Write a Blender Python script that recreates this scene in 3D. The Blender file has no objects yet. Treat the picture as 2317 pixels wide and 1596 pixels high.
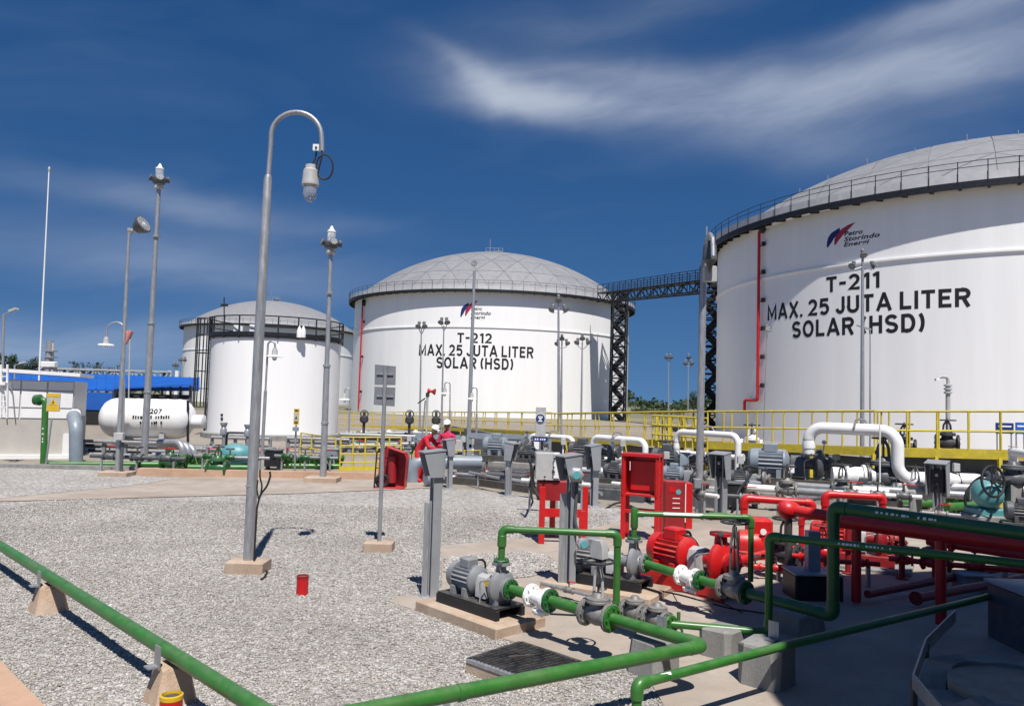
import bpy, bmesh, math, random
from mathutils import Vector, Matrix
import numpy as np
random.seed(7)
SC = bpy.context.scene
COL = SC.collection
R_ = math.radians

# ------------------------------------------------------------------ camera
CH = 2.5                                   # eye height, metres
PIT, ROL, FO = .0585, -.029, 1850/1.0553   # pitch, roll, focal length in units of a 2316 px wide picture
cd = bpy.data.cameras.new('camera'); cam = bpy.data.objects.new('camera', cd); COL.objects.link(cam)
cd.sensor_width = 36; cd.lens = FO/2316*36; cd.clip_end = 6000; cd.clip_start = .05
FW = Vector((0, math.cos(PIT), math.sin(PIT))); U0 = Vector((0, -math.sin(PIT), math.cos(PIT))); X0 = Vector((1, 0, 0))
RT = X0*math.cos(ROL)-U0*math.sin(ROL); UP = U0*math.cos(ROL)+X0*math.sin(ROL)
mw = Matrix.Identity(4)
for i in range(3):
    mw[i][0] = RT[i]; mw[i][1] = UP[i]; mw[i][2] = -FW[i]
mw.translation = (0, 0, CH); cam.matrix_world = mw
SC.camera = cam

# ------------------------------------------------------------------ sky, sun, exposure
SUN_EL, SUN_AZ = 61, 12                    # the sun stands behind the camera, 12 degrees to its right
sd = Vector((math.sin(R_(SUN_AZ))*math.cos(R_(SUN_EL)), -math.cos(R_(SUN_AZ))*math.cos(R_(SUN_EL)), math.sin(R_(SUN_EL))))
W = bpy.data.worlds.new('World'); SC.world = W; W.use_nodes = True
def sky():
    nt = W.node_tree; N = nt.nodes; L = nt.links; N.clear()
    out = N.new('ShaderNodeOutputWorld'); bg = N.new('ShaderNodeBackground'); bg.inputs[1].default_value = .056
    s = N.new('ShaderNodeTexSky'); s.sky_type = 'NISHITA'; s.sun_disc = False
    s.sun_elevation = R_(SUN_EL); s.sun_rotation = math.atan2(sd.x, sd.y)
    s.air_density = 1.0; s.dust_density = .2; s.ozone_density = 2.0; s.altitude = 0
    hs = N.new('ShaderNodeHueSaturation'); hs.inputs['Hue'].default_value = .507; hs.inputs['Saturation'].default_value = 1.36; hs.inputs['Value'].default_value = 1.02
    L.new(s.outputs[0], hs.inputs['Color'])
    tc = N.new('ShaderNodeTexCoord'); sp = N.new('ShaderNodeSeparateXYZ'); L.new(tc.outputs['Generated'], sp.inputs[0])
    def M(op, a, b=None, c=None):
        n = N.new('ShaderNodeMath'); n.operation = op
        for i, v in enumerate((a, b, c)):
            if v is None: continue
            if isinstance(v, (int, float)): n.inputs[i].default_value = v
            else: L.new(v, n.inputs[i])
        return n.outputs[0]
    lift = N.new('ShaderNodeCombineXYZ'); L.new(sp.outputs[0], lift.inputs[0]); L.new(sp.outputs[1], lift.inputs[1])      # clear, dry air: little whitening towards the horizon
    L.new(M('MULTIPLY_ADD', M('MAXIMUM', sp.outputs[2], 0.), .8, .215), lift.inputs[2]); nv = N.new('ShaderNodeVectorMath'); nv.operation = 'NORMALIZE'; L.new(lift.outputs[0], nv.inputs[0]); L.new(nv.outputs[0], s.inputs[0])
    u0 = M('ARCTAN2', sp.outputs[0], sp.outputs[1]); v0 = M('ARCSINE', sp.outputs[2])
    def noise(sc, det, rough, dist, vec, name='Fac'):
        n = N.new('ShaderNodeTexNoise'); n.inputs['Scale'].default_value = sc; n.inputs['Detail'].default_value = det
        n.inputs['Roughness'].default_value = rough; n.inputs['Distortion'].default_value = dist; L.new(vec, n.inputs['Vector']); return n.outputs[name]
    cb = N.new('ShaderNodeCombineXYZ'); L.new(u0, cb.inputs[0]); L.new(v0, cb.inputs[1])
    # warp, then streaks that run along the wind
    wn = noise(5, 4, .5, 0, cb.outputs[0], 'Color'); ws = N.new('ShaderNodeSeparateXYZ'); L.new(wn, ws.inputs[0])
    u = M('ADD', u0, M('MULTIPLY', M('SUBTRACT', ws.outputs[0], .5), .09)); v = M('ADD', v0, M('MULTIPLY', M('SUBTRACT', ws.outputs[1], .5), .05))
    cb2 = N.new('ShaderNodeCombineXYZ'); L.new(M('MULTIPLY', M('ADD', u, M('MULTIPLY', v, -.5)), 3.2), cb2.inputs[0]); L.new(M('MULTIPLY', M('ADD', v, M('MULTIPLY', u, -.10)), 15), cb2.inputs[1])
    st = noise(1.1, 6, .52, .35, cb2.outputs[0]); soft = noise(2.2, 5, .5, .3, cb.outputs[0])
    fil = noise(4.5, 6, .6, .8, cb2.outputs[0])
    def px(x, y):
        d = FW+RT*((x-1158)/FO)-UP*((y-798)/FO); d.normalize(); return math.atan2(d.x, d.y), math.asin(d.z)
    tot = None
    for (x, y, rx, ry, rot, a) in [(1190, 222, 150, 30, -.20, .62), (1330, 244, 220, 22, -.04, .45), (1090, 185, 110, 17, -.45, .36), (1400, 180, 320, 34, -.02, .26), (1780, 205, 400, 40, .02, .26), (2100, 160, 360, 60, .10, .34), (1760, 300, 260, 60, -.25, .16), (2290, -8, 220, 22, .05, .5), (420, 470, 280, 26, -.04, .20), (380, 590, 380, 45, -.03, .16), (110, 770, 420, 46, 0, .26), (1330, 40, 300, 40, .15, .10)]:
        a0, b0 = px(x, y); rx /= FO; ry /= FO
        du = M('SUBTRACT', u, a0); dv = M('SUBTRACT', v, b0); c, s_ = math.cos(rot), math.sin(rot)
        p = M('DIVIDE', M('ADD', M('MULTIPLY', du, c), M('MULTIPLY', dv, s_)), rx*1.15); q = M('DIVIDE', M('SUBTRACT', M('MULTIPLY', dv, c), M('MULTIPLY', du, s_)), ry*1.15)
        g = M('MULTIPLY', M('EXPONENT', M('MULTIPLY', M('ADD', M('MULTIPLY', p, p), M('MULTIPLY', q, q)), -1.)), a)
        tot = g if tot is None else M('ADD', tot, g)
    mr = N.new('ShaderNodeMapRange'); mr.inputs[1].default_value = .30; mr.inputs[2].default_value = .72; L.new(st, mr.inputs[0])
    mf = N.new('ShaderNodeMapRange'); mf.inputs[1].default_value = .3; mf.inputs[2].default_value = .7; mf.inputs[3].default_value = .88; mf.inputs[4].default_value = 1.08; L.new(fil, mf.inputs[0])
    den = M('MULTIPLY', M('MULTIPLY', tot, M('ADD', M('MULTIPLY', mr.outputs[0], .8), .42)), mf.outputs[0])
    mg = N.new('ShaderNodeMapRange'); mg.inputs[1].default_value = .50; mg.inputs[2].default_value = .95; mg.inputs[4].default_value = .07; L.new(M('MULTIPLY', M('ADD', soft, st), .5), mg.inputs[0])
    den = M('MULTIPLY', M('SUBTRACT', 1., M('EXPONENT', M('MULTIPLY', M('ADD', den, mg.outputs[0]), -1.5))), .82)
    mx = N.new('ShaderNodeMix'); mx.data_type = 'RGBA'; L.new(den, mx.inputs[0]); L.new(hs.outputs[0], mx.inputs[6]); mx.inputs[7].default_value = (9.2, 9.9, 11.2, 1)
    L.new(mx.outputs[2], bg.inputs[0]); L.new(bg.outputs[0], out.inputs[0])
sky()
sl = bpy.data.lights.new('sun', 'SUN'); sl.energy = 4.6; sl.angle = R_(.53); sl.color = (1, .955, .90)
so = bpy.data.objects.new('sun', sl); COL.objects.link(so); so.rotation_euler = sd.to_track_quat('Z', 'Y').to_euler()
vs = SC.view_settings; SC.display_settings.display_device = 'sRGB'; vs.view_transform = 'Standard'; vs.look = 'None'; vs.gamma = 1; vs.exposure = .42
SC.render.engine = 'CYCLES'; SC.cycles.max_bounces = 7; SC.cycles.use_denoising = True; SC.cycles.transparent_max_bounces = 12

# ------------------------------------------------------------------ measuring: picture point -> place
def ray(x, y): return FW+RT*((x-1158)/FO)-UP*((y-798)/FO)
def gz(x, y, z=0.):
    d = ray(x, y); t = (z-CH)/d.z; return Vector((d.x*t, d.y*t, z))
def at(x, y, Y):
    d = ray(x, y); t = Y/d.y; return Vector((d.x*t, Y, CH+d.z*t))
def V(*a): return Vector(a)
Z = V(0, 0, 1)
E1 = V(math.cos(R_(-45)), math.sin(R_(-45)), 0); E2 = V(-E1.y, E1.x, 0)     # the plant's two axes

# ------------------------------------------------------------------ materials
MATS = {}
def mat(name, col, rough=.6, metal=0, var=.12, scale=6., bump=0., bscale=40., dirt=None, dirtamt=.3, dscale=1.2, spec=.5, rnd=0., stretch=None, trans=0, dust=0.):
    m = bpy.data.materials.new(name); m.use_nodes = True; nt = m.node_tree; N = nt.nodes; L = nt.links
    b = N['Principled BSDF']; b.inputs['Roughness'].default_value = rough; b.inputs['Metallic'].default_value = metal; b.inputs['Specular IOR Level'].default_value = spec
    tc = N.new('ShaderNodeTexCoord'); vec = tc.outputs['Object']
    if stretch:
        mp = N.new('ShaderNodeMapping'); mp.inputs['Scale'].default_value = stretch; L.new(vec, mp.inputs[0]); vec = mp.outputs[0]
    n = N.new('ShaderNodeTexNoise'); n.inputs['Scale'].default_value = scale; n.inputs['Detail'].default_value = 6; n.inputs['Roughness'].default_value = .65; L.new(vec, n.inputs['Vector'])
    r = N.new('ShaderNodeValToRGB'); lo = [max(0, c*(1-var*2)) for c in col]; hi = [min(1, c*(1+var*2)) for c in col]
    r.color_ramp.elements[0].position = .25; r.color_ramp.elements[1].position = .75
    r.color_ramp.elements[0].color = (*lo, 1); r.color_ramp.elements[1].color = (*hi, 1); L.new(n.outputs['Fac'], r.inputs[0]); c = r.outputs[0]
    if dirt:
        n2 = N.new('ShaderNodeTexNoise'); n2.inputs['Scale'].default_value = dscale; n2.inputs['Detail'].default_value = 8; n2.inputs['Roughness'].default_value = .7; L.new(vec, n2.inputs['Vector'])
        mr = N.new('ShaderNodeMapRange'); mr.inputs[1].default_value = .45; mr.inputs[2].default_value = .75; mr.inputs[4].default_value = dirtamt; L.new(n2.outputs['Fac'], mr.inputs[0])
        mx = N.new('ShaderNodeMix'); mx.data_type = 'RGBA'; L.new(mr.outputs[0], mx.inputs[0]); L.new(c, mx.inputs[6]); mx.inputs[7].default_value = (*dirt, 1); c = mx.outputs[2]
    if rnd:
        oi = N.new('ShaderNodeObjectInfo'); hs = N.new('ShaderNodeHueSaturation'); ma = N.new('ShaderNodeMath'); ma.operation = 'MULTIPLY_ADD'; ma.inputs[1].default_value = 2*rnd; ma.inputs[2].default_value = 1-rnd
        L.new(oi.outputs['Random'], ma.inputs[0]); L.new(ma.outputs[0], hs.inputs['Value']); L.new(c, hs.inputs['Color']); c = hs.outputs[0]
    if dust:                                           # grit that settles on upward faces, patchy
        g = N.new('ShaderNodeNewGeometry'); sx = N.new('ShaderNodeSeparateXYZ'); L.new(g.outputs['True Normal'], sx.inputs[0]); m1 = N.new('ShaderNodeMapRange'); m1.inputs[1].default_value = .35; m1.inputs[2].default_value = .95; L.new(sx.outputs[2], m1.inputs[0])
        n4 = N.new('ShaderNodeTexNoise'); n4.inputs['Scale'].default_value = 7; n4.inputs['Detail'].default_value = 8; n4.inputs['Roughness'].default_value = .75; L.new(tc.outputs['Object'], n4.inputs['Vector']); m2 = N.new('ShaderNodeMapRange'); m2.inputs[1].default_value = .38; m2.inputs[2].default_value = .7; m2.inputs[4].default_value = dust; L.new(n4.outputs['Fac'], m2.inputs[0])
        mu = N.new('ShaderNodeMath'); mu.operation = 'MULTIPLY'; L.new(m1.outputs[0], mu.inputs[0]); L.new(m2.outputs[0], mu.inputs[1]); mx = N.new('ShaderNodeMix'); mx.data_type = 'RGBA'; L.new(mu.outputs[0], mx.inputs[0]); L.new(c, mx.inputs[6]); mx.inputs[7].default_value = (.40, .36, .31, 1); c = mx.outputs[2]
    L.new(c, b.inputs['Base Color'])
    mr2 = N.new('ShaderNodeMapRange'); mr2.inputs[3].default_value = max(.05, rough-.12); mr2.inputs[4].default_value = min(1, rough+.12); L.new(n.outputs['Fac'], mr2.inputs[0]); L.new(mr2.outputs[0], b.inputs['Roughness'])
    if bump:
        n3 = N.new('ShaderNodeTexNoise'); n3.inputs['Scale'].default_value = bscale; n3.inputs['Detail'].default_value = 5; L.new(vec, n3.inputs['Vector'])
        bp = N.new('ShaderNodeBump'); bp.inputs['Strength'].default_value = bump; bp.inputs['Distance'].default_value = .02; L.new(n3.outputs['Fac'], bp.inputs['Height']); L.new(bp.outputs[0], b.inputs['Normal'])
    if trans: b.inputs['Transmission Weight'].default_value = trans
    MATS[name] = m; return m
mat('tank white', (.86, .855, .84), .42, var=.02, scale=.6, dirt=(.70, .68, .64), dirtamt=.16, dscale=.5, stretch=(1.6, 1.6, .12))
mat('dome grey', (.27, .27, .275), .5, .12, var=.05, scale=1.5, dirt=(.21, .205, .20), dirtamt=.35, dscale=.35, rnd=.05)
mat('dome gap', (.19, .19, .19), .7)
mat('fascia grey', (.55, .55, .55), .5, .1, var=.06, scale=2, dirt=(.3, .29, .28), dirtamt=.4, dscale=.8)
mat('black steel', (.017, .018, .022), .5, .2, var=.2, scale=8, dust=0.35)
mat('black paint', (.008, .008, .009), .6, var=.1)
mat('white paint', (.78, .78, .77), .38, var=.04, scale=5, dirt=(.42, .39, .34), dirtamt=.3, dscale=2.5)
mat('galvanised', (.36, .37, .385), .42, .45, var=.14, scale=9, dirt=(.22, .21, .20), dirtamt=.4, dscale=4, stretch=(3, 3, .5))
mat('grey paint', (.20, .215, .235), .45, .05, var=.08, scale=7, dirt=(.33, .29, .25), dirtamt=.35, dscale=5, dust=0.5)
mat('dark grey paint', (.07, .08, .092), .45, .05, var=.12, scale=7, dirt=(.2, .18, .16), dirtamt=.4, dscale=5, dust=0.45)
mat('light grey paint', (.42, .425, .42), .45, var=.07, scale=6, dirt=(.25, .22, .19), dirtamt=.35, dscale=4, dust=0.35)
mat('slate paint', (.21, .255, .30), .42, .05, var=.07, scale=5, dirt=(.33, .30, .27), dirtamt=.35, dscale=3, dust=0.45)
mat('green paint', (.026, .145, .020), .36, var=.10, scale=5, dirt=(.13, .15, .08), dirtamt=.5, dscale=2.6, dust=0.2)
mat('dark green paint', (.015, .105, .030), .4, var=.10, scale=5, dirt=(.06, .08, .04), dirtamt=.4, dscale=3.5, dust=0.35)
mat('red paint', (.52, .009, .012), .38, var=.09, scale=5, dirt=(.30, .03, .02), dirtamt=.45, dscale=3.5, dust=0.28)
mat('old red paint', (.27, .010, .015), .5, var=.12, scale=5, dirt=(.14, .03, .02), dirtamt=.4, dscale=3, dust=0.35)  # a darker, duller red than the red paint
mat('yellow paint', (.60, .47, .035), .45, var=.10, scale=4, dirt=(.28, .22, .09), dirtamt=.5, dscale=2.2, dust=0.3)
mat('teal paint', (.07, .27, .29), .45, var=.08, scale=5, dirt=(.25, .25, .22), dirtamt=.35, dscale=4, dust=0.4)
mat('blue sheet', (.012, .10, .42), .45, var=.06, scale=1, dirt=(.03, .10, .28), dirtamt=.4, dscale=.4)
mat('concrete sand', (.365, .315, .265), .85, var=.14, scale=3.2, bump=.4, bscale=60, dirt=(.22, .16, .115), dirtamt=.75, dscale=.8)
mat('plinth concrete', (.42, .33, .25), .85, var=.10, scale=5, bump=.3, bscale=50, dirt=(.25, .13, .07), dirtamt=.6, dscale=1.6)
mat('block concrete', (.27, .265, .25), .85, var=.14, scale=4, bump=.35, bscale=45, dirt=(.08, .078, .075), dirtamt=.8, dscale=2, stretch=(2.5, 2.5, .6))
mat('pier concrete', (.46, .33, .23), .85, var=.10, scale=5, bump=.35, bscale=50, dirt=(.5, .46, .42), dirtamt=.4, dscale=3)
mat('kerb concrete', (.46, .30, .205), .85, var=.10, scale=3, bump=.3, bscale=50, dirt=(.36, .21, .14), dirtamt=.5, dscale=1.2)
mat('bund concrete', (.17, .17, .17), .85, var=.10, scale=2, bump=.2, bscale=30, dirt=(.10, .10, .10), dirtamt=.5, dscale=.6, stretch=(1, 1, .4))
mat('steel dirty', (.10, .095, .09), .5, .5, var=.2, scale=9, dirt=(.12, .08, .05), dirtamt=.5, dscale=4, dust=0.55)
mat('valve iron', (.23, .225, .215), .55, .25, var=.16, scale=12, dirt=(.10, .09, .08), dirtamt=.6, dscale=8, dust=0.5)
mat('cast iron', (.05, .05, .052), .6, .3, var=.2, scale=10, bump=.2)
mat('rubber', (.012, .012, .013), .65, var=.2)
mat('red coverall', (.50, .010, .028), .8, var=.10, scale=14)
mat('magenta coverall', (.46, .018, .075), .8, var=.10, scale=14)
mat('skin', (.30, .16, .10), .6, var=.06)
mat('helmet white', (.82, .82, .82), .3, var=.02)
mat('sign blue', (.01, .03, .14), .4, var=.03)
mat('sign yellow', (.62, .40, .02), .4, var=.06)
mat('sign white', (.75, .75, .75), .4, var=.03)
mat('panel grey', (.20, .21, .23), .5, .2, var=.06, scale=3)
mat('plate grey', (.33, .345, .365), .5, .3, var=.06, scale=3, dust=0.35)
mat('gravel stone', (.40, .375, .345), .85, var=.15, scale=3, rnd=.38)
mat('leaf', (.02, .042, .012), .7, var=.4, scale=3, rnd=.2)
mat('weed leaf', (.05, .15, .03), .7, var=.3, scale=3)
mat('bark', (.07, .05, .035), .9, var=.2)
mat('pink sock', (.70, .25, .22), .7, var=.1)
mat('horn red', (.5, .015, .02), .45, var=.05)
mat('logo blue', (.012, .018, .12), .5, var=.03)
mat('logo red', (.33, .02, .05), .5, var=.03)
mat('roof sheet', (.30, .31, .32), .6, .2)
mat('cyan glass', (.10, .35, .38), .15, var=.03)
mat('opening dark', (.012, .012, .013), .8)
mat('beige wall', (.42, .40, .36), .8, var=.06, scale=1.5)
def glass():
    m = bpy.data.materials.new('lamp glass'); m.use_nodes = True; nt = m.node_tree; b = nt.nodes['Principled BSDF']
    b.inputs['Base Color'].default_value = (.85, .88, .88, 1); b.inputs['Roughness'].default_value = .12; b.inputs['Transmission Weight'].default_value = .75; b.inputs['IOR'].default_value = 1.2
    n = nt.nodes.new('ShaderNodeTexNoise'); n.inputs['Scale'].default_value = 14; r = nt.nodes.new('ShaderNodeMapRange'); r.inputs[3].default_value = .08; r.inputs[4].default_value = .3
    nt.links.new(n.outputs['Fac'], r.inputs[0]); nt.links.new(r.outputs[0], b.inputs['Roughness']); MATS['lamp glass'] = m
glass()

# ------------------------------------------------------------------ mesh building
def basis(d, up=Z):
    d = d.normalized()
    a = up.cross(d)
    if a.length < 1e-4: a = V(1, 0, 0).cross(d)
    a.normalize(); return a, d.cross(a).normalized()
class MB:
    def __init__(s): s.v = []; s.f = []
    def add(s, vs, fs):
        k = len(s.v); s.v += [Vector(v) for v in vs]; s.f += [tuple(i+k for i in f) for f in fs]; return s
    def obox(s, c, hx, hy, hz):
        c = Vector(c); vs = [c+hx*i+hy*j+hz*k for k in (-1, 1) for j in (-1, 1) for i in (-1, 1)]
        return s.add(vs, [(0, 2, 3, 1), (4, 5, 7, 6), (0, 1, 5, 4), (2, 6, 7, 3), (0, 4, 6, 2), (1, 3, 7, 5)])
    def box(s, c, sx, sy, sz, ax=None):              # c: centre of the BASE
        a, b = (V(1, 0, 0), V(0, 1, 0)) if ax is None else ax
        return s.obox(Vector(c)+Z*(sz/2), a*(sx/2), b*(sy/2), Z*(sz/2))
    def cbox(s, c, sx, sy, sz, ch, ax=None):         # box with chamfered top and vertical edges
        a, b = (V(1, 0, 0), V(0, 1, 0)) if ax is None else ax; c = Vector(c); vs = []; rings = []
        for (z, g) in ((0, 0), (sz-ch, 0), (sz, ch)):
            x, y = sx/2-g, sy/2-g; k = ch
            rings.append([(x-k, y), (x, y-k), (x, -y+k), (x-k, -y), (-x+k, -y), (-x, -y+k), (-x, y-k), (-x+k, y)][::-1]); vs += [c+a*p+b*q+Z*z for p, q in rings[-1]]
        fs = [tuple(range(7, -1, -1)), tuple(range(16, 24))]
        for k in range(2):
            for i in range(8): fs.append((k*8+i, k*8+(i+1) % 8, k*8+8+(i+1) % 8, k*8+8+i))
        return s.add(vs, fs)
    def beam(s, a, b, w, h=None, up=Z):
        a, b = Vector(a), Vector(b); h = h or w; x, y = basis(b-a, up); return s.obox((a+b)/2, x*(w/2), y*(h/2), (b-a)/2)
    def tube(s, pts, r, n=12, caps=True):
        pts = [Vector(p) for p in pts]; m = len(pts); rs = r if isinstance(r, (list, tuple)) else [r]*m
        vs = []; x = None
        for i, p in enumerate(pts):
            d = (pts[min(i+1, m-1)]-pts[max(i-1, 0)]).normalized()
            if x is None: x, y = basis(d)
            else:
                x = x-d*x.dot(d); x.normalize(); y = d.cross(x)
            k = 1.
            if 0 < i < m-1:
                t = (pts[i]-pts[i-1]).normalized(); k = 1/max(.5, abs(t.dot(d)))
            vs += [p+(x*math.cos(2*math.pi*j/n)+y*math.sin(2*math.pi*j/n))*rs[i] for j in range(n)]
        fs = [(i*n+j, i*n+(j+1) % n, (i+1)*n+(j+1) % n, (i+1)*n+j) for i in range(m-1) for j in range(n)]
        if caps: fs += [tuple(range(n-1, -1, -1)), tuple(range((m-1)*n, m*n))]
        return s.add(vs, fs)
    def lathe(s, o, ax, prof, n=20):
        o = Vector(o); ax = Vector(ax).normalized(); x, y = basis(ax); vs = []; m = len(prof)
        for t, r in prof: vs += [o+ax*t+(x*math.cos(2*math.pi*j/n)+y*math.sin(2*math.pi*j/n))*max(r, 1e-4) for j in range(n)]
        fs = [(i*n+j, i*n+(j+1) % n, (i+1)*n+(j+1) % n, (i+1)*n+j) for i in range(m-1) for j in range(n)]
        fs += [tuple(range(n-1, -1, -1)), tuple(range((m-1)*n, m*n))]
        return s.add(vs, fs)
    def prism(s, poly, ext):
        poly = [Vector(p) for p in poly]; ext = Vector(ext); n = len(poly)
        return s.add(poly+[p+ext for p in poly], [tuple(range(n-1, -1, -1)), tuple(range(n, 2*n))]+[(i, (i+1) % n, n+(i+1) % n, n+i) for i in range(n)])
    def ring(s, c, r0, r1, z0, z1, n=96, a0=0, a1=2*math.pi):
        full = abs(a1-a0-2*math.pi) < 1e-6; m = n if full else n+1; vs = []
        for i in range(m):
            a = a0+(a1-a0)*i/n; d = V(math.cos(a), math.sin(a), 0)
            vs += [Vector(c)+d*r0+Z*z0, Vector(c)+d*r1+Z*z0, Vector(c)+d*r1+Z*z1, Vector(c)+d*r0+Z*z1]
        fs = []
        for i in range(n):
            j = (i+1) % m
            for k in range(4): fs.append((i*4+k, i*4+(k+1) % 4, j*4+(k+1) % 4, j*4+k))
        if not full: fs += [(0, 3, 2, 1), tuple(4*(m-1)+k for k in range(4))]
        return s.add(vs, fs)
    def flange(s, c, ax, r, t=.03, n=18, bolts=8):
        ax = Vector(ax).normalized(); s.lathe(Vector(c)-ax*t, ax, [(0, r*.96), (.004, r), (t-.004, r), (t-.003, r*.96), (t+.003, r*.96), (t+.004, r), (2*t-.004, r), (2*t, r*.96)], n)
        x, y = basis(ax)
        for i in range(bolts):
            a = 2*math.pi*i/bolts; p = Vector(c)+(x*math.cos(a)+y*math.sin(a))*r*.8
            s.tube([p-ax*(t+.018), p+ax*(t+.018)], r*.09, 6)
        return s
LOC = {}
def mesh_of(mb, name, loc, mats, smooth=True, rough=0.):
    me = bpy.data.meshes.new(name); L = Vector(loc); me.from_pydata([tuple(v-L) for v in mb.v], [], mb.f); me.update()
    bm = bmesh.new(); bm.from_mesh(me); bmesh.ops.recalc_face_normals(bm, faces=bm.faces)
    bm.to_mesh(me); bm.free()
    if smooth: me.shade_smooth(); me.set_sharp_from_angle(angle=R_(38))
    me.materials.append(MATS[mats]); return me
def part(mb, name, m, parent, label=None, kind=None, smooth=True):
    me = mesh_of(mb, name, LOC[parent.name], m, smooth); o = bpy.data.objects.new(name, me); COL.objects.link(o); o.parent = parent; LOC[o.name] = LOC[parent.name]
    if label: o['label'] = label
    if kind: o['kind'] = kind
    return o
def thing(name, label, cat, loc, group=None):
    o = bpy.data.objects.new(name, None); COL.objects.link(o); o.location = Vector(loc); o.empty_display_size = .2; LOC[o.name] = Vector(loc)
    o['label'] = label; o['category'] = cat
    if group: o['group'] = group
    return o
def single(mb, name, m, label, cat, loc, group=None, kind=None, smooth=True):
    me = mesh_of(mb, name, loc, m, smooth); o = bpy.data.objects.new(name, me); COL.objects.link(o); o.location = Vector(loc); LOC[o.name] = Vector(loc)
    o['label'] = label; o['category'] = cat
    if group: o['group'] = group
    if kind: o['kind'] = kind
    return o
def struct(mb, name, m, loc=(0, 0, 0), kind='structure', smooth=False, label=None):
    me = mesh_of(mb, name, loc, m, smooth); o = bpy.data.objects.new(name, me); COL.objects.link(o); o.location = Vector(loc); o['kind'] = kind; LOC[o.name] = Vector(loc)
    if label: o['label'] = label
    return o
def rounded(pts, rad, k=6):
    pts = [Vector(p) for p in pts]; rad = rad if isinstance(rad, (list, tuple)) else [rad]*len(pts); out = [pts[0]]
    for i in range(1, len(pts)-1):
        a, b, c = pts[i-1], pts[i], pts[i+1]; d1 = (a-b).normalized(); d2 = (c-b).normalized(); ang = d1.angle(d2)
        if ang > math.pi-.02: out.append(b); continue
        t = min(rad[i]/math.tan(ang/2), (a-b).length*.48, (c-b).length*.48); r = t*math.tan(ang/2)
        ctr = b+(d1+d2).normalized()*(r/math.sin(ang/2)); p0 = b+d1*t-ctr; p1 = b+d2*t-ctr; w = p0.angle(p1)
        for j in range(k+1):
            s_ = j/k; out.append(ctr+(p0*math.sin((1-s_)*w)+p1*math.sin(s_*w))/math.sin(w))
    out.append(pts[-1]); return out
def text_polys(s, bold=.018, shear=0.):
    """flat letters, cap height 1: vertices and faces of the default font"""
    c = bpy.data.curves.new('t', 'FONT'); c.body = s; c.offset = bold; c.resolution_u = 3; c.shear = shear; c.space_character = 1.06
    o = bpy.data.objects.new('t', c); COL.objects.link(o); dg = bpy.context.evaluated_depsgraph_get(); me = bpy.data.meshes.new_from_object(o.evaluated_get(dg))
    vs = [v.co.copy() for v in me.vertices]; fs = [tuple(p.vertices) for p in me.polygons]
    bpy.data.objects.remove(o); bpy.data.curves.remove(c); bpy.data.meshes.remove(me)
    return vs, fs
# painted stencil capitals: uniform strokes, cap height 1
_w = .70; _h = .098
def _arc(cx, cy, rx, ry, a0, a1, n=8): return [(cx+rx*math.cos(R_(a0+(a1-a0)*i/n)), cy+ry*math.sin(R_(a0+(a1-a0)*i/n))) for i in range(n+1)]
GLY = {'T': (_w, [[(0, 1-_h), (_w, 1-_h)], [(_w/2, 1-_h), (_w/2, 0)]]), '-': (.42, [[(0, .5), (.42, .5)]]), '.': (.17, [[(.085, 0), (.085, .18)]]),
 '1': (.40, [[(.31, 0), (.31, 1)], [(.31, .93), (.05, .78)]]), 'L': (.62, [[(_h, 1), (_h, _h), (.62, _h)]]), 'I': (.18, [[(.09, 0), (.09, 1)]]),
 'E': (.64, [[(.64, 1-_h), (_h, 1-_h), (_h, _h), (.64, _h)], [(_h, .52), (.56, .52)]]), 'H': (.74, [[(_h, 0), (_h, 1)], [(.74-_h, 0), (.74-_h, 1)], [(_h, .52), (.74-_h, .52)]]),
 'M': (.92, [[(_h, 0), (_h, .93), (.46, .22), (.92-_h, .93), (.92-_h, 0)]]), 'A': (.84, [[(.06, 0), (.40, .94), (.44, .94), (.78, 0)], [(.20, .30), (.64, .30)]]), 'X': (.76, [[(.06, 0), (.70, 1)], [(.06, 1), (.70, 0)]]),
 'J': (.58, [[(.58-_h, 1), (.58-_h, .30)]+_arc(.29, .30, .205, .215, 0, -180)]), 'U': (.74, [[(_h, 1), (_h, .33)]+_arc(.37, .33, .285, .245, 180, 360)+[(.74-_h, 1)]]),
 'O': (.82, [_arc(.41, .5, .325, .415, 90, 450, 20)]), 'D': (.74, [[(_h, _h), (.36, _h)]+_arc(.36, .5, .295, .415, -90, 90, 10)+[(_h, 1-_h), (_h, 0)]]),
 'R': (.74, [[(_h, 0), (_h, 1-_h), (.42, 1-_h)]+_arc(.42, .705, .235, .21, 90, -90)+[(_h, .495)], [(.40, .48), (.66, 0)]]),
 'S': (.70, [_arc(.35, .705, .265, .21, 25, 180, 8)+_arc(.35, .705, .265, .20, 200, 260, 4)+_arc(.35, .295, .265, .20, 80, 0, 5)+_arc(.35, .295, .265, .21, -20, -160, 8)]),
 '2': (.68, [_arc(.33, .68, .25, .235, 165, -20, 9)+[(.50, .48), (.10, _h), (.68, _h)]]), '5': (.68, [[(.62, 1-_h), (.14, 1-_h), (.11, .56)]+_arc(.33, .345, .26, .26, 120, -150, 10)]),
 '(': (.30, [_arc(.42, .5, .34, .58, 125, 235, 8)]), ')': (.30, [_arc(-.12, .5, .34, .58, 55, -55, 8)])}
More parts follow.
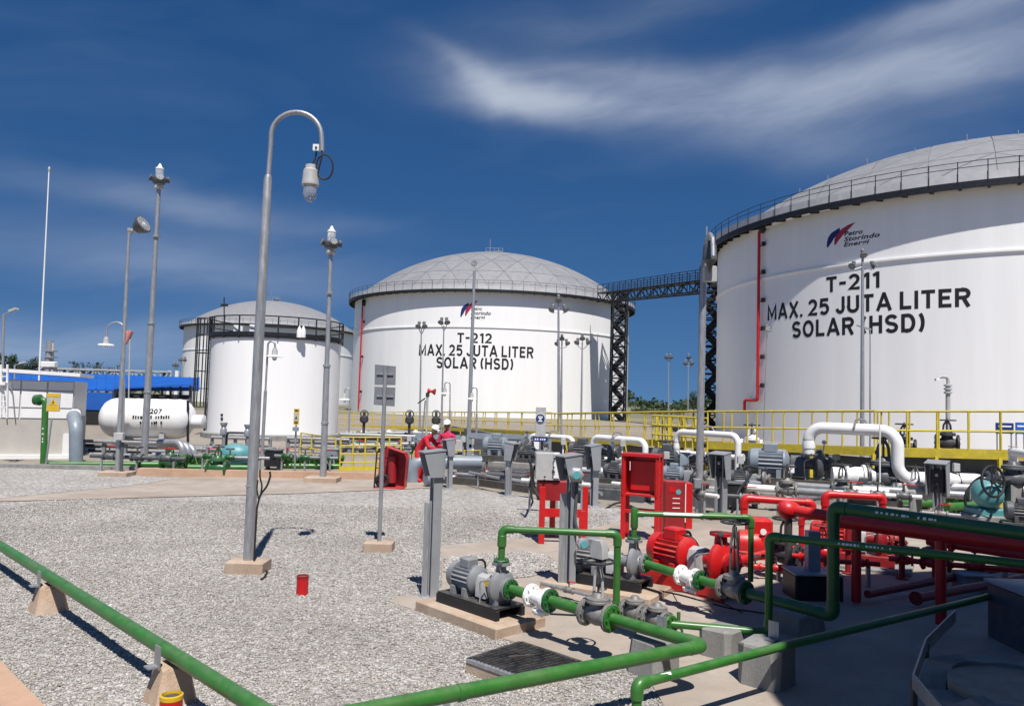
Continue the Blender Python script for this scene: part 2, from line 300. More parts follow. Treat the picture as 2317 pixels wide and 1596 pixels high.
def stencil(s, gap=.17, wordgap=.46):
    """words: one (verts, faces) for each word, in cap-height units, and the total width"""
    x = 0; words = []
    for w in s.split(' '):
        vs, fs = [], []
        for ch in w:
            gw, strokes = GLY[ch]
            for st in strokes:
                P = [V(p[0]+x, p[1], 0) for p in st]; n = len(P); k = len(vs); closed = (P[0]-P[-1]).length < 1e-4
                for i in range(n):
                    a = P[i]-P[i-1] if i else (P[-1]-P[-2] if closed else P[1]-P[0]); b = P[i+1]-P[i] if i < n-1 else (P[1]-P[0] if closed else P[-1]-P[-2])
                    a.normalize(); b.normalize(); na = V(-a.y, a.x, 0); nb = V(-b.y, b.x, 0); m = na+nb; m = m.normalized() if m.length > .05 else na; q = m*(_h/max(.55, m.dot(na))); vs += [P[i]+q, P[i]-q]
                for i in range(n-1):
                    for j in range(2): pass
                    fs.append((k+2*i, k+2*i+1, k+2*i+3, k+2*i+2))
            x += gw+gap
        words.append((vs, fs)); x += wordgap-gap
    return words, x-wordgap
CAP = .729
def flat_text(mb, s, o, ux, uy, width, height, bold=.02, shear=0., lift=0):
    vs, fs = text_polys(s, bold, shear); x0 = min(v.x for v in vs); x1 = max(v.x for v in vs); y0 = min(v.y for v in vs); y1 = max(v.y for v in vs)
    n = ux.cross(uy)
    mb.add([o+ux*((v.x-x0)/(x1-x0)*width)+uy*((v.y-y0)/(y1-y0)*height)+n*lift for v in vs], fs)

# ------------------------------------------------------------------ ground
def gravel_mat(name, islands):
    m = bpy.data.materials.new(name); m.use_nodes = True; nt = m.node_tree; N = nt.nodes; L = nt.links; b = N['Principled BSDF']; b.inputs['Roughness'].default_value = .88; b.inputs['Specular IOR Level'].default_value = .25
    tc = N.new('ShaderNodeTexCoord'); big = N.new('ShaderNodeTexNoise'); big.inputs['Scale'].default_value = .55; big.inputs['Detail'].default_value = 5; L.new(tc.outputs['Object'], big.inputs['Vector'])
    r = N.new('ShaderNodeValToRGB'); e = r.color_ramp.elements; e[0].position = 0; e[0].color = (.24, .218, .20, 1); e[1].position = 1; e[1].color = (.56, .545, .52, 1)
    for p, c in ((.2, (.345, .33, .31)), (.45, (.41, .386, .355)), (.62, (.38, .34, .295)), (.75, (.47, .455, .43))):
        k = e.new(p); k.color = (*c, 1)
    if islands:
        g = N.new('ShaderNodeNewGeometry'); L.new(g.outputs['Random Per Island'], r.inputs[0])
    else:
        vo = N.new('ShaderNodeTexVoronoi'); vo.inputs['Scale'].default_value = 19; L.new(tc.outputs['Object'], vo.inputs['Vector']); sx = N.new('ShaderNodeSeparateXYZ'); L.new(vo.outputs['Color'], sx.inputs[0]); L.new(sx.outputs[0], r.inputs[0])
        bp = N.new('ShaderNodeBump'); bp.invert = True; bp.inputs['Strength'].default_value = .9; bp.inputs['Distance'].default_value = .035; L.new(vo.outputs['Distance'], bp.inputs['Height']); L.new(bp.outputs[0], b.inputs['Normal'])
    mr = N.new('ShaderNodeMapRange'); mr.inputs[1].default_value = .3; mr.inputs[2].default_value = .7; mr.inputs[3].default_value = .76; mr.inputs[4].default_value = .98; L.new(big.outputs['Fac'], mr.inputs[0])
    hs = N.new('ShaderNodeHueSaturation'); L.new(mr.outputs[0], hs.inputs['Value']); L.new(r.outputs[0], hs.inputs['Color']); L.new(hs.outputs[0], b.inputs['Base Color']); MATS[name] = m
gravel_mat('gravel bed', False); gravel_mat('gravel pieces', True)
mat('yard ground', (.27, .235, .19), .9, var=.12, scale=.8, bump=.3, bscale=20, dirt=(.15, .125, .10), dirtamt=.6, dscale=.25)
mat('far ground', (.17, .16, .10), .95, var=.2, scale=.05)
def sheet(name, pts, z, m, th=.0, label=None):
    mb = MB(); P = [V(p[0], p[1], z) for p in pts]
    if th: mb.prism([p-Z*th for p in P], Z*th)
    else: mb.add(P, [tuple(range(len(P)))])
    return struct(mb, name, m, label=label)
sheet('ground', [(-3000, -600), (3000, -600), (3000, 4500), (-3000, 4500)], 0, 'far ground')
sheet('yard_ground', [(-70, -25), (75, -25), (75, 95), (-70, 95)], .004, 'yard ground')
P2 = lambda *l: [gz(*p) for p in l]
G_OUT = [V(-11.5, 16.9, 0)]+P2((0, 1136), (682, 1117), (1010, 1103), (1160, 1116), (1400, 1151))+[V(4.5, 15.5, 0), V(2.6, 13, 0), V(2.2, 4, 0), V(-1.2, 3.3, 0), V(-4.65, 7.25, 0), V(-9.5, 12.1, 0)]
sheet('gravel_bed', [(p.x, p.y) for p in G_OUT], .010, 'gravel bed')
PAD = P2((997, 1236), (1110, 1226), (1213, 1217), (1330, 1198), (1420, 1176))+[V(4.6, 16.2, 0), V(9, 17, 0), V(30, 14, 0), V(30, 2, 0), V(1.7, 2, 0)]+P2((1502, 1600), (1470, 1545), (1425, 1514), (1312, 1512), (1180, 1460), (1132, 1446), (1060, 1422), (1000, 1402), (930, 1380), (882, 1364), (905, 1351), (975, 1345), (1000, 1330))
sheet('concrete_pad', [(p.x, p.y) for p in PAD], .022, 'concrete sand', .02)
PATCH = P2((1005, 1266), (1100, 1256), (1200, 1252), (1246, 1262), (1262, 1288), (1200, 1308), (1130, 1314), (1050, 1306), (1003, 1296))
sheet('gravel_patch', [(p.x, p.y) for p in PATCH], .028, 'gravel bed')
STRIP = P2((0, 1135), (682, 1116.5), (1010, 1102.5), (1000, 1086), (850, 1082), (600, 1076), (420, 1081), (300, 1099), (0, 1128))+[V(-15, 17.0, 0), V(-15, 16.6, 0)]
sheet('sand_path', [(p.x, p.y) for p in STRIP], .018, 'concrete sand')
sheet('gravel_verge', [(-15, 17.02)]+[(p.x, p.y) for p in P2((0, 1127), (300, 1098), (420, 1080), (330, 1079), (250, 1064), (0, 1058))]+[(-15, 21.5)], .012, 'gravel bed')
def inside(poly, x, y):
    px = np.array([p.x for p in poly]); py = np.array([p.y for p in poly]); r = np.zeros(len(x), bool); j = len(poly)-1
    for i in range(len(poly)):
        c = ((py[i] > y) != (py[j] > y)) & (x < (px[j]-px[i])*(y-py[i])/((py[j]-py[i]) or 1e-9)+px[i]); r ^= c; j = i
    return r
def stones(name, poly, holes, n, box, z, smin, smax, label, seed):
    rg = np.random.default_rng(seed); x0, x1, y0, y1 = box
    y = y0*(y1/y0)**rg.random(n); x = x0+(x1-x0)*rg.random(n)             # denser near the eye
    k = inside(poly, x, y) & (x > -.70*y-.8)
    for h in holes: k &= ~(inside(h, x, y) & (rg.random(n) > .012))      # a few strays lie on the slab
    x, y = x[k], y[k]; n = len(x)
    phi = (1+5**.5)/2; iv = np.array([(-1, phi, 0), (1, phi, 0), (-1, -phi, 0), (1, -phi, 0), (0, -1, phi), (0, 1, phi), (0, -1, -phi), (0, 1, -phi), (phi, 0, -1), (phi, 0, 1), (-phi, 0, -1), (-phi, 0, 1)])/1.9
    fi = np.array([(0, 11, 5), (0, 5, 1), (0, 1, 7), (0, 7, 10), (0, 10, 11), (1, 5, 9), (5, 11, 4), (11, 10, 2), (10, 7, 6), (7, 1, 8), (3, 9, 4), (3, 4, 2), (3, 2, 6), (3, 6, 8), (3, 8, 9), (4, 9, 5), (2, 4, 11), (6, 2, 10), (8, 6, 7), (9, 8, 1)])
    s = smin+(smax-smin)*rg.random(n)**1.6; s = s*np.clip(.75+y*.028, .8, 1.25)
    sc = np.stack([s, s*(.6+.35*rg.random(n)), s*(.4+.3*rg.random(n))], -1); a = rg.random(n)*6.283
    v = iv[None]*(1+.22*(rg.random((n, 12, 1))-.5))*sc[:, None]*.5
    t = (rg.random(n)-.5)*.9; vz = v[..., 2]*np.cos(t)[:, None]+v[..., 0]*np.sin(t)[:, None]; vx = v[..., 0]*np.cos(t)[:, None]-v[..., 2]*np.sin(t)[:, None]
    X = vx*np.cos(a)[:, None]-v[..., 1]*np.sin(a)[:, None]+x[:, None]; Y = vx*np.sin(a)[:, None]+v[..., 1]*np.cos(a)[:, None]+y[:, None]; ZZ = vz+z+(s*(.05+.22*rg.random(n)))[:, None]
    co = np.stack([X, Y, ZZ], -1).reshape(-1, 3).astype(np.float32); f = (fi[None]+12*np.arange(n)[:, None, None]).reshape(-1, 3)
    me = bpy.data.meshes.new(name); me.vertices.add(len(co)); me.vertices.foreach_set('co', co.ravel()); me.loops.add(f.size); me.loops.foreach_set('vertex_index', f.ravel().astype(np.int32))
    me.polygons.add(len(f)); me.polygons.foreach_set('loop_start', np.arange(0, f.size, 3, dtype=np.int32)); me.update(calc_edges=True); me.validate(); me.materials.append(MATS['gravel pieces'])
    o = bpy.data.objects.new(name, me); COL.objects.link(o); o['kind'] = 'stuff'; o['label'] = label; o['category'] = 'gravel'
GRATE = P2((1052, 1499), (1178, 1451), (1318, 1501), (1162, 1536))
stones('gravel', G_OUT, [PAD, GRATE, STRIP], 190000, (-10, 2.2, 4.4, 17.5), .010, .018, .040, 'loose pale grey gravel covering the open yard in the foreground', 3)
stones('gravel', PATCH, [], 9000, (-1, 1.2, 9.5, 13), .026, .03, .055, 'small heap of pale gravel on the sandy slab behind the near pump', 4)

# kerbs
mb = MB(); mb.prism([V(-6.6, 9.05, 0), V(-1.0, 3.55, 0), V(-1.28, 3.27, 0), V(-6.88, 8.77, 0)], Z*.13)
single(mb, 'kerb', 'kerb concrete', 'tan concrete kerb running off the bottom left corner', 'kerb', (-4, 6.4, 0))
a, b = gz(308, 1076), gz(856, 1086); mb = MB(); mb.beam(a+V(0, .12, .10), b+V(0, .12, .10), .24, .22)
single(mb, 'kerb', 'kerb concrete', 'low reddish concrete kerb behind the sandy path', 'kerb', (a+b)/2)
a, b = gz(-60, 1056), gz(300, 1063); mb = MB(); mb.beam(a+Z*.05, b+Z*.05, .25, .14)
single(mb, 'kerb', 'block concrete', 'low grey kerb in front of the white panel tank', 'kerb', (a+b)/2)

# ------------------------------------------------------------------ the loading canopy whose roof shades the lower right (it stands to the right, out of the picture)
def canopy():
    t = thing('loading_canopy', 'tall steel loading canopy to the right that shades the pipes', 'canopy', (9, 0, 0)); H = 8.6
    sh = V(sd.x, sd.y, 0)*(H/sd.z)
    pl = [V(2.55, 9.85, H), V(4.3, 11.3, H), V(7.6, 12.3, H), V(15, 14.6, H), V(15, -6, H), V(2.0, -6, H), V(2.35, 6.6, H)]
    part(MB().prism([p+sh for p in pl], Z*.35), 'roof', 'roof sheet', t, smooth=False)
    for (x, y) in ((9.2, 7.2), (14.5, 8.8), (6.5, -4), (14.5, -5)): part(MB().box((x, y, 0), .35, .35, H), 'column', 'galvanised', t)
    for (x0, y0, x1, y1) in ((9.6, 7.6, 9.8, -5.9), (9.8, -5.9, 2.4, -5.9)): part(MB().prism([V(x0, y0, 0), V(x1, y1, 0), V(x1, y1-.15, 0), V(x0+.15, y0, 0)], Z*(H-.4)), 'sky_block_wall', 'dark grey paint', t, smooth=False)  # unseen walls added to keep sky light out and deepen the shade
    for (x0, y0, x1, y1) in ((9.2, 7.2, 14.5, 8.8), (6.5, -4, 14.5, -5), (9.2, 7.2, 6.5, -4), (14.5, 8.8, 14.5, -5)): part(MB().beam((x0, y0, H-.2), (x1, y1, H-.2), .2, .38), 'roof_beam', 'galvanised', t)
canopy()

# ------------------------------------------------------------------ storage tanks
def cyl_hit(x, y, C, R):
    d = ray(x, y); ox, oy = -C[0], -C[1]; A = d.x**2+d.y**2; B = 2*(ox*d.x+oy*d.y); c = ox*ox+oy*oy-R*R; q = max(0, B*B-4*A*c); t = (-B-math.sqrt(q))/2/A
    P = V(d.x*t, d.y*t, CH+d.z*t); return math.atan2(P.y-C[1], P.x-C[0]), P.z
def wrap(C, R, th, z): return V(C[0]+R*math.cos(th), C[1]+R*math.sin(th), z)
def wall_text(t, s, C, R, th0, th1, z0, z1, bold=.02, shear=0.):
    """one part for each word"""
    vs, fs = text_polys(s, bold, shear); x0 = min(v.x for v in vs); x1 = max(v.x for v in vs); y0 = min(v.y for v in vs); y0 = 0 if y0 > -.1 else y0; y1 = max(v.y for v in vs)
    fs = sorted(fs, key=lambda f: min(vs[i].x for i in f)); words = []; end = -9
    for f in fs:
        if min(vs[i].x for i in f) > end+.2: words.append([])
        words[-1].append(f); end = max(end, max(vs[i].x for i in f))
    for w in words:
        ids = sorted({i for f in w for i in f}); ix = {i: k for k, i in enumerate(ids)}
        part(MB().add([wrap(C, R+.012, th0+(vs[i].x-x0)/(x1-x0)*(th1-th0), z0+(vs[i].y-y0)/(y1-y0)*(z1-z0)) for i in ids], [tuple(ix[i] for i in f) for f in w]), 'lettering', 'black paint', t, smooth=False)
def big_tank(label, C, R, H, zg, rise, panels, nbr, texts=(), logo=None, over=.85):
    t = thing('storage_tank', label, 'storage tank', (C[0], C[1], 0), 'white storage tanks')
    c = V(C[0], C[1], 0); n = 256; th = math.atan2(-C[1], -C[0])                 # direction towards the eye
    part(MB().lathe(c, Z, [(0, R), (H, R)], n), 'shell', 'tank white', t)
    part(MB().ring(c, R-.02, R+.11, zg-.06, zg+.05, n), 'wind_girder', 'tank white', t)
    Rs = (R*R+rise*rise)/(2*rise); z0 = H+.35
    def dome(r): return z0+math.sqrt(max(0, Rs*Rs-r*r))-(Rs-rise)
    prof = [(z0-.35, R)]+[(dome(R*k/14), R*k/14) for k in range(14, -1, -1)]
    part(MB().lathe(c, Z, [(z-0.0, r) for z, r in prof], n), 'roof', 'dome gap' if panels else 'dome grey', t)
    if panels:
        m = panels
        def hp(k, j): return c+V(math.cos(2*math.pi*j/(6*k)), math.sin(2*math.pi*j/(6*k)), 0)*(R*k/m*.998)+Z*0 if k else c.copy()
        tris = []
        for k in range(1, m+1):
            for sct in range(6):
                for j in range(k):
                    tris.append(((k, sct*k+j), (k, sct*k+j+1), (k-1, (sct*(k-1)+j) % max(1, 6*(k-1)))))
                    if j < k-1: tris.append(((k, sct*k+j+1), (k-1, (sct*(k-1)+j+1) % (6*(k-1))), (k-1, sct*(k-1)+j)))
        for tr in tris:
            P = [hp(*q) for q in tr]; g = (P[0]+P[1]+P[2])/3
            if (g-c).xy.length > .5*R and (g-c).normalized().dot(V(math.cos(th), math.sin(th), 0)) < -.25: continue
            S = 3; vs = []; fs = []; idx = {}
            inr = .035
            for i in range(S+1):
                for j in range(S+1-i):
                    w = (i/S, j/S, 1-i/S-j/S); p = P[0]*w[0]+P[1]*w[1]+P[2]*w[2]; p = p+(g-p).normalized()*inr*(1.4 if max(w) > .99 else (1 if min(w) < .01 else 0)) if (g-p).length > .1 else p
                    p.z = dome(min(R, (p-c).xy.length))+.05; idx[(i, j)] = len(vs); vs.append(p)
            for i in range(S):
                for j in range(S-i):
                    fs.append((idx[(i, j)], idx[(i+1, j)], idx[(i, j+1)]))
                    if j < S-i-1: fs.append((idx[(i+1, j)], idx[(i+1, j+1)], idx[(i, j+1)]))
            mb = MB().add(vs, fs); part(mb, 'roof_panel', 'dome grey', t)
    # walkway round the rim
    part(MB().ring(c, R+.02, R+over, H-.05, H, n), 'walkway_deck', 'black steel', t)
    part(MB().ring(c, R+over-.02, R+over+.04, H+.10, H+.58, n), 'fascia', 'fascia grey', t)
    part(MB().ring(c, R+over-.06, R+over+.055, H-.30, H+.10, n), 'edge_band', 'black steel', t)  # black ring paints in the dark of brackets and shadow under the rim
    for zz in (.92, 1.25): part(MB().ring(c, R+over-.0, R+over+.03, H+zz-.018, H+zz+.018, n), 'rail', 'black steel', t)
    for k in range(nbr):
        a = 2*math.pi*k/nbr
        if math.cos(a-th) < -.15: continue
        d = V(math.cos(a), math.sin(a), 0); s_ = V(-d.y, d.x, 0)
        part(MB().prism([c+d*(R+.02)+Z*(H-.05), c+d*(R+over+.03)+Z*(H-.06), c+d*(R+over+.03)+Z*(H-.34), c+d*(R+over-.16)+Z*(H-.34), c+d*(R+.02)+Z*(H-.22)], s_*.12), 'bracket', 'black steel', t)
        part(MB().beam(c+d*(R+over+.06)+Z*(H+.0), c+d*(R+over+.06)+Z*(H+1.27), .04), 'rail_post', 'black steel', t)
    for (s, xl, yl, xr, yr, cap, bold) in texts:
        th0, za = cyl_hit(xl, yl, C, R); th1, zb = cyl_hit(xr, yr, C, R); zz = (za+zb)/2; words, wd = stencil(s)
        for vs, fs in words: part(MB().add([wrap(C, R+.012, th0+v.x/wd*(th1-th0), zz+v.y*cap) for v in vs], fs), 'lettering', 'black paint', t, smooth=False)
    if logo:
        lo = cyl_hit(*logo[0], C, R); hi = cyl_hit(*logo[1], C, R); w = hi[0]-lo[0]; h = hi[1]-lo[1]
        def q(u, v): return wrap(C, R+.012, lo[0]+w*u, lo[1]+h*v)
        def ribbon(a, b):
            vs = [q(*p) for p in a]+[q(*p) for p in b]; k = len(a); return MB().add(vs, [(i, i+1, k+i+1, k+i) for i in range(k-1)])
        part(ribbon([(0, .14), (.005, .36), (.03, .55), (.10, .72), (.26, .88)], [(.02, .10), (.10, .30), (.145, .45), (.21, .58), (.27, .74)]), 'emblem', 'logo blue', t, smooth=False)
        part(ribbon([(.155, .20), (.16, .42), (.20, .60), (.30, .80), (.42, .93), (.56, 1.0)], [(.175, .16), (.25, .36), (.31, .50), (.38, .64), (.46, .79), (.56, .985)]), 'emblem', 'logo red', t, smooth=False)
        for k, (s, u0, u1, v) in enumerate((('Petro', .35, .70, .48), ('Storindo', .345, 1., .25), ('Energi', .34, .82, .02))):
            wall_text(t, s, C, R, lo[0]+w*u0, lo[0]+w*u1, lo[1]+h*v-(.05*h if k == 2 else 0), lo[1]+h*(v+.19), .025, .25)
    return t
C212 = (-3.2, 120.); C211 = (38.1, 62.); RT_ = 21.
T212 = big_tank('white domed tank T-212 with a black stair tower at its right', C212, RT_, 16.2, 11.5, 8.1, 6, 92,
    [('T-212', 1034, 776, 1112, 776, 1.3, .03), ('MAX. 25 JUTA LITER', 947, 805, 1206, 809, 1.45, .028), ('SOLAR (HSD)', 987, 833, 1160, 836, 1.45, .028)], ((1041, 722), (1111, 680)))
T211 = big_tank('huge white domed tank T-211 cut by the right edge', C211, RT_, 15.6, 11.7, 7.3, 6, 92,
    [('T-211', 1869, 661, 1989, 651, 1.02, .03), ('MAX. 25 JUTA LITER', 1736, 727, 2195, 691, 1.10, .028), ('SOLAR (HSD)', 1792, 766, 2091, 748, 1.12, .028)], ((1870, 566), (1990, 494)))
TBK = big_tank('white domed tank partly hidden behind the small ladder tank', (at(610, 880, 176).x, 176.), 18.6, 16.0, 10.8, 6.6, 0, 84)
# vents and handrail on the domes
for (px_, Y, w, tnk) in ((1118, 120, 2.6, T212), (668, 176, 3.4, TBK)):
    Cx, Cy = (C212 if tnk is T212 else (at(610, 880, 176).x, 176)); zt = {T212.name: 16.2+.35+8.1, TBK.name: 16.35+6.6}[tnk.name]
    for k in range(5): part(MB().beam((Cx-w/2+w*k/4, Cy-1, zt-.3), (Cx-w/2+w*k/4, Cy-1, zt+1.0), .07), 'roof_rail_post', 'galvanised', tnk)
    for zz in (.5, 1.0): part(MB().beam((Cx-w/2, Cy-1, zt+zz), (Cx+w/2, Cy-1, zt+zz), .06), 'roof_rail', 'galvanised', tnk)
    part(MB().tube([(Cx-.7, Cy, zt-.2), (Cx-.7, Cy, zt+2.6)], .06, 6), 'vent_pipe', 'galvanised', tnk)
    part(MB().lathe((Cx+.6, Cy, zt-.2), Z, [(0, .5), (.6, .5), (.65, .75), (.85, .75), (1.0, .2)], 12), 'vent', 'galvanised', tnk)
for i in range(7):       # small lugs and rods on the near dome's skyline
    a = math.atan2(-62, -38.1)+R_(-75+i*14); rr = 15.5-i*.6; Rs = (21**2+7.3**2)/14.6; p = V(C211[0]+rr*math.cos(a), C211[1]+rr*math.sin(a), 15.95+math.sqrt(Rs*Rs-rr*rr)-(Rs-7.3))
    part(MB().tube([p-Z*.1, p+Z*(.35+.2*(i % 2))], .035, 6), 'roof_rod', 'galvanised', T211)
# light marks left by foam pipes: red riser pipes with clamps, foam chambers under the rim
def riser(tnk, C, x, ybot, ytop, nb, label, tail=None):
    th, zt = cyl_hit(x+8, ytop, C, RT_+.25); th, zb = cyl_hit(x, ybot, C, RT_+.25); a = wrap(C, RT_+.28, th, zb); b = wrap(C, RT_+.28, th, zt)
    t = thing('foam_riser', label, 'pipe', (a.x, a.y, 0), 'foam risers'); d = V(math.cos(th), math.sin(th), 0); s_ = V(-d.y, d.x, 0)
    pts = [a, b]
    if tail: pts = [a+s_*tail-Z*.9, a+s_*tail, a, b]
    part(MB().tube(rounded(pts, .2), .11, 10), 'pipe', 'red paint', t)
    for k in range(nb):
        p = a.lerp(b, (k+.5)/nb); part(MB().beam(p-d*.28-s_*.3, p-d*.28+s_*.42, .06), 'clamp', 'black steel', t); part(MB().box(p-Z*.1+s_*.38-d*.1, .22, .2, .3, (s_, d)), 'clamp_bolt', 'black steel', t)
    part(MB().lathe(b-Z*.2+s_*.35, Z, [(0, .12), (.2, .25), (.8, .25), (1.0, .12)], 10), 'foam_chamber', 'black steel', t)
riser(T211, C211, 1714, 905, 522, 6, 'red fire pipe climbing the shell of tank T-211', -1.6)
riser(T212, C212, 811, 925, 690, 3, 'thin red fire pipe on the left side of tank T-212')

# lattice stair towers and the truss bridge between the two big tanks
def lattice(name, label, cat, p, w, z0, z1, step, m='black steel'):
    t = thing(name, label, cat, (p[0], p[1], 0), 'lattice stair towers'); cs = [V(p[0]+sx*w/2, p[1]+sy*w/2, 0) for sx, sy in ((-1, -1), (1, -1), (1, 1), (-1, 1))]
    for c in cs: part(MB().beam(c+Z*z0, c+Z*z1, .2), 'tower_leg', m, t)
    n = max(2, round((z1-z0)/step))
    for k in range(n):
        za = z0+(z1-z0)*k/n; zb = z0+(z1-z0)*(k+1)/n
        for i in range(4):
            a, b = cs[i], cs[(i+1) % 4]
            part(MB().beam(a+Z*zb, b+Z*zb, .14), 'cross_member', m, t)
            part(MB().beam(a+Z*(za if k % 2 else zb), b+Z*(zb if k % 2 else za), .12), 'brace', m, t)
        # a flight of stairs inside
        s_ = 1 if k % 2 else -1
        part(MB().beam((p[0]-s_*w*.35, p[1]-w*.15, za), (p[0]+s_*w*.35, p[1]-w*.15, zb), .7, .12, V(0, 1, 0)), 'stair_flight', m, t)
        part(MB().box((p[0]+s_*w*.30, p[1], zb-.05), w*.35, w*.8, .08), 'landing', m, t)
    return t
pA = at(1397, 900, 101.5); lattice('stair_tower', 'black lattice stair tower standing against tank T-212', 'stair tower', (pA.x, pA.y), 1.85, 0, 16.6, 1.35)
pB = at(1607, 900, 78); lattice('stair_tower', 'black lattice stair tower half hidden at the left of tank T-211', 'stair tower', (pB.x, pB.y), 1.9, 0, 16.6, 1.35)
def bridge(a, b, w, h):
    t = thing('truss_bridge', 'black truss footbridge joining the two big tanks', 'footbridge', ((a+b)/2).xy.to_3d()); d = (b-a).normalized(); s_ = V(-d.y, d.x, 0).normalized(); n = 16; m = 'black steel'
    part(MB().beam(a, b, w, .08), 'deck', m, t)
    for sg in (-1, 1):
        o = s_*(w/2*sg)
        part(MB().beam(a+o-Z*h, b+o-Z*h, .16), 'bottom_chord', m, t); part(MB().beam(a+o, b+o, .16), 'top_chord', m, t)
        for zz in (.55, 1.1): part(MB().beam(a+o+Z*zz, b+o+Z*zz, .07), 'rail', m, t)
        for k in range(n+1):
            p = a.lerp(b, k/n)+o; part(MB().beam(p-Z*h, p+Z*1.12, .08), 'rail_post', m, t)
            if k < n:
                q_ = a.lerp(b, (k+1)/n)+o; part(MB().beam(p-Z*(h if k % 2 else 0), q_-Z*(0 if k % 2 else h), .10), 'brace', m, t)
bridge(at(1362, 664, 101.5), at(1604, 634, 78), 1.3, 1.15)
mb = MB(); pl = V(pA.x, pA.y, 0)

# small tank with caged ladder and black handrail
def ladder_tank():
    c0 = at(622, 900, 43); c = V(c0.x, 43, 0); R = 3.45; H = 5.2; n = 96; m = 'black steel'
    t = thing('storage_tank', 'small plain white tank with black caged ladder and top handrail', 'storage tank', c, 'white storage tanks')
    part(MB().lathe(c, Z, [(0, R), (H, R)], n), 'shell', 'tank white', t); part(MB().lathe(c, Z, [(H, R), (H+.02, R+.06), (H+.08, R+.06), (H+.1, R-.1), (H+.42, .1)], n), 'roof', 'dome grey', t)
    part(MB().lathe(c, Z, [(0, R+.3), (.25, R+.3), (.3, R)], n), 'foundation', 'block concrete', t)
    part(MB().ring(c, R-.7, R+.12, H+.10, H+.16, n), 'walkway_deck', m, t)
    th = math.atan2(-43, -c.x)
    for zz, w in ((.30, .05), (.72, .05), (1.15, .06)): part(MB().ring(c, R+.08, R+.13, H+zz-w/2, H+zz+w/2, n), 'rail', m, t)
    part(MB().ring(c, R+.09, R+.13, H+.12, H+.28, n), 'kick_plate', m, t)
    for k in range(22):
        a = th+2*math.pi*k/22
        if math.cos(a-th) < -.3: continue
        p = c+V(math.cos(a), math.sin(a), 0)*(R+.10); part(MB().beam(p+Z*H, p+Z*(H+1.17), .06), 'rail_post', m, t)
    # caged ladder at the left
    d = V(-1, -.12, 0).normalized(); s_ = V(-d.y, d.x, 0)
    base = c+d*(R+.16)
    for sg in (-1, 1): part(MB().beam(base+s_*.24*sg, base+s_*.24*sg+Z*(H+1.3), .08), 'ladder_rail', m, t)
    for k in range(20): part(MB().tube([base-s_*.24+Z*(.3+k*.28), base+s_*.24+Z*(.3+k*.28)], .016, 6), 'rung', 'galvanised', t)
    for z in (1.55, 2.55, 3.5, 4.5, 5.5, 6.4):
        part(MB().tube([base+s_*.28*math.cos(a)*1.2+d*(.05+.68*math.sin(a))+Z*z for a in [math.pi*i/10 for i in range(11)]], .028, 6), 'cage_hoop', m, t)
    for i in (1, 3, 5, 7, 9):
        a = math.pi*i/10; p = base+s_*.28*math.cos(a)*1.2+d*(.05+.68*math.sin(a)); part(MB().beam(p+Z*1.55, p+Z*6.4, .05), 'cage_bar', m, t)
    part(MB().tube([base+V(.1, -.3, 2.55), base+V(.75, -.45, 2.55)], .035, 8), 'side_bracket', m, t); part(MB().lathe(base+V(.75, -.45, 2.55), V(1, 0, 0), [(0, .07), (.06, .1), (.14, .1), (.2, .05)], 10), 'side_knob', m, t)
    part(MB().tube([at(507, 735, 40.5), at(507, 672, 40.5)], .03, 6), 'vent_mast', m, t); part(MB().beam(at(500, 690, 40.5), at(515, 690, 40.5), .12), 'mast_head', m, t)
    for (x, y, w, h) in ((502, 938, 7, 5), (502, 947, 7, 6), (502, 958, 7, 2)):
        th_, z = cyl_hit(x, y, (c.x, c.y), R); P = wrap((c.x, c.y), R+.01, th_, z); dd = V(math.cos(th_), math.sin(th_), 0); part(MB().obox(P, V(-dd.y, dd.x, 0)*(w/2/43.), dd*.01, Z*(h/2/41.)), 'marking', 'black paint', t)
    for (x, y, w) in ((574, 742, 16), (540, 744, 20)):
        P = at(x, y, 39.9); part(MB().box(P-Z*.18, w/43, .2, .38), 'valve_box', 'white paint', t)
    P = at(677, 750, 39.9); part(MB().lathe(P-Z*.3, Z, [(0, .13), (.35, .13), (.5, .07), (.6, .02)], 12), 'vent_hood', 'white paint', t); P = at(686, 750, 39.9); part(MB().lathe(P-Z*.3, Z, [(0, .13), (.35, .13), (.5, .07), (.6, .02)], 12), 'vent_hood', 'white paint', t)
ladder_tank()

# ------------------------------------------------------------------ kits: pipes, valves, pumps, push-button stations
def loop_pts(c, ax, r, n=24):
    x, y = basis(Vector(ax)); return [Vector(c)+(x*math.cos(2*math.pi*i/n)+y*math.sin(2*math.pi*i/n))*r for i in range(n+1)]
def decal(a, b, r, m, parent, toward=None, half=.5, name='sticker'):
    """a patch of paint or tape on a pipe from a to b, on the side towards the yard"""
    a, b = Vector(a), Vector(b); d = (b-a).normalized(); up = (toward or V(0, -.75, .66)); up = up-d*up.dot(d); up.normalize(); s_ = d.cross(up); vs = []; k = 6
    for p in (a, b): vs += [p+(up*math.cos(-half+2*half*i/k)+s_*math.sin(-half+2*half*i/k))*(r+.003) for i in range(k+1)]
    return part(MB().add(vs, [(i, i+1, k+2+i, k+1+i) for i in range(k)]), name, m, parent)
def scribble(a, b, r, parent, n, m='sign white', toward=None, seed=1, half=.28):
    rg = random.Random(seed); a, b = Vector(a), Vector(b)
    for i in range(n):
        t0 = (i+.1)/n; t1 = t0+(.35+.5*rg.random())/n; 
        if rg.random() < .82: decal(a.lerp(b, t0), a.lerp(b, t1), r, m, parent, toward, half*(.6+.5*rg.random()), 'pipe_marking')
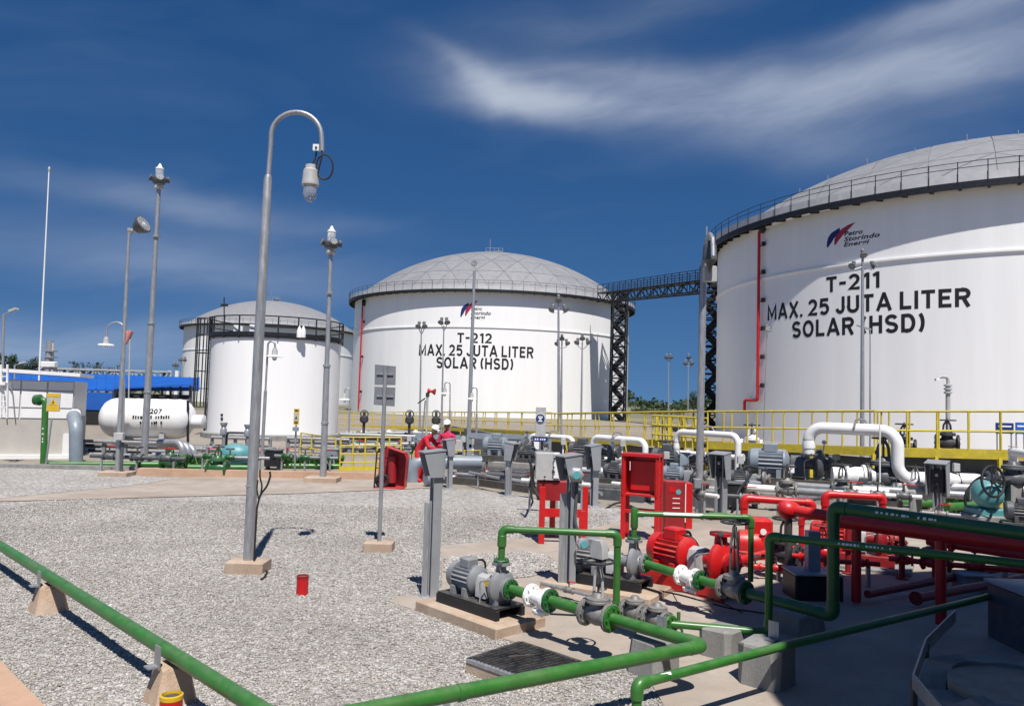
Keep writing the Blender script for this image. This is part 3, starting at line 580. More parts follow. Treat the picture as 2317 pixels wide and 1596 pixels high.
def pipe(label, pts, r, m, bend=None, flanges=(), fit=1.22, group=None, fittings=True, n=16, fm=None, name='pipe', cat='pipe', base=None):
    pts = [Vector(p) for p in pts]; bend = bend if bend is not None else r*2.2
    t = thing(name, label, cat, base or V(pts[0].x, pts[0].y, 0), group)
    part(MB().tube(rounded(pts, bend, 8), r, n), 'pipe_run', m, t)
    if fittings:
        for i in range(1, len(pts)-1):
            d1 = (pts[i-1]-pts[i]).normalized(); d2 = (pts[i+1]-pts[i]).normalized()
            if d1.angle(d2) > 2.9: continue
            L_ = min(bend*1.5, (pts[i-1]-pts[i]).length*.45, (pts[i+1]-pts[i]).length*.45); path = rounded([pts[i]+d1*L_, pts[i], pts[i]+d2*L_], bend, 8)
            part(MB().tube(path, r*fit if fit > 1 else r*1.01, n), 'elbow', m, t)
    for (p, d, k) in flanges: part(MB().flange(p, d, r*k, max(.018, r*.2)), 'flange', fm or m, t)
    return t
def handwheel(c, ax, r, parent, m='cast iron', n=4):
    h = part(MB().tube(loop_pts(c, ax, r, 28), r*.085, 8, False), 'handwheel', m, parent); x, y = basis(Vector(ax))
    for i in range(n):
        a = 2*math.pi*i/n+.4; part(MB().tube([Vector(c), Vector(c)+(x*math.cos(a)+y*math.sin(a))*r], r*.06, 6), 'spoke', m, h)
    part(MB().lathe(Vector(c)-Vector(ax).normalized()*.02, ax, [(0, r*.2), (.04, r*.2)], 10), 'hub', m, h); return h
def valve(label, p, d, r, m='valve iron', stem=.45, wheel=.16, up=Z, group='gate valves on the pipes', wm='cast iron', yoke=None, cap=0):
    p = Vector(p); d = Vector(d).normalized(); t = thing('gate_valve', label, 'valve', V(p.x, p.y, 0), group); up = Vector(up)
    L_ = r*2.0
    part(MB().lathe(p-d*L_, d, [(0, r*.95), (L_*.35, r*.98), (L_*.6, r*1.28), (L_, r*1.4), (L_*1.4, r*1.28), (L_*1.65, r*.98), (L_*2, r*.95)], 18), 'body', m, t)
    for s_ in (-1, 1): part(MB().flange(p+d*L_*s_, d, r*1.85, max(.018, r*.2)), 'flange', m, t)
    part(MB().lathe(p, up, [(0, r*1.15), (r*1.5, r*1.05), (r*1.6, r*1.65), (r*1.85, r*1.65), (r*1.9, r*1.6), (r*2.15, r*1.6), (r*2.3, r*.9), (r*2.8, r*.6)], 18), 'bonnet', m, t)
    q = p+up*r*2.3; top = q+up*stem; x, y = basis(up, d)
    if wheel:
        for s_ in (-1, 1): part(MB().tube(rounded([q+d*r*.75*s_, q+d*r*.62*s_+up*stem*.6, q+d*r*.15*s_+up*stem*.92], r*.5), r*.2, 8), 'yoke_arm', yoke or m, t)
        part(MB().tube([q, top+up*.06], r*.16, 8), 'stem', 'steel dirty', t); handwheel(top, up, wheel, t, wm)
    if cap: part(MB().prism([top+d*a+up*b-x*.045 for a, b in ((-.075, .03), (.075, .03), (.072, cap*.7), (.045, cap), (-.045, cap), (-.072, cap*.7))], x*.09), 'stem_cover', 'light grey paint', t)
    return t
def pump(label, p0, d, zs, S=1., mm='grey paint', mv='grey paint', mg='light grey paint', skid='steel dirty', plinth=None, group=None, fan=None, nose=True, disch=True):
    p0 = Vector((p0[0], p0[1], 0)); d = Vector((d[0], d[1], 0)).normalized(); s_ = V(-d.y, d.x, 0); t = thing('pump', label, 'pump', p0+d*.5*S, group); c = p0+Z*zs
    zb = zs-.33*S
    if plinth: part(MB().cbox(p0+d*.55*S, 1.80*S, .95*S, zb-.05, .015, (d, s_)), 'plinth', plinth, t)
    for g in (-1, 1): part(MB().beam(p0+d*(-.1*S)+s_*.24*S*g+Z*(zb), p0+d*1.22*S+s_*.24*S*g+Z*(zb), .07*S, .13*S), 'skid_beam', skid, t)
    part(MB().obox(p0+d*.56*S+Z*(zb+.08*S), d*.64*S, s_*.27*S, Z*.015*S), 'base_plate', skid, t)
    # motor: ribbed barrel
    n = 40; r0, r1 = .165*S, .198*S; vs = []; x, y = s_, Z
    for tt in (.11*S, .50*S): vs += [c+d*tt+(x*math.cos(2*math.pi*j/n)+y*math.sin(2*math.pi*j/n))*(r1 if j % 2 else r0) for j in range(n)]
    part(MB().add(vs, [(j, (j+1) % n, n+(j+1) % n, n+j) for j in range(n)]+[tuple(range(n)), tuple(range(n, 2*n))]), 'motor_barrel', mm, t, smooth=False)
    part(MB().lathe(c-d*.04*S, d, [(0, .06*S), (.01*S, .15*S), (.05*S, .195*S), (.17*S, .205*S), (.17*S, .17*S)], 24), 'fan_cowl', fan or mm, t)
    part(MB().lathe(c+d*.49*S, d, [(0, .2*S), (.03*S, .2*S), (.07*S, .15*S), (.10*S, .07*S), (.16*S, .06*S)], 24), 'end_bell', mm, t)
    part(MB().cbox(c+d*.30*S+Z*.16*S, .22*S, .2*S, .13*S, .02*S, (d, s_)), 'terminal_box', mm, t)
    for tt in (.17, .43): part(MB().box(p0+d*tt*S+Z*(zb+.09*S), .07*S, .42*S, zs-zb-.2*S, (d, s_)), 'motor_foot', mm, t)
    # coupling guard: arched cover
    arch = [(-.12, 0), (-.12, .2), (-.085, .285), (0, .32), (.085, .285), (.12, .2), (.12, 0)]
    part(MB().prism([c+d*.60*S+s_*a*S+Z*(b-.20)*S for a, b in arch], d*.2*S), 'coupling_guard', mg, t)
    # bearing bracket, volute
    part(MB().lathe(c+d*.78*S, d, [(0, .06*S), (.01, .085*S), (.14*S, .09*S), (.16*S, .14*S), (.18*S, .14*S)], 20), 'bearing_bracket', mv, t)
    part(MB().lathe(c+d*.94*S, d, [(0, .12*S), (.02*S, .20*S), (.05*S, .235*S), (.10*S, .235*S), (.13*S, .20*S), (.16*S, .11*S), (.22*S, .09*S)], 28), 'volute', mv, t)
    part(MB().box(p0+d*1.0*S+Z*(zb+.09*S), .12*S, .3*S, zs-zb-.25*S, (d, s_)), 'pump_foot', mv, t)
    if disch:
        part(MB().lathe(c+d*1.0*S, Z, [(.1*S, .085*S), (.3*S, .07*S), (.30*S, .13*S), (.335*S, .13*S)], 18), 'discharge_nozzle', mv, t)
    part(MB().tube(rounded([c+d*.30*S+s_*.1*S+Z*.24*S, c+d*.26*S+s_*.36*S+Z*.2*S, c+d*.22*S+s_*.40*S-Z*.1*S, p0+d*.2*S+s_*.42*S+Z*.03], .12*S, 4), .016*S, 8), 'motor_cable', 'rubber', t)
    part(MB().tube(rounded([c+d*.95*S-s_*.16*S+Z*.1*S, c+d*.80*S-s_*.22*S+Z*.06*S, c+d*.80*S-s_*.2*S-Z*.12*S, p0+d*.86*S-s_*.28*S+Z*.03], .05*S, 4), .010*S, 8), 'seal_line', 'galvanised', t)
    g_ = part(MB().tube([c+d*1.06*S+Z*.16*S-s_*.05*S, c+d*1.08*S+Z*.30*S-s_*.1*S], .010*S, 8), 'gauge_stem', 'galvanised', t); part(MB().lathe(c+d*1.08*S+Z*.34*S-s_*.1*S, V(-.4, -.9, .1), [(0, .034*S), (.02*S, .034*S), (.022*S, .028*S)], 16), 'gauge', 'dark grey paint', g_)
    if nose: part(MB().flange(c+d*1.17*S, d, .15*S, .018*S+.004), 'suction_flange', mv, t)
    return t, c+d*1.0*S+Z*.335*S, c+d*1.18*S
def station(label, p, h, w=.13, face=V(-1, -.3, 0), hood=(.30, .34), m='plate grey', panel=None, group='push-button posts', hood_side=0., dark=True, base=None, conduit=True):
    p = Vector((p[0], p[1], 0)); f = face.normalized(); s_ = V(-f.y, f.x, 0); t = thing('button_post', label, 'control post', p, group); z0 = .02
    # channel section post
    mb = MB(); mb.prism([p+f*a+s_*b+Z*z0 for a, b in ((-w*.4, -w/2), (w*.4, -w/2), (w*.4, -w*.38), (-w*.25, -w*.38), (-w*.25, w*.38), (w*.4, w*.38), (w*.4, w/2), (-w*.4, w/2))], Z*(h-z0)); part(mb, 'post', m, t, smooth=False)
    part(MB().cbox(p, w*2.2, w*2.2, .03, .004, (f, s_)), 'base_foot', m, t)
    hw, hh = hood; c = p+s_*hood_side
    # hood: open-fronted weather box with sloping roof
    prof = [(-.05, 0), (.12, 0), (.20, hh*.92), (.20, hh), (-.05, hh*1.1)]
    part(MB().prism([c+f*a-s_*hw/2+Z*(h-hh*.95+b) for a, b in prof], s_*.012), 'hood_cheek', m, t, smooth=False)
    part(MB().prism([c+f*a+s_*(hw/2-.012)+Z*(h-hh*.95+b) for a, b in prof], s_*.012), 'hood_cheek', m, t, smooth=False)
    part(MB().prism([c+f*a-s_*hw/2+Z*(h-hh*.95+b) for a, b in ((-.07, -.02), (-.052, -.02), (-.052, hh*1.1), (-.07, hh*1.1))], s_*hw), 'hood_back', m, t, smooth=False)
    part(MB().prism([c+f*a-s_*(hw/2+.01)+Z*(h-hh*.95+b) for a, b in ((-.08, hh*1.1), (.22, hh*1.0), (.22, hh*1.0+.015), (-.08, hh*1.1+.015))], s_*(hw+.02)), 'hood_roof', m, t, smooth=False)
    bx = part(MB().cbox(c+f*.02+Z*(h-hh*.85), .12, hw*.62, hh*.72, .012, (f, s_)), 'switch_box', panel or 'dark grey paint', t)
    part(MB().lathe(c+f*.08+Z*(h-hh*.30), f, [(0, .035), (.03, .035), (.035, .02)], 10), 'push_button', 'light grey paint', bx); part(MB().lathe(c+f*.08+Z*(h-hh*.60), f, [(0, .035), (.03, .035), (.035, .02)], 10), 'push_button', 'black steel', bx)
    if conduit: part(MB().tube(rounded([c+f*.03+Z*(h-hh*.85), c+f*.03+Z*(h-hh*1.25), p-s_*w*.75+Z*(h-hh*1.5), p-s_*w*.75+Z*.03], .1), .017, 8), 'conduit', 'galvanised', t)
    return t
def block(label, p, wb, wt, h, m='block concrete', ax=None, clip=True, group='concrete pipe blocks', rot=None, name='pipe_support', side=1):
    a, b = ax or (E1, E2); p = Vector((p[0], p[1], 0)); t = thing(name, label, 'concrete block', p, group); mb = MB(); vs = []
    for z, w in ((0, wb), (h-.02, wt*1.02), (h, wt*.94)):
        k = w*.16; x = w/2; vs += [p+a*u+b*v+Z*z for u, v in ((x, -x+k), (x, x-k), (x-k, x), (-x+k, x), (-x, x-k), (-x, -x+k), (-x+k, -x), (x-k, -x))]
    rj = random.Random(len(label)); vs = [v+V(rj.uniform(-1, 1), rj.uniform(-1, 1), rj.uniform(-1, .3) if i >= 8 else 0)*.014 for i, v in enumerate(vs)]
    mb.add(vs, [tuple(range(7, -1, -1)), tuple(range(16, 24))]+[(k*8+i, k*8+(i+1) % 8, k*8+8+(i+1) % 8, k*8+8+i) for k in range(2) for i in range(8)])
    part(mb, 'concrete_block', m, t, smooth=False)
    if clip:
        q = p+Z*h; part(MB().obox(q+b*(.12*side)+Z*.07, a*.05, b*.006, Z*.09), 'angle_clip', 'galvanised', t); part(MB().obox(q+b*(.12*side-.04)+Z*.006, a*.05, b*.045, Z*.006), 'clip_foot', 'galvanised', t)
    return t

# ------------------------------------------------------------------ foreground left: green pipe on piers, marker posts, grate
z = .37; a, b = gz(0, 1233, z), gz(585, 1600, z); d = (b-a).normalized(); LP0 = a-d*3.5; LP1 = b+d*1.6
tp = pipe('long green pipe crossing the gravel in the bottom left corner', [LP0, LP1], .058, 'green paint', fittings=False, n=20, group='green pipes')
p = gz(255, 1377, z); decal(p, p+d*.035, .058, 'sign white', tp, half=.35)
for (lab, x, y, h, w, i) in (('tan tapered concrete pier under the left green pipe, farther one', 152, 1376, .30, .35, 0), ('tan tapered concrete pier under the left green pipe, nearer one', 412, 1578, .30, .35, 1)):
    q = gz(x, y); k = (q-a).dot(d); q = a+d*k; block(lab, (q.x, q.y), w, w*.66, h, 'pier concrete', (d.xy.to_3d().normalized(), V(-d.y, d.x, 0).normalized()), group='tan pipe piers', side=-1)
def marker(label, x, y, r, h, band):
    p = gz(x, y); t = thing('marker_post', label, 'marker post', p, 'short red marker posts')
    part(MB().lathe(p, Z, [(0, r), (h-.03, r), (h-.03, r*.8)], 18), 'post', 'red paint', t); part(MB().lathe(p+Z*(h-.035), Z, [(0, r*1.03), (.03, r*1.03), (.035, r*.86), (.012, r*.84)], 18), 'rim', band, t)
    part(MB().lathe(p+Z*(h-.03), Z, [(0, r*.8), (.012, r*.78)], 18), 'cap', 'red paint' if band == 'red paint' else 'steel dirty', t)
marker('red stub post with yellow rim beside the near concrete pier', 384, 1650, .08, .26, 'sign yellow')
marker('short plain red stub post standing alone in the gravel', 683, 1346, .072, .25, 'old red paint')
# drain grate
def grate():
    P = [gz(x, y, .13) for x, y in ((1061, 1492), (1178, 1454), (1311, 1498), (1165, 1529))]; c = sum(P, V(0, 0, 0))/4; t = thing('drain_pit', 'black steel grating over a low concrete drain box', 'drain grate', V(c.x, c.y, 0))
    o = [c+(p-c)*1.06 for p in P]
    for i in range(4):
        a, b = o[i], o[(i+1) % 4]; ai, bi = c+(a-c)*.9, c+(b-c)*.9
        part(MB().prism([V(*q.xy, 0) for q in (a, b, bi, ai)], Z*.115), 'kerb_side', 'plinth concrete', t, smooth=False)
        part(MB().beam(c+(a-c)*.955, c+(b-c)*.955, .05, .03), 'frame_bar', 'black steel' if i != 3 else 'galvanised', t)
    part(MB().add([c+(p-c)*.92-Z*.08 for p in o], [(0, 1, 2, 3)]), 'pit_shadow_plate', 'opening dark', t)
    mb = MB(); n = 34
    for k in range(1, n): mb.beam(P[0].lerp(P[1], k/n), P[3].lerp(P[2], k/n), .007, .035)
    for k in range(1, 12): mb.beam(P[0].lerp(P[3], k/12)+Z*.012, P[1].lerp(P[2], k/12)+Z*.012, .008, .012)
    part(mb, 'grating_bars', 'black steel', t, kind='stuff')
    part(MB().beam(c-V(.12, .02, -.03), c+V(.12, .05, .03), .02, .02), 'lifting_handle', 'steel dirty', t)
grate()

# ------------------------------------------------------------------ near pump 1 and its green pipework
zL = .44
A1, B1 = gz(1152, 1331, zL), gz(1594, 1459, zL); dL = (B1-A1).normalized()
def on1(x): return gz(x, 1331+(x-1152)*128/442, zL)
M0 = A1-dL*1.18*.78
pm1, top1, suc1 = pump('small grey motor pump on a tan plinth, nearest the camera', (M0.x, M0.y), dL, zL, .78, group='process pumps', plinth='plinth concrete', mg='light grey paint', skid='black steel')
part(MB().obox(M0+dL*.57+V(.0, -.13, .02), dL*.035, Z*.035, V(.02, -.02, 0)), 'name_plate', 'sign yellow', pm1)
# discharge loop
zt = at(1143, 1196, top1.y).z; e = gz(1397, 1207, zt); foot = V(e.x, e.y, .29); nx = gz(1500, 1374, .29)
tp = pipe('green pipe arch rising from the nearest pump', [top1, V(top1.x, top1.y, zt), e, V(e.x, e.y, .29), V(e.x, e.y, .29)+(nx-foot).normalized()*.12], .038, 'green paint', flanges=[(top1+Z*.012, Z, 2.3)], group='green pipes', fm='dark green paint')
part(MB().lathe(V(top1.x, top1.y, top1.z+.16), Z, [(0, .038), (.015, .05), (.13, .05), (.145, .038)], 16), 'coupling', 'green paint', tp)
# suction line 1
pS = on1(1215); pG = on1(1352); r1 = .055
tp = pipe('short green spool between the nearest pump and the white strainer', [suc1, pS-dL*.1], .055, 'green paint', flanges=[(suc1+dL*.02, dL, 2.0), (pS-dL*.10, dL, 2.0)], group='green pipes', fm='dark green paint')
def strainer(label, p, d, r, m='white paint'):
    p = Vector(p); t = thing('strainer', label, 'strainer', V(p.x, p.y, 0), 'pipe strainers'); d = Vector(d).normalized()
    part(MB().lathe(p-d*r*1.6, d, [(0, r), (r*.8, r*1.1), (r*1.6, r*1.3), (r*2.4, r*1.1), (r*3.2, r)], 18), 'body', m, t)
    for s_ in (-1, 1): part(MB().flange(p+d*r*1.7*s_, d, r*1.85, .018), 'flange', m, t)
    q = p+d*r*.6; part(MB().lathe(q, -Z, [(0, r*.95), (r*1.7, r*.85), (r*1.75, r*1.45), (r*2.0, r*1.45), (r*2.05, r*1.35), (r*2.4, r*1.3), (r*2.5, r*.4), (r*2.9, r*.25)], 18), 'basket_leg', m, t)
strainer('white strainer with hanging basket beside the nearest pump', pS+dL*.03, dL, .066)
tp = pipe('short flanged green spool between white strainer and grey gate valve', [pS+dL*.17, pG-dL*.16], .058, 'green paint', flanges=[(pS+dL*.19, dL, 2.1), (pG-dL*.16, dL, 1.9)], group='green pipes', fm='dark green paint')
valve('grey gate valve with black wheel on the nearest green line', pG, dL, .074, stem=.34, wheel=.145, yoke='light grey paint', cap=.2)
e0 = B1; c2 = gz(828, 1605, zL); dC = (c2-e0).normalized()
tp = pipe('thick green pipe elbow running out across the bottom centre', [pG+dL*.15, e0, c2+dC*2.2], r1, 'green paint', flanges=[(pG+dL*.17, dL, 2.3)], group='green pipes', bend=.12, fit=1.06, n=20)
q = gz(1050, 1563, zL); part(MB().lathe(q, dC, [(0, r1*1.02), (.004, r1*1.12), (.05, r1*1.12), (.055, r1*1.02)], 20), 'coupling', 'green paint', tp)
scribble(gz(1215, 1528, zL), gz(1290, 1514, zL), r1, tp, 9, seed=5); decal(gz(1292, 1513, zL), gz(1318, 1508, zL), r1, 'sign white', tp, half=.25)
block('stained concrete block with steel clip under the green elbow', gz(1478, 1522).xy, .40, .36, .34, side=1)
block('round-cornered concrete block just behind the green elbow', gz(1632, 1484).xy, .36, .34, .30, clip=False)
part(MB().beam(gz(1010, 1582, .30)-Z*.28, gz(1010, 1582, .30)+Z*.05, .07, .05), 'angle_support', 'galvanised', tp)
# thinner green pipe that runs off to the right with an end elbow
zB = .46; b0, b1, b2 = gz(1441, 1546, zB), gz(1748, 1466, zB), gz(2330, 1326, zB)
tp = pipe('thin green pipe with a down elbow running into the shade', [V(b0.x, b0.y, .02), b0, b1, b2], .037, 'green paint', fit=1.3, group='green pipes', bend=.07)
part(MB().tube([V(b0.x, b0.y, .0), V(b0.x, b0.y, .30)], .038, 14), 'lower_leg', 'steel dirty', tp); decal(gz(1490, 1532, zB), gz(1512, 1527, zB), .037, 'sign white', tp, half=.3)
block('paint-streaked concrete block under the thin green pipe', gz(1735, 1548).xy, .42, .40, .38, side=1)
# line 2: two small valves then a pipe running to frame 1
d2 = (gz(1640, 1418, .29)-nx).normalized(); q0 = foot+d2*.2
valve('small grey valve body at the foot of the near green arch', foot+d2*.28, d2, .062, stem=.10, wheel=0); valve('second small grey valve body on the low green line', foot+d2*.60, d2, .062, stem=.1, wheel=0)
f1 = gz(1738, 1432, .26); zf1 = at(1738, 1212, f1.y).z; r_ = gz(2330, 1276, zf1)
tp = pipe('green pipe rising to a high bend and running right through the shade, lower one', [foot+d2*.76, V(f1.x, f1.y, .27), V(f1.x, f1.y, zf1), r_, r_+(r_-V(f1.x, f1.y, zf1)).normalized()*1.5], .038, 'green paint', flanges=[(foot+d2*.78, d2, 2.4)], group='green pipes', bend=.075)
scribble(gz(1895, 1230, zf1), gz(2020, 1243, zf1), .038, tp, 14, seed=9, toward=V(0, -1, .3), half=.3)
# drain leg under line 2
q = gz(1535, 1383, .29); part(MB().tube([q, q-Z*.17], .02, 8), 'drain_leg', 'green paint', tp); part(MB().tube(loop_pts(q-Z*.21, V(.3, -1, 0), .045, 16), .014, 6, False), 'drain_hook', 'dark green paint', tp)
tp_f1 = f1

# ------------------------------------------------------------------ pump 2 (grey) and its green line
dP = (gz(1882, 1392, .42)-gz(1458, 1277, .42)).normalized(); A2 = gz(1458, 1277, .42)
M2 = A2-V(.86, -.51, 0)*1.18*.85
pm2, top2, suc2 = pump('grey motor pump behind the nearest one, next to a grey post', (M2.x, M2.y), V(.86, -.51, 0), .44, .85, group='process pumps', plinth='plinth concrete', skid='black steel')
zt = at(1445, 1161, top2.y).z; e = gz(1699, 1170, zt)
tp = pipe('green pipe arch in front of the red fire pump', [top2, V(top2.x, top2.y, zt), e, V(e.x, e.y, .25)], .036, 'green paint', flanges=[(top2+Z*.012, Z, 2.4)], group='green pipes', fm='dark green paint')
decal(gz(1500, 1163, zt), gz(1588, 1166, zt), .036, 'sign white', tp, V(0, -1, .5), .45); part(MB().lathe(gz(1600, 1166, zt), V(1, 0, 0), [(0, .037), (.03, .05), (.22, .05), (.26, .037)], 14), 'coupling', 'green paint', tp)
part(MB().lathe(V(top2.x, top2.y, top2.z+.14), Z, [(0, .037), (.02, .05), (.24, .05), (.27, .037)], 16), 'coupling', 'green paint', tp)
def on2(x): return gz(x, 1277+(x-1458)*115/424, .42)
pW, pV2 = on2(1548), on2(1660)
pipe('green spool from the second pump to the white flange', [suc2, pW-dP*.1], .055, 'green paint', flanges=[(suc2+dP*.02, dP, 2.0)], group='green pipes', fm='dark green paint')
strainer('white strainer on the second green line in front of the red skid', pW+dP*.06, dP, .066)
pipe('short green spool just before the tall-stemmed valve', [pW+dP*.22, pV2-dP*.15], .058, 'green paint', flanges=[(pW+dP*.25, dP, 2.0)], group='green pipes', fm='dark green paint')
valve('grey gate valve with tall stem and wheel before the shade', pV2, dP, .074, stem=.58, wheel=.15)
f2 = gz(1884, 1392, .40); zf2 = at(1884, 1146, f2.y).z; r_ = gz(2330, 1207, zf2)
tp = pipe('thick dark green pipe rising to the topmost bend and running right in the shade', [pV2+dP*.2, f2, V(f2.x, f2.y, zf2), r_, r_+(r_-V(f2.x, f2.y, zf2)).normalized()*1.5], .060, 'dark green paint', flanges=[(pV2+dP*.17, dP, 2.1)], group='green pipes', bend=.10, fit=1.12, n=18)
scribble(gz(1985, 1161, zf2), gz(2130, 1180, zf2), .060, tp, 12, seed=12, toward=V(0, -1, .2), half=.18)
block('dark wide concrete block under the low green pipe in the shade', gz(1795, 1425).xy, .55, .5, .24, clip=False)
# loose cables and hooks on the slab by the valve
single(MB().tube(rounded([gz(1520, 1335, .04), gz(1560, 1340, .30), gz(1610, 1352, .18), gz(1680, 1385, .04)], .3, 5), .008, 6), 'cable', 'rubber', 'thin black cable lying between the two green lines', 'cable', gz(1600, 1380))
mb = MB().tube(rounded([gz(1470, 1330, .08), gz(1540, 1345, .15), gz(1650, 1375, .06), gz(1745, 1388, .04)], .3, 5), .010, 6); single(mb, 'cable', 'rubber', 'dark hose trailing to the foot of the tall-stemmed valve', 'cable', gz(1640, 1390))

# ------------------------------------------------------------------ button posts of the near pumps
p1 = gz(978, 1352); station('tall grey button post at the left end of the nearest pump', p1, 1.78, .14, V(-.9, -.44, 0), (.22, .30), hood_side=.0, m='plate grey')
p2 = gz(1288, 1338); st2 = station('tall grey button post between white panel and second pump', p2, 1.74, .12, V(-.85, -.5, 0), (.24, .32))
q = at(1302, 1072, p2.y-.06); part(MB().lathe(q-V(0, .06, 0), V(0, -1, 0), [(0, .10), (.05, .10), (.07, .075), (.075, .05)], 6), 'gauge_box', 'plate grey', st2); part(MB().lathe(q-V(0, .138, 0), V(0, -1, 0), [(0, .05), (.01, .05)], 14), 'gauge_glass', 'cyan glass', st2)
q = at(1315, 1228, p2.y-.1); part(MB().lathe(q, V(.4, -1, 0), [(0, .08), (.06, .08), (.07, .06)], 8), 'lower_box', 'plate grey', st2); part(MB().lathe(q+V(.029, -.072, 0), V(.4, -1, 0), [(0, .05), (.01, .05)], 14), 'lower_glass', 'cyan glass', st2)
part(MB().tube(rounded([at(1306, 1090, p2.y-.05), at(1300, 1180, p2.y-.1), at(1312, 1215, p2.y-.1)], .3, 4), .02, 8), 'hose', 'dark grey paint', st2)
part(MB().box((p2.x-.11, p2.y+.05, .02), .08, .05, 1.25), 'cable_tray', 'galvanised', st2)
st1b = part(MB().box((p1.x-.10, p1.y-.02, .02), .07, .05, 1.15), 'cable_tray', 'galvanised', bpy.data.objects['button_post'])

# ------------------------------------------------------------------ red panel stand, red cabinet, red fire pump
def red_stand():
    p = gz(1262, 1222); t = thing('panel_stand', 'red steel stand carrying a white panel box and a red cylinder', 'panel stand', p); m = 'red paint'; Y = p.y
    P = lambda x, y, dy=0: at(x, y, Y+dy)
    for (x, y0, y1, dy) in ((1224, 1232, 1100, -.45), (1315, 1232, 1155, -.45), (1248, 1216, 1100, .35), (1322, 1205, 1100, .35)):
        b = P(x, y0, dy); b.z = 0; part(MB().box(b, .10, .08, P(x, y1, dy).z), 'leg', m, t)
    zb = P(1224, 1158, -.45).z
    part(MB().beam(P(1224, 1158, -.45), V(P(1315, 1158, -.45).x, Y-.45, zb), .06, .14), 'crossbar', m, t); part(MB().beam(P(1224, 1158, -.42), P(1248, 1158, .35), .06, .12), 'side_bar', m, t)
    part(MB().cbox(P(1247, 1127)-Z*.0, .52, .55, .34, .02), 'tray_box', 'old red paint', t)
    b = part(MB().cbox(P(1238, 1083, -.15), .44, .32, .47, .015), 'panel_box', 'light grey paint', t, 'pale grey panel box with knobs')
    part(MB().cbox(P(1258, 1081, -.33), .10, .02, .44, .006), 'door', 'sign white', b)
    for (x, y) in ((1254, 1036), (1262, 1036), (1252, 1056), (1253, 1066), (1232, 1078)): part(MB().lathe(P(x, y, -.34), V(0, -1, 0), [(0, .018), (.03, .018), (.035, .01)], 8), 'knob', 'black steel', b)
    part(MB().lathe(P(1293, 1064, .05), Z, [(0, .125), (.28, .125), (.315, .11), (.33, .06)], 18), 'cylinder', m, t)
    part(MB().tube(rounded([P(1218, 1045, -.1), P(1205, 1060, -.15), P(1207, 1100, -.2), P(1222, 1128, -.3), P(1226, 1145, -.3)], .3, 4), .022, 8), 'cable', 'rubber', t)
    part(MB().tube(rounded([P(1215, 1030, -.1), P(1200, 1042, -.1), P(1202, 1095, -.2), P(1215, 1122, -.3)], .3, 4), .018, 8), 'cable', 'rubber', t)
red_stand()
def red_cabinet():
    p = gz(1450, 1222); t = thing('hose_cabinet', 'open red cabinet on tall red legs beside the green arch', 'cabinet', p, 'red cabinets'); m = 'red paint'; Y = p.y; f = V(-.42, -.9, 0).normalized(); s_ = V(-f.y, f.x, 0)
    if s_.x < 0: s_ = -s_
    c = V(p.x, p.y, 0)
    w = .62; dp = .26; H = at(1450, 1028, Y).z; zb = at(1450, 1118, Y).z
    for sx in (-1, 1):
        for sy in (-1, 1): part(MB().beam(c+s_*sx*w/2+f*sy*dp/2, c+s_*sx*w/2+f*sy*dp/2+Z*(H-.02), .075, .06, f), 'leg', m, t)
    part(MB().obox(c-f*dp/2+Z*(H+zb)/2, s_*w/2, f*.012, Z*(H-zb)/2), 'back_panel', m, t)
    for sx in (-1, 1): part(MB().obox(c+s_*sx*w/2+Z*(H+zb)/2, s_*.012, f*dp*.7, Z*(H-zb)/2), 'side_panel', m, t)
    part(MB().obox(c+Z*H, s_*(w/2+.04), f*(dp/2+.07), Z*.025), 'roof_plate', m, t); part(MB().obox(c+Z*zb, s_*w/2, f*dp/2, Z*.015), 'shelf', m, t)
    part(MB().obox(c-f*dp*.25+Z*(H*.55+zb*.45)-Z*.06, s_*w*.36, f*.03, Z*(H-zb)*.36), 'inner_door', m, t)
    zc = at(1450, 1155, Y).z
    for sy in (-1, 1): part(MB().beam(c-s_*w/2+f*sy*dp/2+Z*zc, c+s_*w/2+f*sy*dp/2+Z*zc, .05, .06), 'crossbar', m, t)
    part(MB().beam(c-s_*w*.30+f*(dp/2+.03)+Z*(H-.12), c-s_*w*.30+f*(dp/2+.03)+Z*(H-.28), .012, .012, f), 'label_strip', 'sign white', t)
    # second red panel behind, with pale legend
    q = gz(1522, 1206); t2 = thing('control_cabinet', 'closed dark red cabinet with pale legend plate and side door', 'cabinet', q, 'red cabinets'); H2 = at(1522, 1086, q.y).z
    part(MB().cbox(q+Z*.12, .40, .30, H2-.12, .015), 'case', 'old red paint', t2); part(MB().cbox(q+V(.27, .02, .12), .13, .34, H2-.15, .01), 'side_door', m, t2)
    part(MB().obox(q+V(.195, -.162, H2*.6), V(.008, 0, 0), V(0, .004, 0), Z*H2*.36), 'edge_trim', 'sign white', t2)
    for k in range(4): part(MB().obox(q+V(.02, -.154, H2*(.86-.09*k)-.18), V(.07, 0, 0), V(0, .003, 0), Z*.008), 'legend_line', 'sign white', t2)
    part(MB().lathe(q+V(.06, -.15, H2-.2), V(0, -1, 0), [(0, .05), (.006, .05)], 14), 'blue_disc', 'cyan glass', t2); part(MB().obox(q+V(-.06, -.154, H2-.16), V(.06, 0, 0), V(0, .003, 0), Z*.05), 'legend_plate', 'red paint', t2)
    for sx in (-.15, .15): part(MB().box(q+V(sx, 0, 0), .06, .06, .14), 'foot', m, t2)
red_cabinet()
dR = (gz(1700, 1285, .46)-gz(1488, 1237, .46)); dR.z = 0; dR.normalize(); MR = gz(1484, 1236, .46)
pmr, topr, sucr = pump('big red fire pump with ribbed motor and grey coupling guard', (MR.x, MR.y), dR, .46, 1.12, 'red paint', 'red paint', 'light grey paint', 'red paint', None, None)
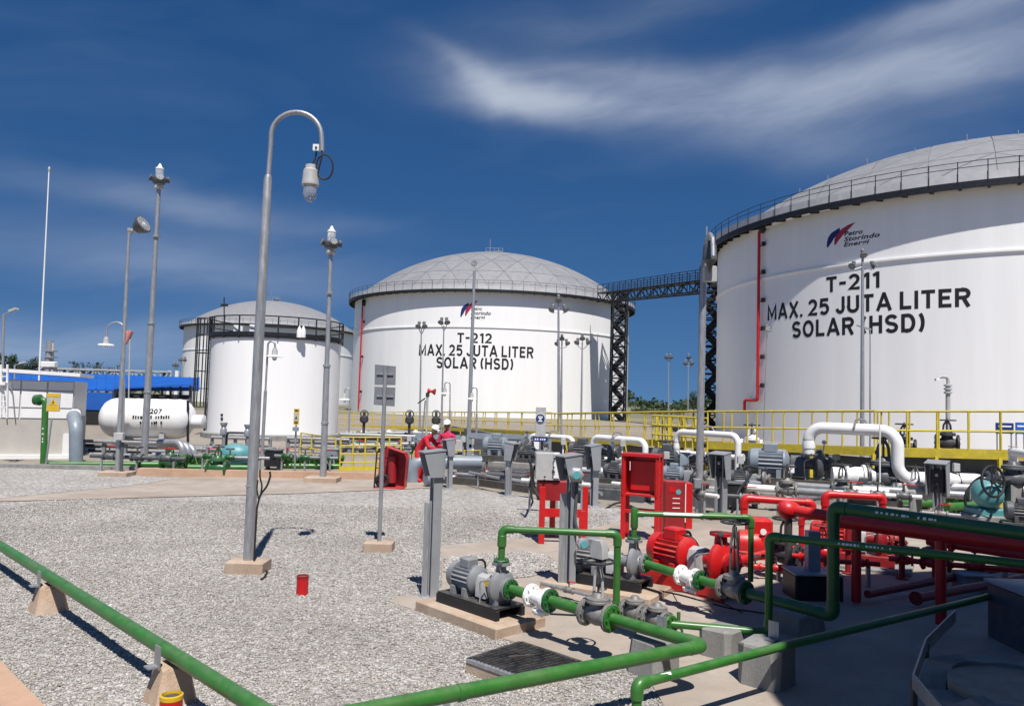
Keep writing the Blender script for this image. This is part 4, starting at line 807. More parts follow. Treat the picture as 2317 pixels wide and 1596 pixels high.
part(MB().obox(MR+dR*.78+V(.02, -.15, -.02), dR*.035, Z*.08, V(.003, -.004, 0)), 'guard_label', 'sign white', pmr)
part(MB().tube(rounded([MR+dR*.4+Z*.26, MR+dR*.6+V(.1, .1, .2), MR+dR*.7+V(.2, .25, -.2), MR+dR*.7+V(.2, .3, -.44)], .2, 5), .018, 8), 'cable', 'rubber', pmr)
# red pipework behind: two red arches, header, sphere elbow, second red pump body
p = gz(1704, 1262); t = thing('fire_pump', 'second red pump with box-like casing behind the green arch', 'pump', p); m = 'red paint'; 
part(MB().cbox(at(1716, 1206, p.y), .36, .4, .26, .04), 'casing_top', m, t); part(MB().lathe(at(1700, 1228, p.y)-V(.25, 0, 0), V(1, -.2, 0), [(0, .12), (.04, .22), (.30, .24), (.42, .2), (.55, .12)], 20), 'casing', m, t); part(MB().cbox(p+V(.02, 0, .02), .9, .5, .14, .02), 'base', m, t); part(MB().lathe(at(1737, 1222, p.y-.2), V(.3, -1, 0), [(0, .14), (.03, .14), (.035, .11)], 16), 'gland_flange', m, t); part(MB().box(p+V(0, 0, .14), .3, .3, .3), 'pedestal', m, t); part(MB().lathe(at(1726, 1202, p.y-.26), V(0, -1, 0), [(0, .05), (.02, .05)], 12), 'gauge', 'sign white', t)
Yr = 13.2
za = at(1690, 1126, Yr).z
pipe('bright red pipe arch, left of the two above the red pumps', [at(1683, 1175, Yr), at(1683, 1126, Yr), at(1836, 1137, Yr-.1), at(1836, 1172, Yr-.1)], .062, 'red paint', fit=1.18, group='red pipes', base=V(at(1683, 1175, Yr).x, Yr, 0))
pipe('bright red pipe arch, right of the two by the white loop', [at(1866, 1180, Yr-.2), at(1866, 1117, Yr-.2), at(1996, 1124, Yr-.3), at(1996, 1155, Yr-.3)], .058, 'red paint', fit=1.18, group='red pipes', base=V(at(1866, 1180, Yr).x, Yr-.2, 0))
Yd = 11.0; c = at(1784, 1152, Yd); t = pipe('dark red header pipe with ball end leading to the shade', [c, at(1900, 1170, Yd-.5)], .075, 'red paint', group='red pipes', fittings=False); part(MB().lathe(c-V(.16, 0, 0), V(1, 0, 0), [(0, .02), (.03, .09), (.09, .13), (.16, .135), (.24, .11), (.30, .075)], 18), 'ball_end', 'red paint', t); part(MB().tube([c-Z*.1, V(c.x, c.y, .02)], .05, 12), 'standpipe', 'steel dirty', t)
a, b = at(1900, 1176, 10.2), at(2330, 1232, 8.3); t = pipe('broad dark red pipe just under the topmost shaded green pipe', [a, b], .10, 'red paint', group='red pipes', fittings=False)
for (x, y0) in ((1952, 1330), (2190, 1296)): 
    k = (x-1900)/430; p = a.lerp(b, k*.86); part(MB().tube([p, V(p.x, p.y, .05)], .06, 14), 'down_leg', 'red paint', t)
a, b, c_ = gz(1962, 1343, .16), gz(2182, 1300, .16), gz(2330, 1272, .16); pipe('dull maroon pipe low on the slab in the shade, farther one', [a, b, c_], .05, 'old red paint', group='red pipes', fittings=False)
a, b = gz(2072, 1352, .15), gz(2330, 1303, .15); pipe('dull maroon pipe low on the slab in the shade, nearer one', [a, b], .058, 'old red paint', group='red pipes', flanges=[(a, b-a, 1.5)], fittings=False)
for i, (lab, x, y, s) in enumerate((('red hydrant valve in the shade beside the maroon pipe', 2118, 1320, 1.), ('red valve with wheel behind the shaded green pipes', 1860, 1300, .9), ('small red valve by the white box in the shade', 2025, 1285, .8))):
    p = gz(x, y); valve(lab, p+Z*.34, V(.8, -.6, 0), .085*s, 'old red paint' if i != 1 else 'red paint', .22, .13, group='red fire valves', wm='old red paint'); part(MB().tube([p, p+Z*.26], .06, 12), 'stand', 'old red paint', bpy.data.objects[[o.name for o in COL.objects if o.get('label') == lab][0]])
# grey boxes standing among the red pipes
for lab, x, y, w, h, m in (('grey low box with lid among the red valves', 2200, 1335, .42, .22, 'plate grey'), ('white small box behind the shaded green pipes', 1985, 1268, .22, .35, 'light grey paint'), ('slim light grey box post behind the shaded green pipes', 2128, 1262, .13, .62, 'light grey paint')):
    p = gz(x, y); t = thing('equipment_box', lab, 'box', p); part(MB().cbox(p, w, w*.8, h, .02), 'case', m, t); part(MB().cbox(p+Z*h, w*1.06, w*.86, .03, .006), 'lid', m, t)
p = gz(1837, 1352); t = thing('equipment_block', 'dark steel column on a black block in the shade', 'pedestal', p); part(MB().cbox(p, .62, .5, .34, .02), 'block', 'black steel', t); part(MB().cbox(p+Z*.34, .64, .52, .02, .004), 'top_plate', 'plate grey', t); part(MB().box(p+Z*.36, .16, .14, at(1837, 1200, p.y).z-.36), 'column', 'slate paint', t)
# wheel valve near the shade edge
p = gz(1775, 1300); valve('black valve with broad wheel among red flanges at the shade edge', p+Z*.30, V(.7, -.7, 0), .10, 'cast iron', .3, .18, group='gate valves on the pipes')

# ------------------------------------------------------------------ lower right: broken manhole, bent strip, shaded box
def manhole():
    c = gz(2322, 1556, .40); c.z = 0; t = thing('concrete_pit', 'broken round concrete pit wall in the bottom right corner', 'concrete pit', c); R = .80; n = 40; vs = []; rg = random.Random(4)
    hs = []
    for i in range(n):
        a = 2*math.pi*i/n; h = .40+.03*rg.random(); 
        if 2.3 < a < 3.6: h -= .10*rg.random()+.05
        d = V(math.cos(a), math.sin(a), 0); ro = R*(1+.012*rg.random()); ch = .05+.07*rg.random()
        vs += [c+d*ro, c+d*ro+Z*(h-ch), c+d*(ro-ch*.9)+Z*h, c+d*(R-.26)+Z*(h+.0), c+d*(R-.26)]
    fs = [(i*5+k, ((i+1) % n)*5+k, ((i+1) % n)*5+k+1, i*5+k+1) for i in range(n) for k in range(4)]
    part(MB().add(vs, fs), 'pit_wall', 'block concrete', t, smooth=False); part(MB().lathe(c, Z, [(.30, R-.27), (.395, R-.265)], 32), 'infill', 'plinth concrete', t)
    s0 = [gz(2160, 1392, .55), gz(2094, 1458, .52), gz(2066, 1540, .50), gz(2112, 1596, .50), gz(2150, 1640, .50)]
    mb = MB()
    for i in range(4): mb.beam(s0[i], s0[i+1], .012, .10)
    t2 = thing('metal_strip', 'bent galvanised metal strip hanging by the concrete pit', 'metal strip', V(s0[2].x, s0[2].y, 0))
    for i in range(4): part(MB().beam(s0[i], s0[i+1]+(s0[i+1]-s0[i]).normalized()*.006, .014, .11), 'strip_length', 'galvanised', t2)
    for i in (1, 2): part(MB().beam(V(s0[i].x+.03, s0[i].y+.05, 0), s0[i]+V(.03, .05, 0), .035), 'strip_stake', 'steel dirty', t2)
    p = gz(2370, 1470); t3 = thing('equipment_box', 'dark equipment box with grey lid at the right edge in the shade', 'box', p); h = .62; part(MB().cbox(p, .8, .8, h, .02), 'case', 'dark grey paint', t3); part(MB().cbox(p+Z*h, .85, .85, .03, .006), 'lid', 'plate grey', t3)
manhole()

# ------------------------------------------------------------------ yellow walkways and the bund wall behind the pumps
def walkway(label, p0, p1, n, wd=.9, band=.22, kick=True, lift=1.05, legs=True, mids=1):
    """p0, p1: deck edge ends (nearer side) at deck level"""
    p0, p1 = Vector(p0), Vector(p1); t = thing('walkway', label, 'walkway', V((p0.x+p1.x)/2, (p0.y+p1.y)/2, 0), 'yellow walkways'); d = (p1-p0); dh = V(d.x, d.y, 0).normalized(); s_ = V(-dh.y, dh.x, 0)
    if s_.y < 0: s_ = -s_
    m = 'yellow paint'
    part(MB().beam(p0+s_*wd/2-Z*.03, p1+s_*wd/2-Z*.03, wd, .04), 'deck', 'steel dirty', t)
    for o in (0, wd):
        part(MB().beam(p0+s_*o-Z*band*.35, p1+s_*o-Z*band*.35, .05, band), 'edge_band', m, t)
        part(MB().tube([p0+s_*o+Z*lift, p1+s_*o+Z*lift], .028, 8), 'top_rail', m, t)
        for k in range(mids): part(MB().tube([p0+s_*o+Z*lift*(k+1)/(mids+1), p1+s_*o+Z*lift*(k+1)/(mids+1)], .022, 8), 'mid_rail', m, t)
        for k in range(n+1):
            p = p0.lerp(p1, k/n)+s_*o; part(MB().tube([p-Z*.05, p+Z*lift], .026, 8), 'rail_post', m, t)
            if legs and k % 2 == 0: part(MB().beam(V(p.x, p.y, 0)+dh*.03, p-Z*.15+dh*.03, .09), 'support_leg', m if o == 0 else 'steel dirty', t)
    return t
def dk(x, ytop, ydeck, lift=1.05):
    """deck point seen at column x whose rail of the given height spans ytop..ydeck"""
    lo, hi = 8., 200.
    for _ in range(60):
        Y = (lo+hi)/2
        if at(x, ytop, Y).z-at(x, ydeck, Y).z < lift: lo = Y
        else: hi = Y
    return at(x, ydeck, Y)
wA0, wA1 = dk(2420, 930, 1026), dk(1985, 930, 1016); walkway('yellow railed walkway at the far right in front of tank T-211', wA0, wA1, 6)
wB0, wB1 = dk(1978, 929, 1015), dk(1600, 930, 1002); walkway('yellow railed walkway behind the largest white pipe loop', wB0, wB1, 6)
wC0, wC1 = dk(1590, 929, 1001), dk(1226, 935, 988); walkway('yellow railed walkway behind the middle white pipe loops', wC0, wC1, 10)
wD0, wD1 = dk(1212, 932, 978), dk(1000, 931, 966); walkway('yellow railed walkway below the lettering of tank T-212', wD0, wD1, 8)
wE0, wE1 = dk(992, 932, 966), dk(757, 931, 961); walkway('yellow railed walkway at the left foot of tank T-212', wE0, wE1, 10)
def guard(label, pts, h, n, rails=3):
    t = thing('guard_rail', label, 'railing', pts[0], 'yellow guard rails'); m = 'yellow paint'
    for i in range(len(pts)-1):
        a, b = pts[i], pts[i+1]
        for k in range(rails): part(MB().tube([a+Z*h*(k+1)/rails, b+Z*h*(k+1)/rails], .024, 8), 'rail', m, t)
        for k in range(n+1): p = a.lerp(b, k/n); part(MB().tube([p, p+Z*h], .026, 8), 'post', m, t)
        part(MB().beam(a+Z*.07, b+Z*.07, .03, .13), 'kick_plate', m, t)
guard('yellow guard rail standing right of the lamp pole by the low kerb', [gz(768, 1064), gz(905, 1062)], 1.08, 5, 4)
guard('short yellow guard rail under the small white ladder tank', [gz(678, 1040), gz(757, 1058)], 1.0, 3, 2)
guard('low yellow guard rail behind the grey pipe elbow', [gz(935, 1056), gz(1085, 1052)], .55, 4, 2)
# yellow cage on the walkway right of the stair tower
def cage():
    a, b = at(1475, 1000, 28), at(1600, 1000, 25.5); t = thing('stair_cage', 'dense yellow cage of stair rails right of the black tower', 'railing', V(a.x, a.y, 0)); m = 'yellow paint'
    z1 = at(1500, 940, 28).z
    for k in range(9): p = a.lerp(b, k/8); part(MB().tube([V(p.x, p.y, .9), V(p.x, p.y, z1)], .03, 8), 'bar', m, t)
    for zz in (z1, z1-.33, z1-.66): part(MB().tube([V(a.x, a.y, zz), V(b.x, b.y, zz)], .03, 8), 'rail', m, t)
    for k in range(4): p = a.lerp(b, .1+k*.25)+V(.2, 1.2, 0); part(MB().beam(V(p.x, p.y, .5), V(p.x, p.y, z1), .12), 'column', m, t)
cage()
mb = MB(); off = V(.25, .35, 0)
pts = [V(wA0.x, wA0.y, 0)+off, V(wB0.x, wB0.y, 0)+off, V(wC0.x, wC0.y, 0)+off, V(wC1.x, wC1.y, 0)+off, V(wD1.x, wD1.y+1.5, 0)]
zs = [wA0.z-.22, wB0.z-.2, wC0.z-.2, wC1.z-.2, .45]
t = thing('bund_wall', 'grey concrete bund wall under the yellow walkway', 'wall', pts[1])
for i in range(4): part(MB().prism([pts[i], pts[i+1], pts[i+1]+V(.2, .25, 0), pts[i]+V(.2, .25, 0)], Z*((zs[i]+zs[i+1])/2)), 'wall_length', 'bund concrete', t, smooth=False)

# ------------------------------------------------------------------ rear pump row with white pipe loops
def white_loop(label, xl, yl0, yt, xr, yr1, Yl, Yr, r, tail=None, flange_y=None):
    a = at(xl, yl0, Yl); b = at(xl+6, yt, Yl); c = at(xr-4, yt+4, Yr); c.z = b.z; d_ = at(xr, yr1, Yr)
    b = V(a.x, a.y, b.z); pts = [a, b, V(d_.x, d_.y, b.z), V(d_.x, d_.y, d_.z)]
    if tail: pts.append(V(d_.x, d_.y, d_.z)+Vector(tail))
    t = pipe(label, pts, r, 'white paint', bend=r*2.6, group='white pipe loops', fittings=False, n=20, base=V(a.x, a.y, 0))
    part(MB().flange(a+Z*.03, Z, r*1.5, .025), 'flange', 'dark grey paint', t)
    part(MB().lathe(a+Z*.18, Z, [(0, r*.98), (.02, r*1.12), (.10, r*1.12), (.2, r*1.02)], 18), 'reducer', 'white paint', t); part(MB().lathe(a+Z*.42, Z, [(0, r*1.02), (.006, r*1.03), (.02, r*1.03)], 18), 'weld_band', 'plinth concrete', t)
    return t, pts
wl1, q1 = white_loop('largest white pipe loop, in front of tank T-211', 1829, 1030, 966, 2030, 1082, 20.6, 19.4, .15, (.75, -.1, 0))
p = q1[3]; part(MB().tube([V(p.x+.03, p.y-.02, 0), V(p.x+.03, p.y-.02, p.z-.1)], .07, 14), 'prop_post', 'white paint', wl1)
part(MB().tube([at(1990, 1110, 19.3), at(1990, 960, 19.3)], .02, 8), 'sign_rod', 'white paint', wl1)
wl2, q2 = white_loop('white pipe loop left of the tall lamp pole base', 1530, 1030, 976, 1668, 1120, 24.4, 22.6, .095)
wl3, q3 = white_loop('white pipe loop above the open red cabinet', 1340, 1040, 988, 1458, 1100, 26.5, 24.8, .10)
wl4, q4 = white_loop('white pipe loop carrying the small blue sign', 1198, 1030, 984, 1295, 1075, 28.5, 27.2, .09)
wl5, q5 = white_loop('white pipe elbow at the right edge below the walkway', 2292, 1050, 1022, 2345, 1060, 18.8, 17.5, .10)
for w, (x, y, Y) in ((wl3, (1396, 985, 25.6)), (wl4, (1252, 982, 27.8)), (wl2, (1600, 972, 23.5)), (wl1, (1945, 958, 19.9))):
    q = at(x, y, Y); part(MB().tube(rounded([q+V(-.2, -.1, -.12), q+V(-.1, 0, .12), q+V(.12, 0, .1), q+V(.25, -.1, -.12)], .1, 4), .03, 6), 'vent_valve', 'valve iron', w)
# header pipes behind
for lab, pts, r in (('white header pipe behind the red cabinet', [at(1478, 1056, 24.5), at(1236, 1047, 29.5)], .12), ('white header pipe running behind the largest loop', [at(2060, 1081, 19.6), at(2230, 1086, 20.6)], .17), ('thin white pipe across the wall behind the middle loops', [at(1180, 1032, 31), at(1480, 1040, 27)], .07), ('white pipe under the yellow walkway behind grey pumps', [at(1480, 1018, 27), at(1680, 1035, 24.6)], .08)):
    pipe(lab, pts, r, 'white paint', group='white header pipes', fittings=False, flanges=[(pts[1], pts[1]-pts[0], 1.6), (pts[0].lerp(pts[1], .4), pts[1]-pts[0], 1.5)])
def rear_pump(label, x, y, S, zs, Y, mm, mv, d=V(.9, -.43, 0), **k):
    q = at(x, y, Y); return pump(label, (q.x, q.y), d, zs, S, mm, mv, skid='steel dirty', plinth='block concrete', group='process pumps', **k)
rear_pump('large slate grey motor pump feeding the largest white loop', 1697, 1070, 1.75, .98, 21.6, 'slate paint', 'dark grey paint', V(.93, -.36, 0), disch=False, mg='dark grey paint')
q = at(1790, 1060, 20.4); t = thing('notice_plate', 'small white plate marked P on the large slate grey pump', 'sign', q, None); part(MB().obox(q, V(.075, 0, 0), V(0, .005, 0), Z*.10), 'plate', 'sign white', t); mb = MB(); flat_text(mb, 'P', q+V(-.03, -.008, -.04), V(1, 0, 0), Z, .055, .09); part(mb, 'lettering', 'black paint', t)
rear_pump('dark grey pump behind the tall lamp pole, left leg of white loop', 1478, 1078, 1.45, .80, 24.8, 'dark grey paint', 'dark grey paint', V(.9, -.43, 0), disch=False, mg='slate paint')
rear_pump('dark grey pump half hidden behind the open red cabinet', 1290, 1075, 1.45, .80, 27.0, 'dark grey paint', 'dark grey paint', V(.9, -.43, 0), disch=False, mg='slate paint')
rear_pump('grey pump with dark skid right of the two workers', 1096, 1050, 1.5, .80, 28.3, 'slate paint', 'dark grey paint', V(.95, -.3, 0), disch=False, mg='slate paint')
# white strainer and valves right of the large pump
q = at(1882, 1074, 20.0); t = thing('strainer', 'large white flanged strainer with saddle beside the slate grey pump', 'strainer', V(q.x, q.y, 0), 'pipe strainers'); d = V(.97, -.2, 0).normalized()
part(MB().lathe(q, d, [(0, .21), (.3, .21), (.32, .27), (.38, .27), (.40, .2), (.55, .24), (.7, .24), (.72, .3), (.78, .3), (.80, .2), (1.0, .22)], 22), 'body', 'white paint', t); part(MB().lathe(q+d*.62, -Z, [(0, .2), (.3, .13), (.42, .12), (.44, .26), (.5, .26)], 18), 'saddle', 'white paint', t); part(MB().box(V((q+d*.62).x, (q+d*.62).y, 0), .5, .4, q.z-.5), 'pedestal', 'block concrete', t)
valve('dark grey gate valve standing over the white strainer', q+d*1.22, d, .19, 'dark grey paint', .55, .26, group='rear gate valves')
for k, (lab, x, y, Y, m) in enumerate((('black gate valve with yellow stem guard behind the walkway rail', 2142, 1002, 26, 'cast iron'), ('black valve with upright wheel behind the right walkway', 2045, 1012, 25.5, 'black steel'), ('grey valve body under the middle yellow walkway', 1505, 1050, 25.6, 'valve iron'), ('grey valve body behind the white panel box', 1130, 1040, 30, 'valve iron'), ('white valve on the bund wall beneath the yellow walkway', 1700, 1012, 26.5, 'white paint'))):
    q = at(x, y, Y); v_ = valve(lab, q, V(.9, -.4, 0), .16, m, .4, .26, group='rear gate valves'); part(MB().box(V(q.x, q.y, 0), .22, .22, max(.1, q.z-.12)), 'stand', 'block concrete', v_)
# teal motor with big handwheel
q = at(2234, 1117, 15.8); d = V(.45, .9, 0).normalized(); t = thing('teal_motor', 'round teal motor on a teal base at the right edge', 'motor', V(q.x, q.y, 0), None)
part(MB().lathe(q-d*.25, d, [(0, .05), (.02, .16), (.08, .24), (.2, .285), (.42, .29), (.55, .26), (.9, .26)], 26), 'barrel', 'teal paint', t); part(MB().cbox(V(q.x, q.y, .0)+d*.2, .75, .7, q.z-.42, .03), 'pedestal', 'block concrete', t); part(MB().cbox(V(q.x, q.y, q.z-.42)+d*.2, .62, .6, .14, .03), 'base', 'teal paint', t)
for k in range(5): part(MB().obox(q+V(.33, .1, -.12+.07*k), V(.05, 0, 0), d*.2, Z*.012), 'cooling_fin', 'teal paint', t)
q = at(2246, 1088, 15.3); t = valve('black gate valve whose big spoked wheel hides the teal motor', q+V(.75, .55, 0), V(.9, -.4, 0), .13, 'dark grey paint', .12, 0, group='rear gate valves'); handwheel(q, V(.35, -1, .12), .30, t, 'rubber', 5); part(MB().tube([q, q+V(.75, .55, 0)], .03, 8), 'stem', 'steel dirty', t); part(MB().box(V(q.x+.75, q.y+.55, 0), .25, .25, q.z-.1), 'stand', 'block concrete', t)
# push-button posts in the rear
def st(label, x, yb, yt, w, hd, face, **k):
    p = gz(x, yb); h = at(x, yt, p.y).z; return station(label, p, h, w, face, hd, **k)
st('grey button post with black face left of the open red cabinet', 1343, 1146, 1012, .17, (.36, .55), V(-.9, -.35, 0), m='plate grey', panel='black steel')
st('grey button post with black face right of the tall lamp pole', 1630, 1166, 1030, .22, (.42, .55), V(-.75, -.65, 0), m='plate grey', panel='black steel')
st('grey button post with black face under the largest white loop', 2122, 1184, 1052, .18, (.44, .70), V(-.7, -.7, 0), m='plate grey', panel='black steel')
st('grey button post in front of the rear pump beside the kerb', 1149, 1122, 1005, .15, (.30, .42), V(.9, -.45, 0), m='plate grey')
st('grey button post the workers are standing at', 1016, 1106, 997, .14, (.26, .42), V(-.8, -.5, 0), m='plate grey')
# electrical frames with white boxes in the far middle
def frame(label, x0, x1, yt, yb, Y, boxes):
    a, b = at(x0, yb, Y), at(x1, yb, Y); zt = at(x0, yt, Y).z; t = thing('switch_rack', label, 'switch rack', V((a.x+b.x)/2, Y, 0), 'grey equipment frames')
    for p in (a, (a+b)/2, b): part(MB().box(V(p.x, p.y, 0), .22, .15, zt), 'upright', 'slate paint', t)
    part(MB().beam(V(a.x, Y, zt), V(b.x, Y, zt), .2, .2), 'head_beam', 'slate paint', t); part(MB().beam(V(a.x, Y, zt*.5), V(b.x, Y, zt*.5), .15, .15), 'mid_beam', 'slate paint', t)
    for (x, w, h, m) in boxes: p = at(x, yb, Y-.2); part(MB().cbox(V(p.x, p.y, zt-h-.1), w, .25, h, .02), 'switch_box', m, t); part(MB().cbox(V(p.x+w*.65, p.y, zt-h-.1), w*.35, .25, h*.9, .02), 'relay_box', 'black steel', t)
frame('grey frame with two white switch boxes right of the workers', 1060, 1178, 984, 1040, 33, [(1085, .5, .7, 'dark grey paint'), (1112, .55, .75, 'white paint')])
frame('grey frame with white box behind the workers', 938, 1040, 986, 1040, 34, [(952, .4, .6, 'grey paint'), (1030, .6, .5, 'light grey paint')])
frame('grey frame with white box left of the small blue sign', 1183, 1240, 986, 1040, 32.5, [(1205, .5, .75, 'white paint')])
# blue-grey bent pipe by the workers
a = gz(928, 1094); pipe('big blue-grey pipe elbow lying left of the workers', [V(a.x, a.y+.4, 0), V(a.x, a.y+.4, at(930, 1044, a.y+.4).z), at(1088, 1046, a.y+.9)], .20, 'slate paint', bend=.42, group='blue-grey pipes', fittings=False, n=20)
pipe('blue-grey pipe stub low on the ground by the fire hose box', [at(962, 1083, 21.5), at(1000, 1082, 21.8)], .16, 'slate paint', group='blue-grey pipes', fittings=False)
# kerb rails along the edge of the equipment area
e0, e1 = gz(1005, 1092), gz(1700, 1190)
kk = [gz(1005, 1093), gz(1080, 1098), gz(1200, 1115), gz(1345, 1142)]
for i in range(3): t = single(MB().beam(kk[i]+Z*.10, kk[i+1]+Z*.10, .16, .2), 'channel_kerb', 'steel dirty', ('dark steel channel kerb behind the gravel, left length', 'dark steel channel kerb behind the gravel, middle length', 'dark steel channel kerb behind the red panel stand')[i], 'kerb', kk[i], 'steel channel kerbs')
pipe('thin grey pipe lying along the steel kerb', [kk[0]+V(.2, .35, .26), kk[1]+V(.2, .35, .24), kk[2]+V(.2, .3, .24), kk[3]+V(.2, .3, .24)], .05, 'galvanised', group=None, fittings=False)
for lab, x, y, w, h in (('black box skid right of the workers', 1140, 1098, 1.5, .32), ('dark pump skid behind the steel kerb', 1120, 1078, 2.4, .28), ('dark skid under the pump behind the red cabinet', 1395, 1128, 1.6, .3), ('dark skid under the pump behind the tall lamp pole', 1560, 1140, 1.6, .3)):
    p = gz(x, y); t = thing('skid_base', lab, 'skid', p, 'pump skids'); part(MB().cbox(p, w, .8, h, .03, (V(.9, -.43, 0), V(.43, .9, 0))), 'base', 'black steel' if 'black' in lab else 'dark grey paint', t); part(MB().box(p+Z*h, w*.94, .7, .02, (V(.9, -.43, 0), V(.43, .9, 0))), 'top_plate', 'steel dirty', t)
# red fire hose box
def hosebox():
    p = gz(880, 1106); t = thing('hose_box', 'open red fire hose box standing at the end of the sandy path', 'hose box', p, 'red cabinets'); f = V(-.95, -.3, 0).normalized(); s_ = V(-f.y, f.x, 0); m = 'red paint'
    H = 1.05; w = .55
    prof = [(-.42, 0), (.40, 0), (.40, .75), (.32, 1.0), (-.36, H+.08), (-.42, 1.0)]; prof = [(-.40, .02), (-.36, .98), (-.10, 1.10), (.38, .95), (.44, .80), (.40, .02)]
    part(MB().prism([p+V(1, 0, 0)*a+V(0, .5, 0)+Z*b for a, b in prof], V(0, .02, 0)), 'back_panel', 'old red paint', t, smooth=False)
    for i in ((2, 3), (3, 4), (4, 5), (0, 5)):
        a, b = prof[i[0]], prof[i[1]]; part(MB().prism([p+V(a[0], 0, a[1]), p+V(b[0], 0, b[1]), p+V(b[0], .5, b[1]), p+V(a[0], .5, a[1])], V(-.012, 0, .012)), 'shell_panel', m, t, smooth=False)
    for (a, b) in ((0, 1), (1, 2)): part(MB().beam(p+V(prof[a][0], 0, prof[a][1]), p+V(prof[b][0], 0, prof[b][1]), .035), 'frame_bar', 'black steel', t)
    for k in range(3): part(MB().beam(p+V(-.39, .0, .3+.25*k), p+V(-.1, .3, .3+.25*k), .02), 'rack_bar', 'black steel', t)
    part(MB().tube([p+V(.02, .30, .15), p+V(.02, .30, .85)], .12, 14), 'hose_drum', 'old red paint', t); part(MB().tube(loop_pts(p+V(-.22, .2, .2), V(.2, -1, 0), .15), .05, 10, False), 'hose_coil', 'rubber', t)
hosebox()
# small blue sign with its legend plate
def blue_sign():
    q = at(1222, 946, 27.3); t = thing('safety_sign', 'blue round mandatory sign on a white plate above a white loop', 'sign', V(q.x, q.y, 0), 'safety signs'); s = 27.3/FO
    part(MB().cbox(at(1222, 987, 27.3), 23*s, .04, 66*s, .01), 'board', 'light grey paint', t); part(MB().lathe(q-V(0, .025, 0), V(0, -1, 0), [(0, 11.5*s), (.01, 11.5*s)], 28), 'white_ring', 'sign white', t); part(MB().lathe(q-V(0, .037, 0), V(0, -1, 0), [(0, 10.2*s), (.01, 10.2*s)], 28), 'blue_disc', 'sign blue', t)
    part(MB().lathe(q+V(0, -.05, .02), V(0, -1, 0), [(0, 3.6*s), (.008, 3.4*s)], 16), 'head_mark', 'sign white', t); part(MB().prism([q+V(a*s, -.05, b*s) for a, b in ((-6, 1), (-5, 4.5), (0, 6.5), (5, 4.5), (6, 1), (4, 2), (0, 3.2), (-4, 2))], V(0, -.008, 0)), 'hat_mark', 'sign white', t); part(MB().prism([q+V(a*s, -.05, b*s) for a, b in ((-5.5, -7), (-3, -3.5), (3, -3.5), (5.5, -7))], V(0, -.008, 0)), 'shoulder_mark', 'sign white', t)
    part(MB().tube([V(q.x, q.y, 0), at(1222, 985, 27.3)], .03, 10), 'post', 'galvanised', t)
    b = at(1222, 993, 27.0); part(MB().obox(b, V(16*s, 0, 0), V(0, .01, 0), Z*5.5*s), 'legend_plate', 'sign blue', t)
    for k, (x0, x1) in enumerate(((-13, -9), (-8, -4), (-1, 2), (3, 6), (7, 12))): part(MB().obox(b+V((x0+x1)/2*s, -.013, 0), V((x1-x0)/2.4*s, 0, 0), V(0, .003, 0), Z*1.9*s), 'legend_mark', 'sign white', t)
blue_sign()
# blue-white boards at far right on the tank foot, pale drums
for lab, x, y, w, h in (('dark blue notice board at the foot of tank T-211', 2272, 968, 40, 24), ('blue and white notice board at the far right edge', 2308, 968, 22, 26)):
    q = at(x, y, 33); s = 33/FO; t = thing('notice_board', lab, 'notice board', V(q.x, q.y, 0), 'notice boards'); part(MB().obox(q, V(w/2*s, 0, 0), V(0, .02, 0), Z*h/2*s), 'board', 'sign blue' if 'dark' in lab else 'blue sheet', t); part(MB().obox(q+V(0, -.025, h*.18*s), V(w*.36*s, 0, 0), V(0, .004, 0), Z*h*.07*s), 'legend', 'sign white', t)
    for g in (-1, 1): part(MB().tube([V(q.x+g*w*.4*s, q.y+.03, 0), V(q.x+g*w*.4*s, q.y+.03, q.z)], .03, 8), 'post', 'galvanised', t)
# vent pipe with rings in front of T-211
q = at(2144, 1000, 30); t = thing('vent_pipe', 'pale gooseneck vent pipe with ring collars before tank T-211', 'vent', V(q.x, q.y, 0)); top = at(2144, 868, 30); part(MB().tube([V(q.x, q.y, 0), top], .085, 14), 'standpipe', 'light grey paint', t)
for y in (890, 882, 874): part(MB().lathe(at(2144, y, 30), Z, [(0, .1), (.02, .15), (.07, .15), (.09, .1)], 14), 'collar', 'light grey paint', t)
part(MB().tube(rounded([top, at(2144, 852, 30), at(2126, 852, 30), at(2118, 858, 30)], .2, 6), .06, 10), 'gooseneck', 'light grey paint', t); part(MB().cbox(at(2120, 861, 30)-Z*.0, .16, .14, .1, .01), 'vent_head', 'white paint', t)
# green floor pipes behind
for lab, x0, y0, x1, y1 in (('green ground pipe behind the white prop post', 2010, 1136, 2110, 1138), ('green ground pipe behind the teal motor', 2140, 1146, 2215, 1142)):
    pipe(lab, [gz(x0, y0, .2), gz(x1, y1, .2)], .1, 'green paint', fittings=False, group='green pipes')

